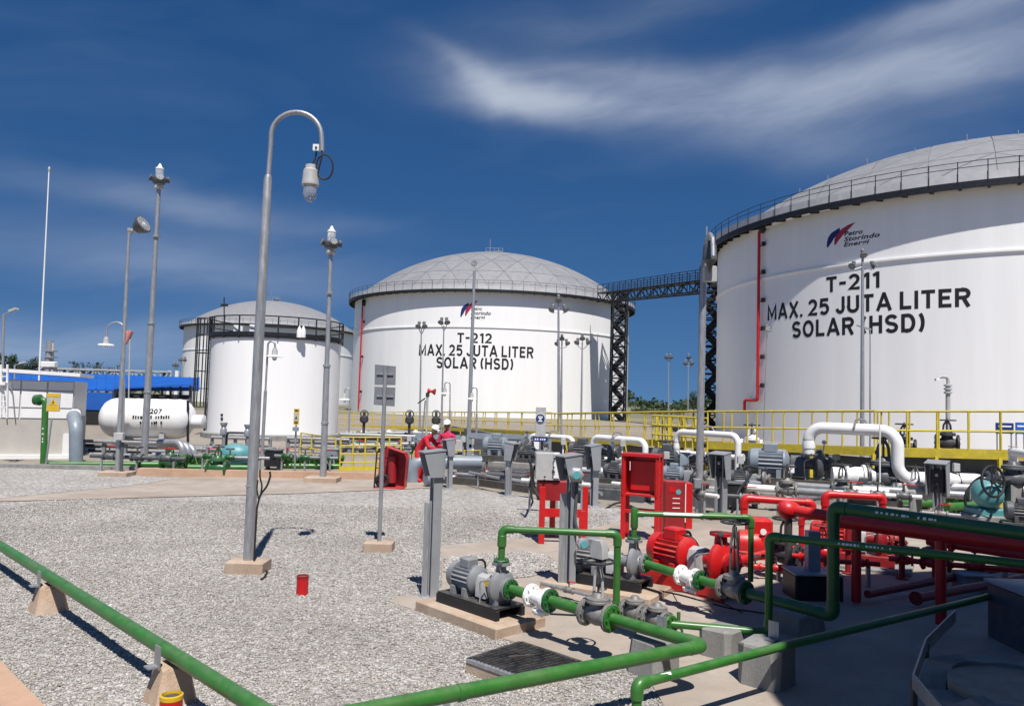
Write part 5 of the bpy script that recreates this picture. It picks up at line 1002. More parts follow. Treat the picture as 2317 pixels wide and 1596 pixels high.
# ------------------------------------------------------------------ left background
def panel_tank():
    Y = 26.9; s = Y/FO; a = at(-60, 1046, Y); b = at(160, 1046, Y); t = thing('panel_tank', 'white panelled tank house with grey skirt at the left edge', 'tank house', V(b.x, Y, 0)); t.rotation_euler.z = R_(23); z1 = at(80, 945, Y).z; z2 = at(80, 860, Y).z; zr = at(80, 848, Y).z; dp = 4.
    part(MB().box(V((a.x+b.x)/2, Y+dp/2, .1), b.x-a.x, dp, z1-.1), 'skirt_wall', 'beige wall', t, smooth=False)
    part(MB().box(V((a.x+b.x)/2, Y+dp/2+.03, z1), b.x-a.x-.06, dp, z2-z1), 'core_wall', 'fascia grey', t, smooth=False)
    xs = [a.x+.02, at(-12, 900, Y).x, at(64, 900, Y).x, at(115, 900, Y).x, b.x-.03]; zz = [z1, at(80, 921, Y).z, at(80, 882, Y).z, z2]
    for i in range(4):
        for j in range(3): part(MB().box(V((xs[i]+xs[i+1])/2, Y-.0, zz[j]+.02), xs[i+1]-xs[i]-.05, .05, zz[j+1]-zz[j]-.05), 'wall_panel', 'white paint', t, smooth=False)
    part(MB().prism([V(a.x-.1, Y-.35, zr+.10), V(b.x+.16, Y-.35, zr-.02), V(b.x+.16, Y+dp+.2, zr-.02), V(a.x-.1, Y+dp+.2, zr+.10)], Z*.12), 'roof', 'white paint', t, smooth=False)
    part(MB().box(V((a.x+b.x)/2, Y-.1, 0), b.x-a.x, .25, .14), 'plinth', 'white paint', t); part(MB().box(V(b.x-.12, Y-.1, 0), .28, .2, z1*.62), 'white_post', 'white paint', t, smooth=False)
    for x in (34, 50): q = at(x, 930, Y-.2); part(MB().tube(rounded([at(x-12, 866, Y-.1), at(x-4, 885, Y-.1), at(x, 945, Y-.1)], .3, 4), .02, 6), 'drain_tube', 'galvanised', t)
panel_tank()
# white ladder platform at the very left
q = gz(8, 1046); t = thing('ladder_platform', 'white ladder and railing at the far left edge', 'ladder', q); Y = q.y-.5
for x in (2, 16): part(MB().beam(at(x, 945, Y), at(x+1, 824, Y), .05), 'ladder_rail', 'white paint', t)
for k in range(8): part(MB().beam(at(2, 935-k*14, Y), at(16, 935-k*14, Y), .03), 'rung', 'white paint', t)
part(MB().beam(at(-20, 866, Y), at(18, 868, Y), .3, .08), 'platform', 'white paint', t)
# green standpipe and warning sign
q = gz(98, 1050); t = thing('green_standpipe', 'green standpipe with round head before the white panels', 'standpipe', q); Y = q.y; r = .1
part(MB().tube(rounded([V(q.x, q.y, 0), at(103, 905, Y), at(88, 903, Y)], .25, 6), .095, 14), 'pipe', 'green paint', t); c = at(88, 904, Y); part(MB().lathe(c-V(.16, 0, 0), V(1, 0, 0), [(0, .05), (.03, .16), (.2, .18), (.26, .12)], 18), 'head', 'dark green paint', t); scribble(at(100, 1000, Y), at(101, 965, Y), .095, t, 6, seed=3, toward=V(0, -1, 0)); 
q = gz(112, 1052); t = thing('warning_sign', 'yellow triangular warning sign board left of the white gable', 'sign', q, 'safety signs'); Y = q.y-.2; s = Y/FO
part(MB().tube([V(q.x, Y, 0), at(117, 945, Y)], .03, 10), 'post', 'galvanised', t); c = at(121, 910, Y); part(MB().obox(c, V(15*s, 0, 0), V(0, .01, 0), Z*20*s), 'board', 'light grey paint', t); part(MB().obox(c+V(0, -.014, 16.5*s), V(15*s, 0, 0), V(0, .003, 0), Z*4*s), 'header', 'sign yellow', t); part(MB().prism([c+V(-9*s, -.012, -5*s), c+V(9*s, -.012, -5*s), c+V(0, -.012, 10*s)], V(0, -.005, 0)), 'triangle', 'sign yellow', t); part(MB().prism([c+V(-2*s, -.019, -2*s), c+V(2*s, -.019, -2*s), c+V(0, -.019, 6*s)], V(0, -.004, 0)), 'pictogram', 'black paint', t); part(MB().obox(c+V(0, -.014, -12.5*s), V(14*s, 0, 0), V(0, .003, 0), Z*6.5*s), 'footer', 'sign yellow', t)
# blue building
def blue_building():
    Y = 52; P = lambda x, y, dy=0: at(x, y, Y+dy); a, b = P(-80, 940), P(352, 940); t = thing('blue_building', 'long building with blue sheet roof and wall behind the bullet tank', 'building', V((a.x+b.x)/2, Y, 0)); ze = P(200, 882).z
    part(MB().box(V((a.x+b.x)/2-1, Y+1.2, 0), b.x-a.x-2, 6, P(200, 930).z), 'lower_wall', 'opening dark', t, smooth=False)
    part(MB().box(V((P(150, 900).x+b.x)/2, Y-1.2, P(200, 925).z), b.x-P(150, 900).x, .12, P(200, 886).z-P(200, 925).z), 'wall_cladding', 'blue sheet', t, smooth=False)
    part(MB().prism([P(-80, 884, -.8), P(450, 884, -.8), P(450, 857, 5), P(-80, 838, 5)], Z*.1), 'roof', 'blue sheet', t, smooth=False)
    for k in range(26):
        u = k/25; a_, b_ = P(-80+530*u, 884, -.8), P(-80+530*u, 838+19*u, 5); part(MB().beam(a_+Z*.13, b_+Z*.13, .07, .07), 'roof_rib', 'blue sheet', t)
    part(MB().prism([P(256, 880, -3), P(432, 872, -3), P(437, 860, 0), P(258, 862, 0)], Z*.1), 'canopy_roof', 'blue sheet', t, smooth=False)
    for x in (265, 290, 330, 366, 385, 408): part(MB().beam(P(x, 866, -1), P(x+1, 895, -1), .12), 'canopy_rib', 'sign blue', t)
    for x in (262, 432): part(MB().beam(P(x, 872, -2.5), V(P(x, 872, -2.5).x, Y-2.5, 0), .16), 'canopy_post', 'dark grey paint', t)
    part(MB().beam(P(256, 895, -2), P(432, 898, -2), .2, .3), 'canopy_beam', 'opening dark', t)
    part(MB().box(V(P(300, 1000).x, Y+.6, 0), P(430, 960).x-P(186, 960).x, .3, P(220, 975).z), 'base_wall', 'light grey paint', t, smooth=False)
blue_building()
# grey bund and pipe racks before the bullet tank
def bullet():
    Y = 33.; s = Y/FO; a, b = at(262, 944, Y), at(408, 947, Y); d = (b-a).normalized(); r = 44*s; t = thing('bullet_tank', 'white horizontal bullet tank T-207 on steel saddles', 'tank', V((a.x+b.x)/2, Y, 0)); L_ = (b-a).length
    part(MB().lathe(a-d*.62, d, [(0, .02), (.04, r*.32), (.14, r*.60), (.30, r*.84), (.46, r*.95), (.62, r)]+[(.62+L_*k/4, r) for k in range(1, 5)]+[(.62+L_+.16, r*.95), (.62+L_+.32, r*.84), (.62+L_+.48, r*.6), (.62+L_+.58, r*.32), (.62+L_+.62, .02)], 40), 'vessel', 'white paint', t)
    for k in (.10, .33, .78, .97): part(MB().lathe(a+d*L_*k, d, [(0, r*1.0), (.005, r*1.012), (.05, r*1.012), (.055, r)], 40), 'weld_seam', 'white paint', t)
    for k in (.15, .82): p = a+d*L_*k; part(MB().box(V(p.x, p.y, 0), .2, r*1.5, p.z-r*.72), 'saddle', 'light grey paint', t)
    part(MB().cbox(V((a.x+b.x)/2, Y-.3, at(335, 1002, Y).z), 2.0, 1.2, .12, .02), 'saddle_plate', 'plate grey', t)
    c = at(440, 955, Y); part(MB().lathe(b+d*.5-V(0, 0, .1), d, [(0, r*.35), (.5, r*.35), (.55, r*.2)], 18), 'manway', 'white paint', t)
    # lettering on the side, following the curve
    def line(txt, x0, x1, y, h, marks=None):
        A = at(x0, y, Y-r*.95); B = at(x1, y, Y-r*.95); zc = a.z; mb = MB()
        def on(x, z): dz = max(-.98, min(.98, (z-(zc+(b.z-a.z)*(x-a.x)/(b.x-a.x)))/r)); return V(x, Y-r*math.sqrt(1-dz*dz)-.012, z)
        vs, fs = text_polys(txt, .03); x_0 = min(v.x for v in vs); x_1 = max(v.x for v in vs)
        mb.add([on(A.x+(v.x-x_0)/(x_1-x_0)*(B.x-A.x), A.z+v.y/CAP*h) for v in vs], fs); part(mb, 'lettering', 'black paint', t, smooth=False)
    line('T-207', 321, 366, 934, .20)
    rw = random.Random(8)                              # two lines too worn to read
    for (x0, x1, y, n) in ((300, 386, 946, 15), (316, 368, 959, 10)):
        for k in range(n):
            if k in (4, 8): continue
            xa = x0+(x1-x0)*k/n; A = at(xa, y, Y-r); B = at(xa+(x1-x0)/n*rw.uniform(.45, .8), y, Y-r); h = rw.uniform(.09, .13); dz = (A.z+h/2-a.z)/r; yy = Y-r*math.sqrt(max(.01, 1-dz*dz))-.012
            part(MB().obox(V((A.x+B.x)/2, yy, A.z+h/2), V((B.x-A.x)/2, 0, 0), V(0, .012, 0), Z*h/2), 'worn_letter', 'black paint', t)
    for k in range(5): p = a+d*L_*(.1+.2*k)+Z*r; part(MB().lathe(p-Z*.03, Z, [(0, .08), (.12, .08), (.12, .13), (.16, .13)], 12), 'top_nozzle', 'cast iron', t)
    part(MB().beam(at(425, 905, Y-.4), at(425, 1040, Y-.4), .08), 'ladder_rail', 'black steel', t)
bullet()
def rack(label, x0, x1, y0, y1, Y, n, m='dark grey paint', r=.07, legs=True):
    a, b = at(x0, y0, Y), at(x1, y0, Y); t = thing('pipe_rack', label, 'pipe rack', V((a.x+b.x)/2, Y, 0), 'pipe racks on the left')
    zt, zb = at((x0+x1)/2, y0, Y).z, at((x0+x1)/2, y1, Y).z
    for k in range(n): part(MB().tube([V(a.x, Y+.25*k, zt-(zt-zb)*k/max(1, n-1)), V(b.x, Y+.25*k, zt-(zt-zb)*k/max(1, n-1))], r, 10), 'pipe_run', ('galvanised', m, 'grey paint')[k % 3], t)
    for k in range(6): p = a.lerp(b, k/5); part(MB().beam(V(p.x, Y+.1, 0), V(p.x, Y+.1, zt), .12), 'rack_post', 'grey paint', t)
    return t
rack('grey pipe rack in front of the bullet tank saddles', 185, 425, 1000, 1022, 29.5, 3)
rack('low dark pipe rack below the bullet tank', 195, 300, 1030, 1043, 28.2, 2, r=.1)
rack('low dark pipe rack left of the small ladder tank', 345, 470, 1030, 1044, 28.2, 2, r=.09)
rack('thin grey pipe rack under the small ladder tank', 478, 610, 990, 1010, 34, 2, r=.06)
rack('thin grey pipe rack right of the small ladder tank', 650, 790, 992, 1012, 32, 3, r=.06)
rack('dark pipe rack behind the workers and under the walkway', 770, 990, 985, 1002, 38, 3, r=.09)
for k in range(3): q = gz(414+k*13, 1056); pipe('grey pipe elbow in a row of three beside the bullet tank, '+('left one', 'middle one', 'right one')[k], [V(q.x, q.y, 0), at(413+k*13, 1000+4*k, q.y), at(360, 1000+4*k, q.y+.5)], .11, 'galvanised', bend=.3, group='bent pipe row', fittings=False)
q = gz(172, 1052); pipe('thick grey vertical pipe with bend right of the white panels', [V(q.x, q.y, 0), at(172, 965, q.y), at(166, 940, q.y+.5)], .20, 'slate paint', bend=.4, fittings=False, group=None)
q = gz(190, 1046); pipe('white bent vent pipe at the corner of the panelled tank house', [at(162, 928, q.y), at(180, 928, q.y), at(178, 1000, q.y)], .045, 'white paint', bend=.1, fittings=False)
for i, (lab, x0, x1, y) in enumerate((('long green ground pipe from the standpipe to the lamp poles', 112, 405, 1049), ('green ground pipe in front of the ladder tank', 425, 560, 1056), ('green ground pipe under the yellow guard rail', 640, 770, 1053))):
    pipe(lab, [gz(x0, y, .09), gz(x1, y+1, .09)], .09, 'green paint', fittings=False, group='green pipes')
valve('green gate valve low beside the long ground pipe', gz(385, 1046, .2), V(1, 0, 0), .12, 'dark green paint', .2, .14, group='green ground valves'); valve('green gate valve in front of the small ladder tank', gz(492, 1058, .25), V(1, 0, 0), .13, 'dark green paint', .3, .16, group='green ground valves')
q = gz(533, 1060); t = thing('teal_pump', 'rounded teal pump casing left of the big lamp post', 'pump', q); part(MB().lathe(q+Z*.45-V(.5, 0, 0), V(1, .1, 0), [(0, .1), (.08, .25), (.3, .36), (.6, .36), (.85, .28), (1.0, .12)], 22), 'casing', 'teal paint', t); part(MB().cbox(q+V(-.02, 0, 0), 1.1, .6, .12, .02), 'base', 'block concrete', t); part(MB().prism([q+V(-.6, -.2, .1), q+V(-.3, -.2, .1), q+V(-.42, -.2, .5)], V(0, .3, 0)), 'guard', 'grey paint', t)
for k, (lab, x, y0, y1) in enumerate((('grey valve head on a stub pipe before the ladder tank, left one', 506, 1050, 968), ('grey cross pipe with taps before the ladder tank', 560, 1050, 972))):
    q = gz(x, y0); t = thing('pipe_stub', lab, 'pipe', q, 'small grey pipe stubs'); top = at(x, y1, q.y); part(MB().tube([q, top], .05, 10), 'stub', 'galvanised', t); part(MB().lathe(top-Z*.25, Z, [(0, .06), (.05, .11), (.2, .11), (.28, .07), (.4, .12), (.44, .12)], 14), 'head', 'galvanised', t)
    if k: part(MB().tube(rounded([V(top.x-.7, top.y, .0), V(top.x-.7, top.y, top.z-.1), V(top.x+.3, top.y, top.z-.1)], .1), .04, 10), 'cross_pipe', 'dark grey paint', t)
# steel truss gantry behind the blue roof
def gantry():
    Y = 62; a, b = at(92, 832, Y), at(385, 832, Y); z0 = at(200, 858, Y).z; z1 = a.z; t = thing('truss_gantry', 'pale green steel truss gantry above the blue roof', 'gantry', V((a.x+b.x)/2, Y, 0)); m = 'light grey paint'
    for z in (z0, z1): part(MB().beam(V(a.x, Y, z), V(b.x, Y, z), .2, .14), 'chord', m, t)
    n = 14
    for k in range(n):
        x0, x1 = a.x+(b.x-a.x)*k/n, a.x+(b.x-a.x)*(k+1)/n; part(MB().beam(V(x0, Y, z0), V(x0, Y, z1), .1), 'upright', m, t); part(MB().beam(V(x0, Y, z0 if k % 2 else z1), V(x1, Y, z1 if k % 2 else z0), .09), 'brace', m, t)
    for x in (a.x+.1, b.x-.1, b.x+.5): part(MB().beam(V(x, Y+.2, 0), V(x, Y+.2, z1+.1), .25), 'column', 'white paint', t)
    part(MB().cbox(at(110, 829, Y-.3), 1.2, .5, .4, .05), 'tank_box', 'white paint', t)
gantry()
q = at(110, 838, 75); t = thing('refinery_column', 'distant pale column with pipework behind the blue roof', 'column', V(q.x, q.y, 0)); part(MB().tube([V(q.x, 75, 0), at(113, 770, 75)], [.45, .3], 12), 'column', 'galvanised', t); part(MB().tube([V(q.x+.5, 75, 0), at(120, 775, 75)], .12, 8), 'side_pipe', 'light grey paint', t)
for k in range(3): part(MB().box(at(112, 795+14*k, 75), 1.2, .8, .1), 'platform', 'galvanised', t)
# far boundary of pipes and valve clutter below the T-212 walkway
for lab, x, y, Y, m in (('dark hydrant stub left of the sign, under tank T-212', 822, 985, 45, 'cast iron'), ('dark hydrant stub right of the back-turned sign', 925, 985, 44, 'cast iron'), ('dark slim valve stem below the thin lamp poles', 985, 985, 44, 'cast iron')):
    q = at(x, y, Y); t = thing('hydrant', lab, 'hydrant', V(q.x, q.y, 0), 'far hydrants'); h = at(x, 930, Y).z; part(MB().tube([V(q.x, q.y, 0), V(q.x, q.y, h)], .08, 10), 'stem', m, t); part(MB().lathe(V(q.x, q.y, h*.55), Z, [(0, .1), (.1, .25), (.35, .25), (.45, .1)], 12), 'valve_body', m, t); part(MB().tube(loop_pts(V(q.x, q.y, h*.9), V(0, 1, .2), .22), .03, 6, False), 'wheel', m, t)
# weeds
rg = random.Random(11); mb = MB()
for (x0, x1, y, n) in ((490, 560, 1058, 60), (640, 770, 1060, 150), (380, 460, 1060, 50), (1040, 1060, 1000, 20), (2150, 2200, 1160, 30)):
    for k in range(n):
        p = gz(x0+(x1-x0)*rg.random(), y-4*rg.random())
        for j in range(4):
            a = rg.random()*6.28; h = .12+.35*rg.random(); w = .05; e = p+V(math.cos(a)*h*.5, math.sin(a)*h*.5, h); s_ = V(-math.sin(a), math.cos(a), 0)*w; mid = p.lerp(e, .6)+Z*.05
            mb.add([p, mid-s_, e, mid+s_], [(0, 1, 2, 3)])
o = struct(mb, 'weeds', 'weed leaf', kind='stuff', label='green weeds growing along the pipes behind the path')

# ------------------------------------------------------------------ lamp posts
def globe_lamp(c, s, parent, shade=False):
    """bulkhead lamp hanging from c downwards"""
    c = Vector(c)
    b = part(MB().lathe(c, -Z, [(0, .035*s), (.01*s, .07*s), (.06*s, .075*s), (.08*s, .095*s), (.22*s, .105*s), (.24*s, .11*s), (.27*s, .11*s)], 18), 'lamp_housing', 'light grey paint', parent)
    part(MB().lathe(c-Z*.268*s, -Z, [(0, .088*s), (.1*s, .09*s), (.17*s, .075*s), (.21*s, .03*s)], 18), 'lamp_globe', 'lamp glass', parent)
    if shade: part(MB().lathe(c-Z*.27*s, -Z, [(0, .10*s), (.02*s, .26*s), (.07*s, .30*s), (.075*s, .29*s), (.03*s, .10*s)], 20), 'lamp_shade', 'white paint', parent)
def main_lamp():
    Y = 10.91; p = gz(561, 1293); t = thing('lamp_post', 'tall galvanised gooseneck lamp post nearest the camera in the gravel', 'lamp post', p, 'gooseneck lamp posts'); P = lambda x, y, dy=0: at(x, y, p.y+dy)
    part(MB().cbox(V(p.x, p.y, 0), .52, .42, .17, .015), 'footing', 'plinth concrete', t)
    part(MB().tube([P(561, 1290), P(566, 1180), P(586, 760), P(606, 405), P(607, 396)], [.073, .073, .069, .058, .042], 20), 'pole', 'galvanised', t)
    part(MB().lathe(P(568, 1100), (P(607, 396)-P(568, 1100)), [(0, .071), (.003, .0745), (.02, .0745), (.023, .071)], 20), 'pole_joint', 'galvanised', t)
    arc = [P(607, 398), P(611, 345), P(613, 318)]+[P(670-57*math.cos(a), 308-54*math.sin(a)) for a in [math.pi*(.04+.93*i/14) for i in range(15)]]+[P(728, 325), P(728, 342)]
    part(MB().tube(arc, .034, 14), 'gooseneck', 'galvanised', t)
    part(MB().obox(P(715, 334, -.03), V(.042, 0, 0), V(0, .02, 0), Z*.045), 'junction_plate', 'white paint', t); part(MB().lathe(P(715, 334, -.05), V(0, -1, 0), [(0, .016), (.012, .016)], 10), 'junction_hole', 'black paint', t)
    globe_lamp(P(704, 372), 1.12, t)
    part(MB().tube([P(716, 342), P(713, 360), P(705, 374)], .012, 8), 'hanger', 'rubber', t)
    loop = [P(728, 341)]+[P(734-19*math.sin(a), 378-28*math.cos(a), -.03) for a in [math.radians(20+i*17) for i in range(22)]]+[P(716, 402), P(707, 410)]
    part(MB().tube(loop, .013, 8), 'cable', 'rubber', t)
    for sg in range(4): a = sg*math.pi/2+.6; part(MB().tube([P(704, 412)+V(.1*math.cos(a), .1*math.sin(a), 0), P(704, 449)+V(.035*math.cos(a), .035*math.sin(a), 0)], .005, 6), 'guard_wire', 'galvanised', t)
    c = t
    part(MB().tube(rounded([P(574, 1285, -.08), P(576, 1240, -.08), P(581, 1150, -.06), P(588, 1118, -.06), P(604, 1100, -.06), P(612, 1075, -.06), P(610, 1066, -.06)], .3, 4), .014, 8), 'cable', 'rubber', t); part(MB().tube(rounded([P(590, 1116, -.06), P(593, 1098, -.06), P(588, 1080, -.06), P(588, 1062, -.06)], .2, 4), .012, 8), 'cable', 'rubber', t); part(MB().tube(rounded([P(585, 1130, -.06), P(581, 1105, -.06), P(583, 1085, -.06)], .2, 4), .010, 8), 'cable', 'rubber', t)
    part(MB().tube(rounded([P(575, 1283, -.1), gz(592, 1285, .05), gz(605, 1292, .03), gz(598, 1305, .03), gz(590, 1310, .02)], .1, 4), .014, 8), 'cable_tail', 'rubber', t)
main_lamp()
def gooseneck(label, xb, yb, xt, yt, w, hang, side, r, Y=None, shade=True, s=1.6, foot=False):
    p = gz(xb, yb) if Y is None else V(*at(xb, yb, Y).xy, 0); Y = p.y; t = thing('lamp_post', label, 'lamp post', p, 'gooseneck lamp posts'); P = lambda x, y: at(x, y, Y); h = w/2
    if foot: part(MB().cbox(p, .5, .5, .15, .02), 'footing', 'plinth concrete', t)
    a = [P(xt+side*h-side*h*math.cos(k), yt+h-h*math.sin(k)) for k in [math.pi*i/10 for i in range(11)]]
    top = P(xt, yt+h); part(MB().tube([p, p.lerp(top, .6)], r, 12), 'pole', 'galvanised', t); part(MB().tube([p.lerp(top, .6), top]+a+[P(xt+side*w, yt+h+hang*.2)], r*.6, 10), 'gooseneck', 'galvanised', t)
    globe_lamp(P(xt+side*w, yt+h+hang*.2), s, t, shade); return t
gooseneck('gooseneck lamp post directly behind the nearest lamp post', 592, 1040, 606, 772, 16, 30, 1, .06, s=1.0)
gooseneck('gooseneck lamp with white shade left of the blue-roofed shed mast', 276, 1035, 283, 728, 42, 60, -1, .05, Y=30, s=1.0)
gooseneck('small gooseneck lamp between the two slim twin-lamp poles', 1018, 975, 1018, 864, 12, 30, -1, .05, Y=38, s=.9)
gooseneck('small gooseneck lamp right of the single tall mast before tank T-212', 1078, 975, 1079, 876, 12, 30, -1, .05, Y=38, s=.9)
gooseneck('small gooseneck lamp at the left foot of tank T-212', 789, 985, 791, 878, 11, 30, -1, .055, Y=42, s=1.)
# the lamp post by the red pump, seen edge-on
gooseneck_t = gz(1580, 1172); t = thing('lamp_post', 'tall gooseneck lamp post seen edge-on before the stair tower of T-211', 'lamp post', gooseneck_t, 'gooseneck lamp posts'); P = lambda x, y, dy=0: at(x, y, gooseneck_t.y+dy); p = gooseneck_t
part(MB().tube([p, P(1585, 900), P(1592, 590)], [.085, .08, .07], 16), 'pole', 'galvanised', t); part(MB().tube([P(1592, 592), P(1595, 560), P(1600, 540, -.15), P(1606, 530, -.45), P(1612, 540, -.8), P(1613, 580, -.9)], .05, 14), 'gooseneck', 'galvanised', t)
part(MB().lathe(P(1606, 545, -.5), -Z, [(0, .06), (.1, .14), (.42, .15), (.5, .08), (.7, .02)], 14), 'lamp_housing', 'dark grey paint', t); part(MB().tube([P(1598, 532), P(1598, 512)], .02, 8), 'rod', 'galvanised', t); part(MB().cbox(P(1600, 640)-V(0, .2, 0), .28, .2, .34, .02), 'junction_box', 'light grey paint', t)
part(MB().cbox(P(1572, 1100)-V(0, .2, .0), .16, .12, .2, .02), 'switch', 'grey paint', t); part(MB().tube(rounded([P(1575, 1060, -.15), P(1560, 1080, -.2), P(1565, 1115, -.2), P(1580, 1130, -.15)], .2, 4), .02, 8), 'cable', 'rubber', t)
def flood(c, d, s, parent, m='dark grey paint'):
    d = Vector(d).normalized(); h = part(MB().lathe(Vector(c), d, [(0, .05*s), (.03*s, .13*s), (.16*s, .2*s), (.24*s, .24*s), (.27*s, .24*s)], 16), 'floodlight', m, parent); part(MB().lathe(Vector(c)+d*.255*s, d, [(0, .21*s), (.03*s, .2*s)], 16), 'lens', 'lamp glass', h); part(MB().lathe(Vector(c)-d*.1*s, d, [(0, .06*s), (.1*s, .07*s)], 10), 'gear_box', 'light grey paint', h)
def mast(label, xb, yb, xt, yt, heads, r, Y=None, foot=False, cat='lamp post', s=1., rt=None):
    s *= .62; r *= .85
    p = gz(xb, yb) if Y is None else V(*at(xb, yb, Y).xy, 0); Y = p.y; t = thing('floodlight_mast', label, cat, p, 'floodlight masts'); top = at(xt, yt, Y)
    if foot: part(MB().cbox(p, .8, .6, .14, .02), 'footing', 'plinth concrete', t)
    part(MB().tube([p, p.lerp(top, .55), top], [r, r*.8, rt or r*.55], 14), 'pole', 'galvanised', t); u = Y/FO
    if len(heads) > 1:
        xs = [h[0] for h in heads]; yb_ = max(h[1] for h in heads)+12
        for (hx, hy) in heads:
            part(MB().tube([at(xt, yt+abs(hx-xt)*.2+14, Y), at(hx, hy+10, Y), at(hx, hy+2, Y)], .03*s, 8), 'lamp_arm', 'galvanised', t)
    for (hx, hy) in heads:
        c = at(hx, hy, Y); flood(c+Z*.05*s, V((hx-xt)*.05, -.6, -.8 if len(heads) > 1 else .0), s, t); part(MB().lathe(c, Z, [(0, .07*s), (.1*s, .12*s), (.25*s, .13*s), (.32*s, .06*s)], 12), 'lamp_head', 'grey paint', t)
    return t
def beacon(label, xb, yb, xt, yt, y1, r, s, foot=False):
    p = gz(xb, yb); Y = p.y; t = thing('floodlight_mast', label, 'lamp post', p, 'floodlight masts'); top = at(xt, yt, Y)
    if foot: part(MB().cbox(p, .9, .7, .16, .02), 'footing', 'plinth concrete', t)
    part(MB().tube([p, p.lerp(top, .5), p.lerp(top, .5)+Z*.01, top], [r, r*.9, r*.72, r*.6], 16), 'pole', 'galvanised', t)
    for k in (.25, .5, .82): q = p.lerp(top, k); part(MB().lathe(q, Z, [(0, r*.9), (.01, r*1.12), (.07, r*1.12), (.08, r*.9)], 16), 'pole_joint', 'galvanised', t)
    part(MB().lathe(top, Z, [(0, .12*s), (.04*s, .17*s), (.12*s, .17*s), (.14*s, .10*s), (.2*s, .11*s)], 14), 'lamp_collar', 'light grey paint', t); part(MB().lathe(top+Z*.2*s, Z, [(0, .20*s), (.1*s, .26*s), (.2*s, .26*s), (.22*s, .16*s)], 14), 'lamp_body', 'dark grey paint', t)
    part(MB().lathe(top+Z*.4*s, Z, [(0, .14*s), (.3*s, .14*s), (.36*s, .10*s)], 14), 'lamp_globe', 'lamp glass', t); part(MB().lathe(top+Z*.74*s, Z, [(0, .15*s), (.05*s, .15*s), (.1*s, .08*s), (.22*s, .03*s)], 14), 'lamp_cap', 'white paint', t)
    for a in range(4):
        d = V(math.cos(a*1.57+.5), math.sin(a*1.57+.5), 0); flood(top+Z*.35*s+d*.18*s, d+Z*.35, .55*s, t)
    return t
beacon('tallest left mast with a beacon lamp on top, beside the bullet tank', 325, 1046, 359, 428, 380, .115, .92)
beacon('mast with a cluster lamp on a concrete footing before the ladder tank', 730, 1090, 748, 575, 512, .095, .85, True)
t = mast('mast with one tilted round floodlight left of the tallest mast', 265, 1076, 292, 523, [], .085, foot=True); Y = gz(265, 1076).y
part(MB().tube([at(292, 528, Y), at(300, 526, Y), at(306, 519, Y)], .03, 8), 'lamp_arm', 'galvanised', t); flood(at(306, 519, Y), V(.75, -.15, .45), 1.15, t); part(MB().lathe(at(317, 508, Y)-V(.0, .02, 0), V(.3, 0, 1), [(0, .18), (.06, .16), (.1, .06)], 14), 'lamp_cowl', 'white paint', t); part(MB().lathe(at(292, 524, Y), Z, [(0, .05), (.08, .07), (.1, .03)], 10), 'pole_cap', 'light grey paint', t)
part(MB().cbox(at(269, 994, Y-.12), .26, .16, .2, .02), 'junction_box', 'light grey paint', t); part(MB().tube([V(t.location.x+.14, t.location.y-.05, 0), at(277, 1000, Y-.05)], .04, 10), 'cable_conduit', 'dark grey paint', t)
mast('slim twin-lamp pole, left one before tank T-212', 949, 985, 953, 742, [(948, 735), (959, 735)], .075, Y=48, s=1.25)
mast('slim twin-lamp pole, right one before tank T-212', 998, 985, 1004, 735, [(999, 726), (1010, 726)], .075, Y=47, s=1.25)
mast('single tall mast crossing the lettering of tank T-212', 1060, 990, 1073, 612, [(1073, 598)], .14, Y=40, s=1.0, rt=.07)
mast('tall three-lamp mast near the right side of tank T-212', 1265, 985, 1263, 690, [(1251, 698), (1263, 676), (1276, 698)], .12, Y=45, s=1.3)
mast('shorter three-lamp pole just right of the tall three-lamp mast', 1269, 985, 1271, 772, [(1262, 775), (1271, 763), (1281, 774)], .09, Y=46, s=1.1)
mast('three-lamp pole nearest the stair tower of tank T-212', 1314, 985, 1317, 775, [(1307, 772), (1317, 762), (1328, 772)], .085, Y=48, s=1.2)
mast('three-lamp mast crossing the lettering of tank T-211', 1950, 990, 1951, 585, [(1931, 600), (1951, 574), (1972, 600)], .105, Y=30, s=.95)
q = mast('thin pole with a crossarm beside the T-211 lamp mast', 1968, 990, 1968, 742, [], .045, Y=31); part(MB().beam(at(1938, 736, 31), at(1970, 745, 31), .06), 'crossarm', 'galvanised', q)
mast('slim pole with a caged lamp before tank T-211', 1727, 985, 1735, 755, [(1735, 745)], .05, Y=42, s=1.3)
mast('distant lamp mast between the tanks, left one', 1512, 945, 1512, 812, [(1508, 806), (1516, 806)], .12, Y=95, s=1.8)
mast('distant lamp mast between the tanks, right one', 1556, 945, 1557, 812, [(1551, 820), (1557, 806), (1563, 820)], .12, Y=92, s=1.8)
mast('distant lamp mast left of the small ladder tank, farther one', 398, 930, 398, 830, [(395, 824), (401, 824)], .1, Y=98, s=1.6)
mast('distant lamp mast left of the small ladder tank, nearer one', 413, 930, 413, 820, [(410, 812), (418, 812)], .1, Y=90, s=1.6)
for lab, xb, xt, yt, x1, y1, Y in (('street lamp with a flat head at the left edge', 3, 8, 712, 34, 700, 38), ('small street lamp behind the panelled tank house roof', 31, 33, 826, 55, 820, 48)):
    p = V(*at(xb, 1000, Y).xy, 0); t = thing('street_lamp', lab, 'street lamp', p, 'street lamps'); top = at(xt, yt, Y); e = at(x1, y1, Y); part(MB().tube([p, top], .06, 10), 'pole', 'galvanised', t); part(MB().tube([top, e], .035, 8), 'arm', 'galvanised', t); part(MB().beam(top.lerp(e, .55)+Z*.03, e+V(.1, 0, .05), .28, .1), 'lamp_head', 'light grey paint', t)
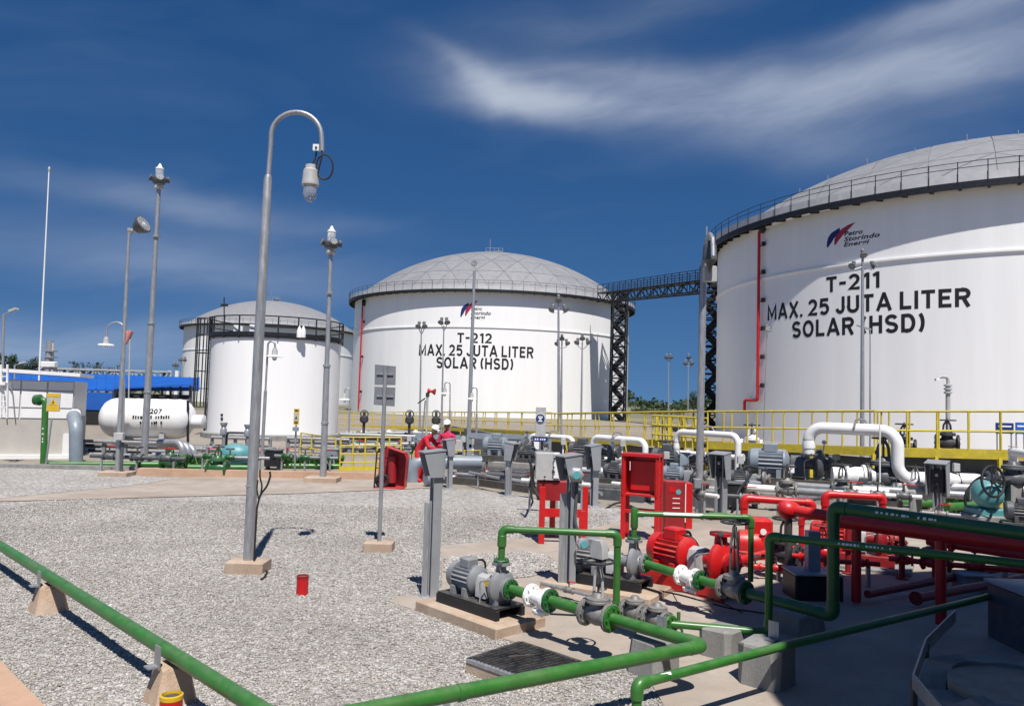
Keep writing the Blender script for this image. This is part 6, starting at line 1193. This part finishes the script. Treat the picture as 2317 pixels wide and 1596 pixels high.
Y = 40; p = V(*at(82, 1000, Y).xy, 0); t = thing('antenna_mast', 'thin white antenna mast rising behind the panelled tank house', 'mast', p); part(MB().tube([p, at(89, 838, Y), at(111, 385, Y)], [.045, .045, .03], 10), 'mast', 'white paint', t); part(MB().lathe(at(111, 388, Y), Z, [(0, .04), (.1, .06), (.2, .06), (.25, .02)], 10), 'mast_tip', 'light grey paint', t)
Y = 45; p = V(*at(288, 1000, Y).xy, 0); t = thing('windsock', 'faded pink windsock drooping from a thin pole above the blue roof', 'windsock', p); part(MB().tube([p, at(294, 745, Y)], .04, 8), 'pole', 'light grey paint', t); part(MB().tube([at(294, 748, Y), at(290, 760, Y), at(283, 778, Y)], [.20, .18, .09], 12, False), 'sock', 'pink sock', t); part(MB().tube([at(294, 756, Y), at(292, 764, Y)], .1, 8), 'sock_end', 'black paint', t)
# ------------------------------------------------------------------ signs and horn
def back_sign():
    p = gz(857, 1246); t = thing('signboard', 'back of a two-panel grey sign on a slim pole with concrete footing', 'sign', p, 'signboards'); Y = p.y; P = lambda x, y, dy=0: at(x, y, Y+dy)
    part(MB().cbox(p, .46, .36, .16, .015), 'footing', 'plinth concrete', t); part(MB().tube([V(p.x, p.y, .1), P(872, 828)], .033, 12), 'pole', 'galvanised', t)
    for (a, b, c, d) in (((848, 824), (895, 828), (894, 871), (847, 870)), ((847, 874), (894, 876), (892, 919), (845, 915))): part(MB().prism([P(*a, .05), P(*b, .05), P(*c, .05), P(*d, .05)], V(0, .02, 0)), 'panel', 'panel grey', t, smooth=False)
    for y in (845, 895): part(MB().beam(P(852, y, .04), P(890, y+1.5, .04), .025), 'bracket', 'galvanised', t)
back_sign()
p = gz(666, 1072); t = thing('safety_sign', 'narrow yellow notice sign on a slim post before the ladder tank', 'sign', p, 'safety signs'); Y = p.y; s = Y/FO; c = at(671, 942, Y); part(MB().tube([p, at(671, 925, Y)], .028, 10), 'post', 'galvanised', t); part(MB().obox(c-V(0, .03, 0), V(6*s, 0, 0), V(0, .008, 0), Z*18*s), 'board', 'sign yellow', t); part(MB().obox(c-V(0, .042, 0), V(4.5*s, 0, 0), V(0, .003, 0), Z*9*s), 'pictogram_panel', 'light grey paint', t)
for k in (14, -13): part(MB().obox(c+V(0, -.042, k*s), V(4*s, 0, 0), V(0, .003, 0), Z*1.6*s), 'legend', 'black paint', t)
part(MB().prism([c+V(-3*s, -.048, -5*s), c+V(3*s, -.048, -5*s), c+V(0, -.048, 3*s)], V(0, -.003, 0)), 'pictogram', 'dark green paint', t); part(MB().cbox(at(670, 974, Y)-V(0, .08, 0), 12*s, .12, 9*s, .01), 'button_box', 'slate paint', t)
Y = 30; p = V(*at(964, 1000, Y).xy, 0); t = thing('alarm_horn', 'red alarm horn on a thin pole before tank T-212', 'alarm horn', p); part(MB().tube([p, at(967, 888, Y)], .045, 10), 'pole', 'light grey paint', t); part(MB().tube([V(p.x-.22, p.y, 0), at(962, 905, Y)], .03, 8), 'stay', 'galvanised', t); part(MB().tube([at(945, 912, Y), at(962, 900, Y)], .025, 8), 'arm', 'black steel', t)
c = at(976, 884, Y); part(MB().lathe(c-V(.14, 0, 0), V(1, -.15, -.1), [(0, .11), (.05, .09), (.12, .05), (.16, .05), (.22, .09), (.28, .13), (.29, .12)], 14), 'horn', 'horn red', t); part(MB().cbox(at(967, 897, Y), .14, .12, .16, .02), 'driver_box', 'cast iron', t)

# ------------------------------------------------------------------ the two workers
def person(label, pts, edges, rad, root, m, head, hdir, base, hat=True, hands=()):
    """one continuous body grown from a skeleton; helmet and clothing bands are children"""
    t = thing('person', label, 'person', base, 'workers in red coveralls'); L = Vector(base)
    me = bpy.data.meshes.new('body'); me.from_pydata([tuple(Vector(p)-L) for p in pts], edges, []); o = bpy.data.objects.new('body', me); COL.objects.link(o); o.parent = t; LOC[o.name] = L
    sk = o.modifiers.new('skin', 'SKIN'); sk.use_smooth_shade = True; sk.branch_smoothing = .6; sl_ = me.skin_vertices[0].data
    for i, r in enumerate(rad): sl_[i].radius = (r, r) if not isinstance(r, tuple) else r; sl_[i].use_root = (i == root)
    sb = o.modifiers.new('sub', 'SUBSURF'); sb.levels = sb.render_levels = 2; me.materials.append(MATS[m])
    dg = bpy.context.evaluated_depsgraph_get(); nm = bpy.data.meshes.new_from_object(o.evaluated_get(dg)); o.modifiers.clear(); o.data = nm; nm.shade_smooth()
    if not nm.materials: nm.materials.append(MATS[m])
    h = Vector(head); f = Vector(hdir).normalized(); s_ = V(-f.y, f.x, 0).normalized(); up = s_.cross(-f).normalized() if abs(f.z) > .01 else Z
    up = f.cross(s_).normalized(); up = up if up.z > 0 else -up
    hd = part(MB().lathe(h-up*.12, up, [(0, .03), (.02, .062), (.06, .075), (.11, .084), (.16, .082), (.2, .06), (.22, .02)], 18), 'head', 'skin', t)
    part(MB().prism([h+f*.078+up*.012-s_*.012, h+f*.078+up*.012+s_*.012, h+f*.108-up*.028], -f*.02), 'nose', 'skin', hd)
    for g in (-1, 1): part(MB().lathe(h+f*.068+s_*.032*g+up*.022, f, [(0, .014), (.010, .011), (.014, .004)], 8), 'eye', 'black paint', hd); part(MB().lathe(h+s_*.08*g-up*.005, s_*g, [(0, .02), (.015, .022), (.02, .01)], 8), 'ear', 'skin', hd)
    part(MB().obox(h+f*.072-up*.052, s_*.022, f*.006, up*.005), 'mouth', 'old red paint', hd)
    ht = part(MB().lathe(h+up*.055, up, [(0, .115), (.012, .118), (.05, .114), (.09, .098), (.125, .06), (.14, .012)], 22), 'helmet', 'helmet white', t); part(MB().prism([h+up*.055+f*.08+s_*.09, h+up*.055+f*.155+s_*.045, h+up*.055+f*.155-s_*.045, h+up*.055+f*.08-s_*.09], up*.012), 'helmet_peak', 'helmet white', ht)
    part(MB().tube([h+up*.07+s_*.09, h-up*.1+f*.05, h+up*.07-s_*.09], .006, 6), 'chin_strap', 'rubber', ht)
    for (p, d) in hands:
        p = Vector(p); d = Vector(d).normalized(); hs_ = V(-d.y, d.x, 0).normalized() if abs(d.z) < .95 else V(1, 0, 0); nn = d.cross(hs_).normalized()
        hb = part(MB().obox(p+d*.045, d*.048, hs_*.04, nn*.016), 'hand', 'skin', t)
        for k in range(4): q = p+d*.09+hs_*(-.03+.02*k); part(MB().tube([q, q+d*(.035+.006*(k in (1, 2)))-nn*.008, q+d*.055-nn*.035], [.0095, .009, .007], 8), 'finger', 'skin', hb)
        q = p+d*.03+hs_*.04; part(MB().tube([q, q+d*.03+hs_*.022, q+d*.06+hs_*.02-nn*.015], [.011, .010, .008], 8), 'thumb', 'skin', hb)
    for g in (0, 1): pass
    return t
def worker1():
    Y = 22.6; b = V(at(961, 1000, Y).x, Y, 0); f = V(.93, -.37, 0).normalized(); s_ = V(-f.y, f.x, 0)      # bending over the post to the right
    Q = lambda a, c, z: b+f*a+s_*c+Z*z
    pts = [Q(-.20, 0, .90), Q(-.14, 0, 1.02), Q(.0, 0, 1.18), Q(.12, 0, 1.30), Q(.20, 0, 1.36), Q(.25, 0, 1.40),
           Q(-.20, .10, .86), Q(-.10, .12, .48), Q(-.17, .12, .09), Q(-.02, .14, .05), Q(-.20, -.10, .86), Q(-.06, -.13, .48), Q(-.14, -.13, .09), Q(.02, -.15, .05),
           Q(.12, .18, 1.27), Q(.28, .24, 1.05), Q(.50, .16, 1.05), Q(.12, -.18, 1.27), Q(.26, -.24, 1.03), Q(.48, -.16, 1.0)]
    edges = [(0, 1), (1, 2), (2, 3), (3, 4), (4, 5), (0, 6), (6, 7), (7, 8), (8, 9), (0, 10), (10, 11), (11, 12), (12, 13), (3, 14), (14, 15), (15, 16), (3, 17), (17, 18), (18, 19)]
    rad = [.16, .155, .17, .165, .07, .06, .11, .085, .07, .05, .11, .085, .07, .05, .085, .065, .05, .085, .065, .05]
    person('worker in red coverall and white helmet bending over the grey post', pts, edges, rad, 0, 'red coverall', Q(.30, 0, 1.50), f*1-Z*.35, b, hands=((Q(.52, .155, 1.05), f), (Q(.50, -.155, .995), f)))
def worker2():
    Y = 23.4; b = V(at(1011, 1000, Y).x, Y, 0); f = V(-.25, -1, 0).normalized(); s_ = V(-f.y, f.x, 0)      # stands upright facing the camera
    Q = lambda a, c, z: b+f*a+s_*c+Z*z
    pts = [Q(0, 0, .90), Q(0, 0, 1.05), Q(.01, 0, 1.22), Q(.01, 0, 1.38), Q(.01, 0, 1.47), Q(.02, 0, 1.54),
           Q(0, .10, .85), Q(.03, .11, .48), Q(0, .12, .09), Q(.15, .13, .05), Q(0, -.10, .85), Q(.03, -.11, .48), Q(0, -.12, .09), Q(.15, -.13, .05),
           Q(.0, .19, 1.35), Q(.02, .25, 1.10), Q(.22, .12, 1.12), Q(.0, -.19, 1.35), Q(.02, -.26, 1.10), Q(.22, -.10, 1.15)]
    edges = [(0, 1), (1, 2), (2, 3), (3, 4), (4, 5), (0, 6), (6, 7), (7, 8), (8, 9), (0, 10), (10, 11), (11, 12), (12, 13), (3, 14), (14, 15), (15, 16), (3, 17), (17, 18), (18, 19)]
    rad = [.155, .145, .165, .155, .065, .055, .105, .085, .07, .05, .105, .085, .07, .05, .08, .062, .048, .08, .062, .048]
    person('worker in pinkish red coverall and white helmet facing the camera', pts, edges, rad, 0, 'magenta coverall', Q(.04, 0, 1.63), f-Z*.12, b, hands=((Q(.23, .11, 1.12), V(-f.y, f.x, 0)*-1+f*.3), (Q(.23, -.09, 1.15), V(-f.y, f.x, 0)+f*.3)))
worker1(); worker2()

# ------------------------------------------------------------------ trees far off
def tree(label, x, yb, yt, Y, w, seed, dens=1.):
    rg = random.Random(seed); p = V(*at(x, yb, Y).xy, 0); h = at(x, yt, Y).z; t = thing('tree', label, 'tree', p, 'far trees'); W_ = w*Y/FO
    tr = part(MB().tube([p, p+V(.1, 0, h*.35), p+V(-.1, .1, h*.75)], [h*.035, h*.025, h*.01], 8), 'trunk', 'bark', t)
    for k in range(4): a = rg.random()*6.28; q = p+Z*h*(.3+.12*k); part(MB().tube([q, q+V(math.cos(a)*W_*.25, math.sin(a)*W_*.25, h*.2)], [h*.012, h*.005], 6), 'limb', 'bark', tr)
    vs = []; fs = []
    clumps = [(p+V((rg.random()-.5)*W_*.75, (rg.random()-.5)*W_*.6, h*(.38+.5*rg.random())), W_*(.10+.13*rg.random())) for _ in range(int(22*dens))]
    for c, r in clumps:
        for _ in range(60):
            d = V(rg.gauss(0, 1), rg.gauss(0, 1), rg.gauss(0, .8)); d.normalize(); q = c+d*r*(.5+.6*rg.random()); a = V(rg.gauss(0, 1), rg.gauss(0, 1), rg.gauss(0, 1)).normalized(); b2 = a.cross(d); b2 = b2.normalized() if b2.length > .01 else Z; s = W_*.035*(.6+.8*rg.random()); k = len(vs); vs += [q-a*s, q+b2*s*.6, q+a*s, q-b2*s*.6]; fs.append((k, k+1, k+2, k+3))
    part(MB().add(vs, fs), 'crown', 'leaf', t)
tree('dark spreading tree at the far left edge above the white roof', 5, 900, 792, 150, 75, 1); tree('dark round tree behind the panelled tank house roof', 68, 900, 798, 150, 45, 2); tree('dark low tree between the two far left trees', 38, 900, 806, 160, 50, 3)
for k, (lab, x, yt, w) in enumerate((('small dark tree above the truss gantry, left one', 167, 806, 26), ('small dark tree above the truss gantry, middle one', 190, 810, 22), ('square-topped tree above the truss gantry, right one', 222, 803, 34), ('low tree right of the square-topped one', 255, 818, 40))): tree(lab, x, 880, yt, 170, w, 10+k)
for k, (lab, x, yt, w) in enumerate((('dark tree against the left of tank T-211', 1568, 878, 30), ('dark bushy tree right beside the T-211 stair tower', 1588, 886, 26), ('low tree line piece between the tanks, left', 1455, 927, 50), ('low tree line piece between the tanks, middle', 1500, 926, 50), ('low tree line piece between the tanks, right', 1540, 924, 40))): tree(lab, x, 940, yt, 170 if k > 1 else 130, w, 30+k)
mb = MB(); rg = random.Random(5)
for i in range(2200):
    a = R_(-60+120*rg.random()); D = 320+80*rg.random(); q = V(D*math.sin(a), D*math.cos(a), 7*rg.random()**1.2*(.6+.4*math.sin(a*23)+.3*math.sin(a*57)))
    for _ in range(6):
        u = V(rg.gauss(0, 1), rg.gauss(0, 1), rg.gauss(0, 1)).normalized(); w = u.cross(V(rg.gauss(0, 1), rg.gauss(0, 1), .3)).normalized(); c = q+V(rg.gauss(0, 1.6), rg.gauss(0, 1.6), abs(rg.gauss(0, 1.2))); mb.add([c-u*1.1, c+w*.7, c+u*1.1, c-w*.7], [(0, 1, 2, 3)])
struct(mb, 'tree_line', 'leaf', kind='stuff', label='far-off dark green belt of trees along the horizon')

# ------------------------------------------------------------------ low pipework filling the strip between the path and the walkways
def bundle(label, pts, n, gap, r, m, group='low pipe bundles', posts=True):
    a, b = Vector(pts[0]), Vector(pts[1]); d = (b-a).normalized(); s_ = V(-d.y, d.x, 0); t = thing('pipe_bundle', label, 'pipes', V((a.x+b.x)/2, (a.y+b.y)/2, 0), group)
    for k in range(n):
        o = s_*gap*k+Z*(.02*(k % 2)); rr = r*(1+.25*((k*7) % 3-1)); part(MB().tube([a+o, b+o], rr, 10), 'pipe_run', m[k % len(m)], t)
        for j in range(3): q = a.lerp(b, .2+.3*j)+o; part(MB().flange(q, d, rr*1.7, .03, 12, 4), 'flange', m[k % len(m)], t)
    for j in range(5):
        q = a.lerp(b, .05+.22*j); part(MB().beam(V(q.x, q.y, 0)-s_*.1, V(q.x, q.y, 0)-s_*.1+Z*(a.z+.1), .1), 'sleeper_post', 'grey paint', t); part(MB().beam(q-s_*.15-Z*(r*1.3+.05), q+s_*(gap*n)-Z*(r*1.3+.05), .1), 'sleeper', 'dark grey paint', t)
bundle('bundle of dark pipes behind the yellow guard rail', [at(765, 1010, 33)*1, at(935, 1006, 33)], 5, .38, .10, ['dark grey paint', 'galvanised', 'dark green paint', 'grey paint'])
bundle('bundle of grey pipes under the far walkway left of the workers', [at(760, 983, 47), at(960, 984, 44)], 4, .5, .14, ['dark grey paint', 'grey paint', 'white paint'])
bundle('bundle of pipes behind the switch racks', [at(1000, 1018, 36), at(1200, 1022, 33)], 4, .45, .11, ['white paint', 'grey paint', 'dark grey paint'])
bundle('bundle of pipes in front of the bund wall below the middle loops', [at(1230, 1062, 26.5), at(1480, 1078, 23.8)], 3, .4, .09, ['grey paint', 'white paint', 'dark green paint'])
bundle('bundle of pipes in front of the bund wall behind the largest loop', [at(1700, 1094, 23.0), at(2010, 1100, 20.9)], 3, .35, .09, ['white paint', 'grey paint', 'light grey paint'])
bundle('bundle of pipes behind the teal motor at the right', [at(2090, 1104, 20.2), at(2320, 1112, 18.6)], 3, .35, .10, ['grey paint', 'white paint', 'dark grey paint'])
bundle('bundle of grey pipes between bullet tank and ladder tank', [at(420, 1014, 31), at(610, 1020, 31)], 4, .4, .09, ['galvanised', 'grey paint', 'dark grey paint'])
def drum(label, x, y, m, lm):
    p = gz(x, y); t = thing('steel_box', label, 'box', p, 'small equipment boxes'); part(MB().cbox(p+Z*.12, .5, .4, .5, .03), 'case', m, t); part(MB().cbox(p+Z*.62, .54, .44, .04, .01), 'lid', lm, t)
    for g in (-1, 1): part(MB().box(p+V(.18*g, 0, 0), .06, .3, .13), 'foot', 'dark grey paint', t)
    part(MB().lathe(p+V(.08, -.2, .42), V(0, -1, 0), [(0, .04), (.03, .04)], 10), 'knob', 'black steel', t)
for a in (('dark box behind the white panel box on the red stand', 1330, 1118, 'dark grey paint', 'grey paint'), ('pale box in front of the rear pump left of the red cabinet', 1385, 1112, 'light grey paint', 'grey paint'), ('pale box right of the edge-on lamp post', 1690, 1148, 'light grey paint', 'plate grey'), ('black box left of the bright red arches', 1660, 1152, 'black steel', 'dark grey paint'), ('light box under the largest white loop', 1965, 1142, 'light grey paint', 'plate grey'), ('dark box right of the white prop post', 2078, 1150, 'dark grey paint', 'grey paint'), ('dark box by the foot of the grey pole behind the near lamp post', 618, 1062, 'black steel', 'dark grey paint'), ('grey box at the left foot of the yellow guard rail', 748, 1058, 'slate paint', 'plate grey')): drum(*a)
# flexible hoses and conduit looping between rear pumps
for lab, pts, r in (('black hose looping behind the slate grey pump', [at(1675, 1090, 21.2), at(1655, 1075, 21), at(1690, 1052, 21.2), at(1720, 1060, 21.2)], .03), ('black hose looping by the right-hand button post', [gz(1655, 1160), at(1668, 1110, 18), at(1690, 1085, 18.6), at(1700, 1070, 19)], .03), ('black cable hanging at the teal motor', [at(2188, 1160, 17), at(2180, 1120, 17), at(2205, 1085, 17), at(2232, 1072, 16.8)], .03), ('black cable at the left of the white panel stand', [gz(1205, 1135), at(1198, 1100, 16), at(1206, 1065, 16), at(1196, 1040, 16.4)], .025), ('black hose along the steel kerb behind the red cabinet', [gz(1370, 1150), gz(1400, 1132, .15), gz(1440, 1150, .1), gz(1480, 1160, .03)], .025)):
    single(MB().tube(rounded(pts, .35, 5), r, 8), 'hose', 'rubber', lab, 'hose', V(pts[0].x, pts[0].y, 0), 'black hoses and cables')
# ------------------------------------------------------------------ more red fire-water pipework and dark pumps in the crowded middle
Yq = 12.6
pipe('lit red cross pipe seen between the two shaded green pipes', [gz(2098, 1222, .75), gz(2330, 1258, .75)], .06, 'red paint', group='red pipes', fittings=False, flanges=[(gz(2150, 1230, .75), V(1, -.3, 0), 1.8)])
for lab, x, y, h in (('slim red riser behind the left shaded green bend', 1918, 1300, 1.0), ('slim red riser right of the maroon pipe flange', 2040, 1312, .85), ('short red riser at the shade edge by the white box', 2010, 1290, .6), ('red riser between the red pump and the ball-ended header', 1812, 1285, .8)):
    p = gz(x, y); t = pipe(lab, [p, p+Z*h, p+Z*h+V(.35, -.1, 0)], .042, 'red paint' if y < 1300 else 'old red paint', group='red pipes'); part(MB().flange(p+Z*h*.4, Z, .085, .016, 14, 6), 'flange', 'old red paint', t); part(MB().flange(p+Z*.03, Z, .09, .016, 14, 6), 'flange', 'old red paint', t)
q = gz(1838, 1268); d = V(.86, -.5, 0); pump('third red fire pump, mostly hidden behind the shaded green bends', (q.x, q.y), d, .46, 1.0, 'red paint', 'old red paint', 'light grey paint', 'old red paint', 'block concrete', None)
q = gz(1560, 1262); pipe('low red pipe leading from the big red fire pump to the back', [gz(1660, 1270, .3), gz(1770, 1243, .3), gz(1880, 1230, .3)], .06, 'red paint', group='red pipes', fittings=False, flanges=[(gz(1770, 1243, .3), V(1, .2, 0), 1.8)])
for i, (lab, x, y, Y, S, m) in enumerate((('small dark motor pump left of the small blue sign', 1178, 1052, 27.5, .95, 'dark grey paint'), ('small dark motor pump right of the white panel box', 1368, 1098, 21.5, .9, 'dark grey paint'), ('small slate motor pump between cabinet and lamp pole', 1500, 1105, 20.8, .95, 'slate paint'), ('small dark motor pump below the largest white loop', 1925, 1112, 18.6, .9, 'dark grey paint'), ('small dark motor pump right of the edge-on lamp pole', 1652, 1098, 21.0, .85, 'dark grey paint'), ('dark motor pump at the right edge beyond the teal motor', 2275, 1140, 15.2, .9, 'dark grey paint'))):
    q = at(x, y, Y); pump(lab, (q.x, q.y), V(.9, -.43, 0), .55*S+.12, S, m, 'dark grey paint' if i % 2 else 'valve iron', 'grey paint', 'steel dirty', 'block concrete', 'process pumps')
for i, (lab, x, y, Y) in enumerate((('grey gate valve low behind the steel kerb, left of the button post', 1100, 1085, 23.0), ('grey gate valve between the white panel and red cabinet', 1310, 1098, 21.8), ('grey gate valve right of the red cabinet', 1560, 1102, 20.8), ('grey gate valve behind the bright red arch', 1780, 1108, 18.5), ('grey gate valve in front of the white strainer', 1905, 1105, 18.3), ('grey gate valve right of the white prop post', 2070, 1112, 17.8))):
    q = at(x, y, Y); v_ = valve(lab, q, V(.9, -.4, 0), .105, ('valve iron', 'dark grey paint', 'light grey paint')[i % 3], .32, .19, group='rear gate valves'); part(MB().tube([q-V(.9, -.4, 0)*1.1, q-V(.9, -.4, 0)*.2], .09, 12), 'inlet_pipe', ('white paint', 'grey paint', 'galvanised')[i % 3], v_); part(MB().tube([q+V(.9, -.4, 0)*.2, q+V(.9, -.4, 0)*1.0], .09, 12), 'outlet_pipe', ('grey paint', 'white paint', 'galvanised')[i % 3], v_); part(MB().box(V(q.x, q.y, 0), .2, .2, max(.05, q.z-.1)), 'stand', 'block concrete', v_)
# ------------------------------------------------------------------ small-bore lines with little valves
def bore(label, pts, r, m, vm, vt, group='small-bore lines', posts=True):
    P = [Vector(p) for p in pts]; t = thing('small_bore_line', label, 'pipe', V(P[0].x, P[0].y, 0), group); part(MB().tube(rounded(P, .08, 4), r, 10), 'pipe_run', m, t)
    for k, u in enumerate(vt):
        i = min(len(P)-2, int(u*(len(P)-1))); q = P[i].lerp(P[i+1], u*(len(P)-1)-i); d = (P[i+1]-P[i]).normalized()
        b = part(MB().lathe(q-d*r*3, d, [(0, r*1.9), (r*.8, r*1.9), (r*.9, r*1.2), (r*2, r*1.7), (r*4, r*1.7), (r*5.1, r*1.2), (r*5.2, r*1.9), (r*6, r*1.9)], 12), 'small_valve', vm, t)
        part(MB().tube([q, q+Z*r*5], r*.4, 6), 'valve_stem', 'steel dirty', b)
        if k % 2: part(MB().tube(loop_pts(q+Z*r*5, Z, r*2.4, 14), r*.35, 6, False), 'valve_wheel', 'cast iron', b)
        else: part(MB().beam(q+Z*r*5-d*r, q+Z*r*5+d*r*5, r*.9, r*.4), 'valve_lever', 'red paint' if vm != 'red paint' else 'cast iron', b)
    for u in (.12, .5, .88):
        i = min(len(P)-2, int(u*(len(P)-1))); q = P[i].lerp(P[i+1], u*(len(P)-1)-i)
        if q.z > .08: part(MB().beam(V(q.x, q.y, .01), q-Z*r, .05), 'prop', 'galvanised', t)
    return t
for a in (('thin grey drain line between the two grey pumps', [gz(1225, 1318, .14), gz(1330, 1345, .14), gz(1410, 1362, .14)], .022, 'galvanised', 'valve iron', (.3, .7)),
          ('thin red line in front of the second red pump', [gz(1640, 1262, .2), gz(1700, 1280, .2), gz(1780, 1285, .2)], .03, 'red paint', 'red paint', (.25, .55, .85)),
          ('thin red line behind the lower shaded green pipe', [gz(1790, 1255, .35), gz(1880, 1268, .35), gz(1990, 1275, .35)], .035, 'red paint', 'red paint', (.2, .5, .8)),
          ('red line low beyond the maroon pipes', [gz(2010, 1262, .3), gz(2130, 1275, .3), gz(2320, 1290, .3)], .04, 'red paint', 'red paint', (.15, .4, .7)),
          ('thin grey line behind the steel kerb, left part', [gz(1062, 1068, .4), gz(1150, 1085, .4), gz(1240, 1096, .4)], .04, 'galvanised', 'valve iron', (.2, .45, .75)),
          ('thin white line behind the red panel stand', [gz(1180, 1085, .7), gz(1260, 1090, .7), gz(1335, 1096, .7)], .045, 'white paint', 'light grey paint', (.2, .5, .8)),
          ('thin white line behind the open red cabinet', [gz(1385, 1092, .55), gz(1500, 1105, .55), gz(1625, 1122, .55)], .045, 'white paint', 'valve iron', (.15, .5, .85)),
          ('thin dark line below the slate grey pump', [gz(1640, 1120, .45), gz(1760, 1128, .45), gz(1870, 1126, .45)], .045, 'dark grey paint', 'valve iron', (.2, .6)),
          ('thin white line below the largest white loop', [gz(1885, 1112, .6), gz(1985, 1118, .6), gz(2085, 1124, .6)], .05, 'white paint', 'dark grey paint', (.2, .5, .8)),
          ('thin grey line in front of the teal motor', [gz(2085, 1158, .35), gz(2200, 1168, .35), gz(2330, 1178, .35)], .04, 'galvanised', 'valve iron', (.2, .5, .8)),
          ('dark line crossing under the bullet tank', [gz(205, 1030, .45), gz(310, 1034, .45), gz(420, 1038, .45)], .06, 'dark grey paint', 'dark grey paint', (.2, .5, .8)),
          ('grey line in front of the ladder tank foundation', [gz(440, 1030, .5), gz(520, 1034, .5), gz(610, 1036, .5)], .05, 'galvanised', 'dark green paint', (.2, .5, .8)),
          ('grey line left of the yellow guard rail', [gz(622, 1030, .5), gz(690, 1034, .5), gz(765, 1036, .5)], .05, 'grey paint', 'dark green paint', (.2, .5, .8)),
          ('thin dark line behind the open hose box', [gz(780, 1012, .7), gz(860, 1014, .7), gz(930, 1014, .7)], .05, 'dark grey paint', 'valve iron', (.2, .5, .8))): bore(*a)
# conduit stanchions beside the rear pumps
for i, (lab, x, y0, y1) in enumerate((('slim galvanised stanchion left of the slate grey pump', 1672, 1128, 1030), ('slim white stanchion in the middle loop', 1406, 1092, 990), ('slim galvanised stanchion beside the white strainer', 1890, 1118, 1022), ('slim white stanchion in the loop with the blue sign', 1272, 1072, 990), ('slim galvanised stanchion right of the largest loop', 2160, 1150, 1046), ('slim galvanised stanchion behind the red cabinet', 1505, 1112, 1020), ('slim galvanised stanchion behind the workers', 1046, 1062, 985), ('slim galvanised stanchion left of the first switch rack', 924, 1052, 985))):
    p = gz(x, y0); t = thing('stanchion', lab, 'stanchion', p, 'slim stanchions'); h = at(x, y1, p.y).z; m = 'white paint' if 'white' in lab[:12] else 'galvanised'; part(MB().tube([p, p+Z*h], .03, 10), 'post', m, t); part(MB().cbox(p+V(0, -.06, h*.82), .16, .1, .2, .01), 'junction_box', 'light grey paint', t); part(MB().tube(rounded([p+V(.05, -.06, h*.82), p+V(.12, -.1, h*.6), p+V(.1, -.1, .03)], .1, 4), .014, 8), 'cable', 'rubber', t)
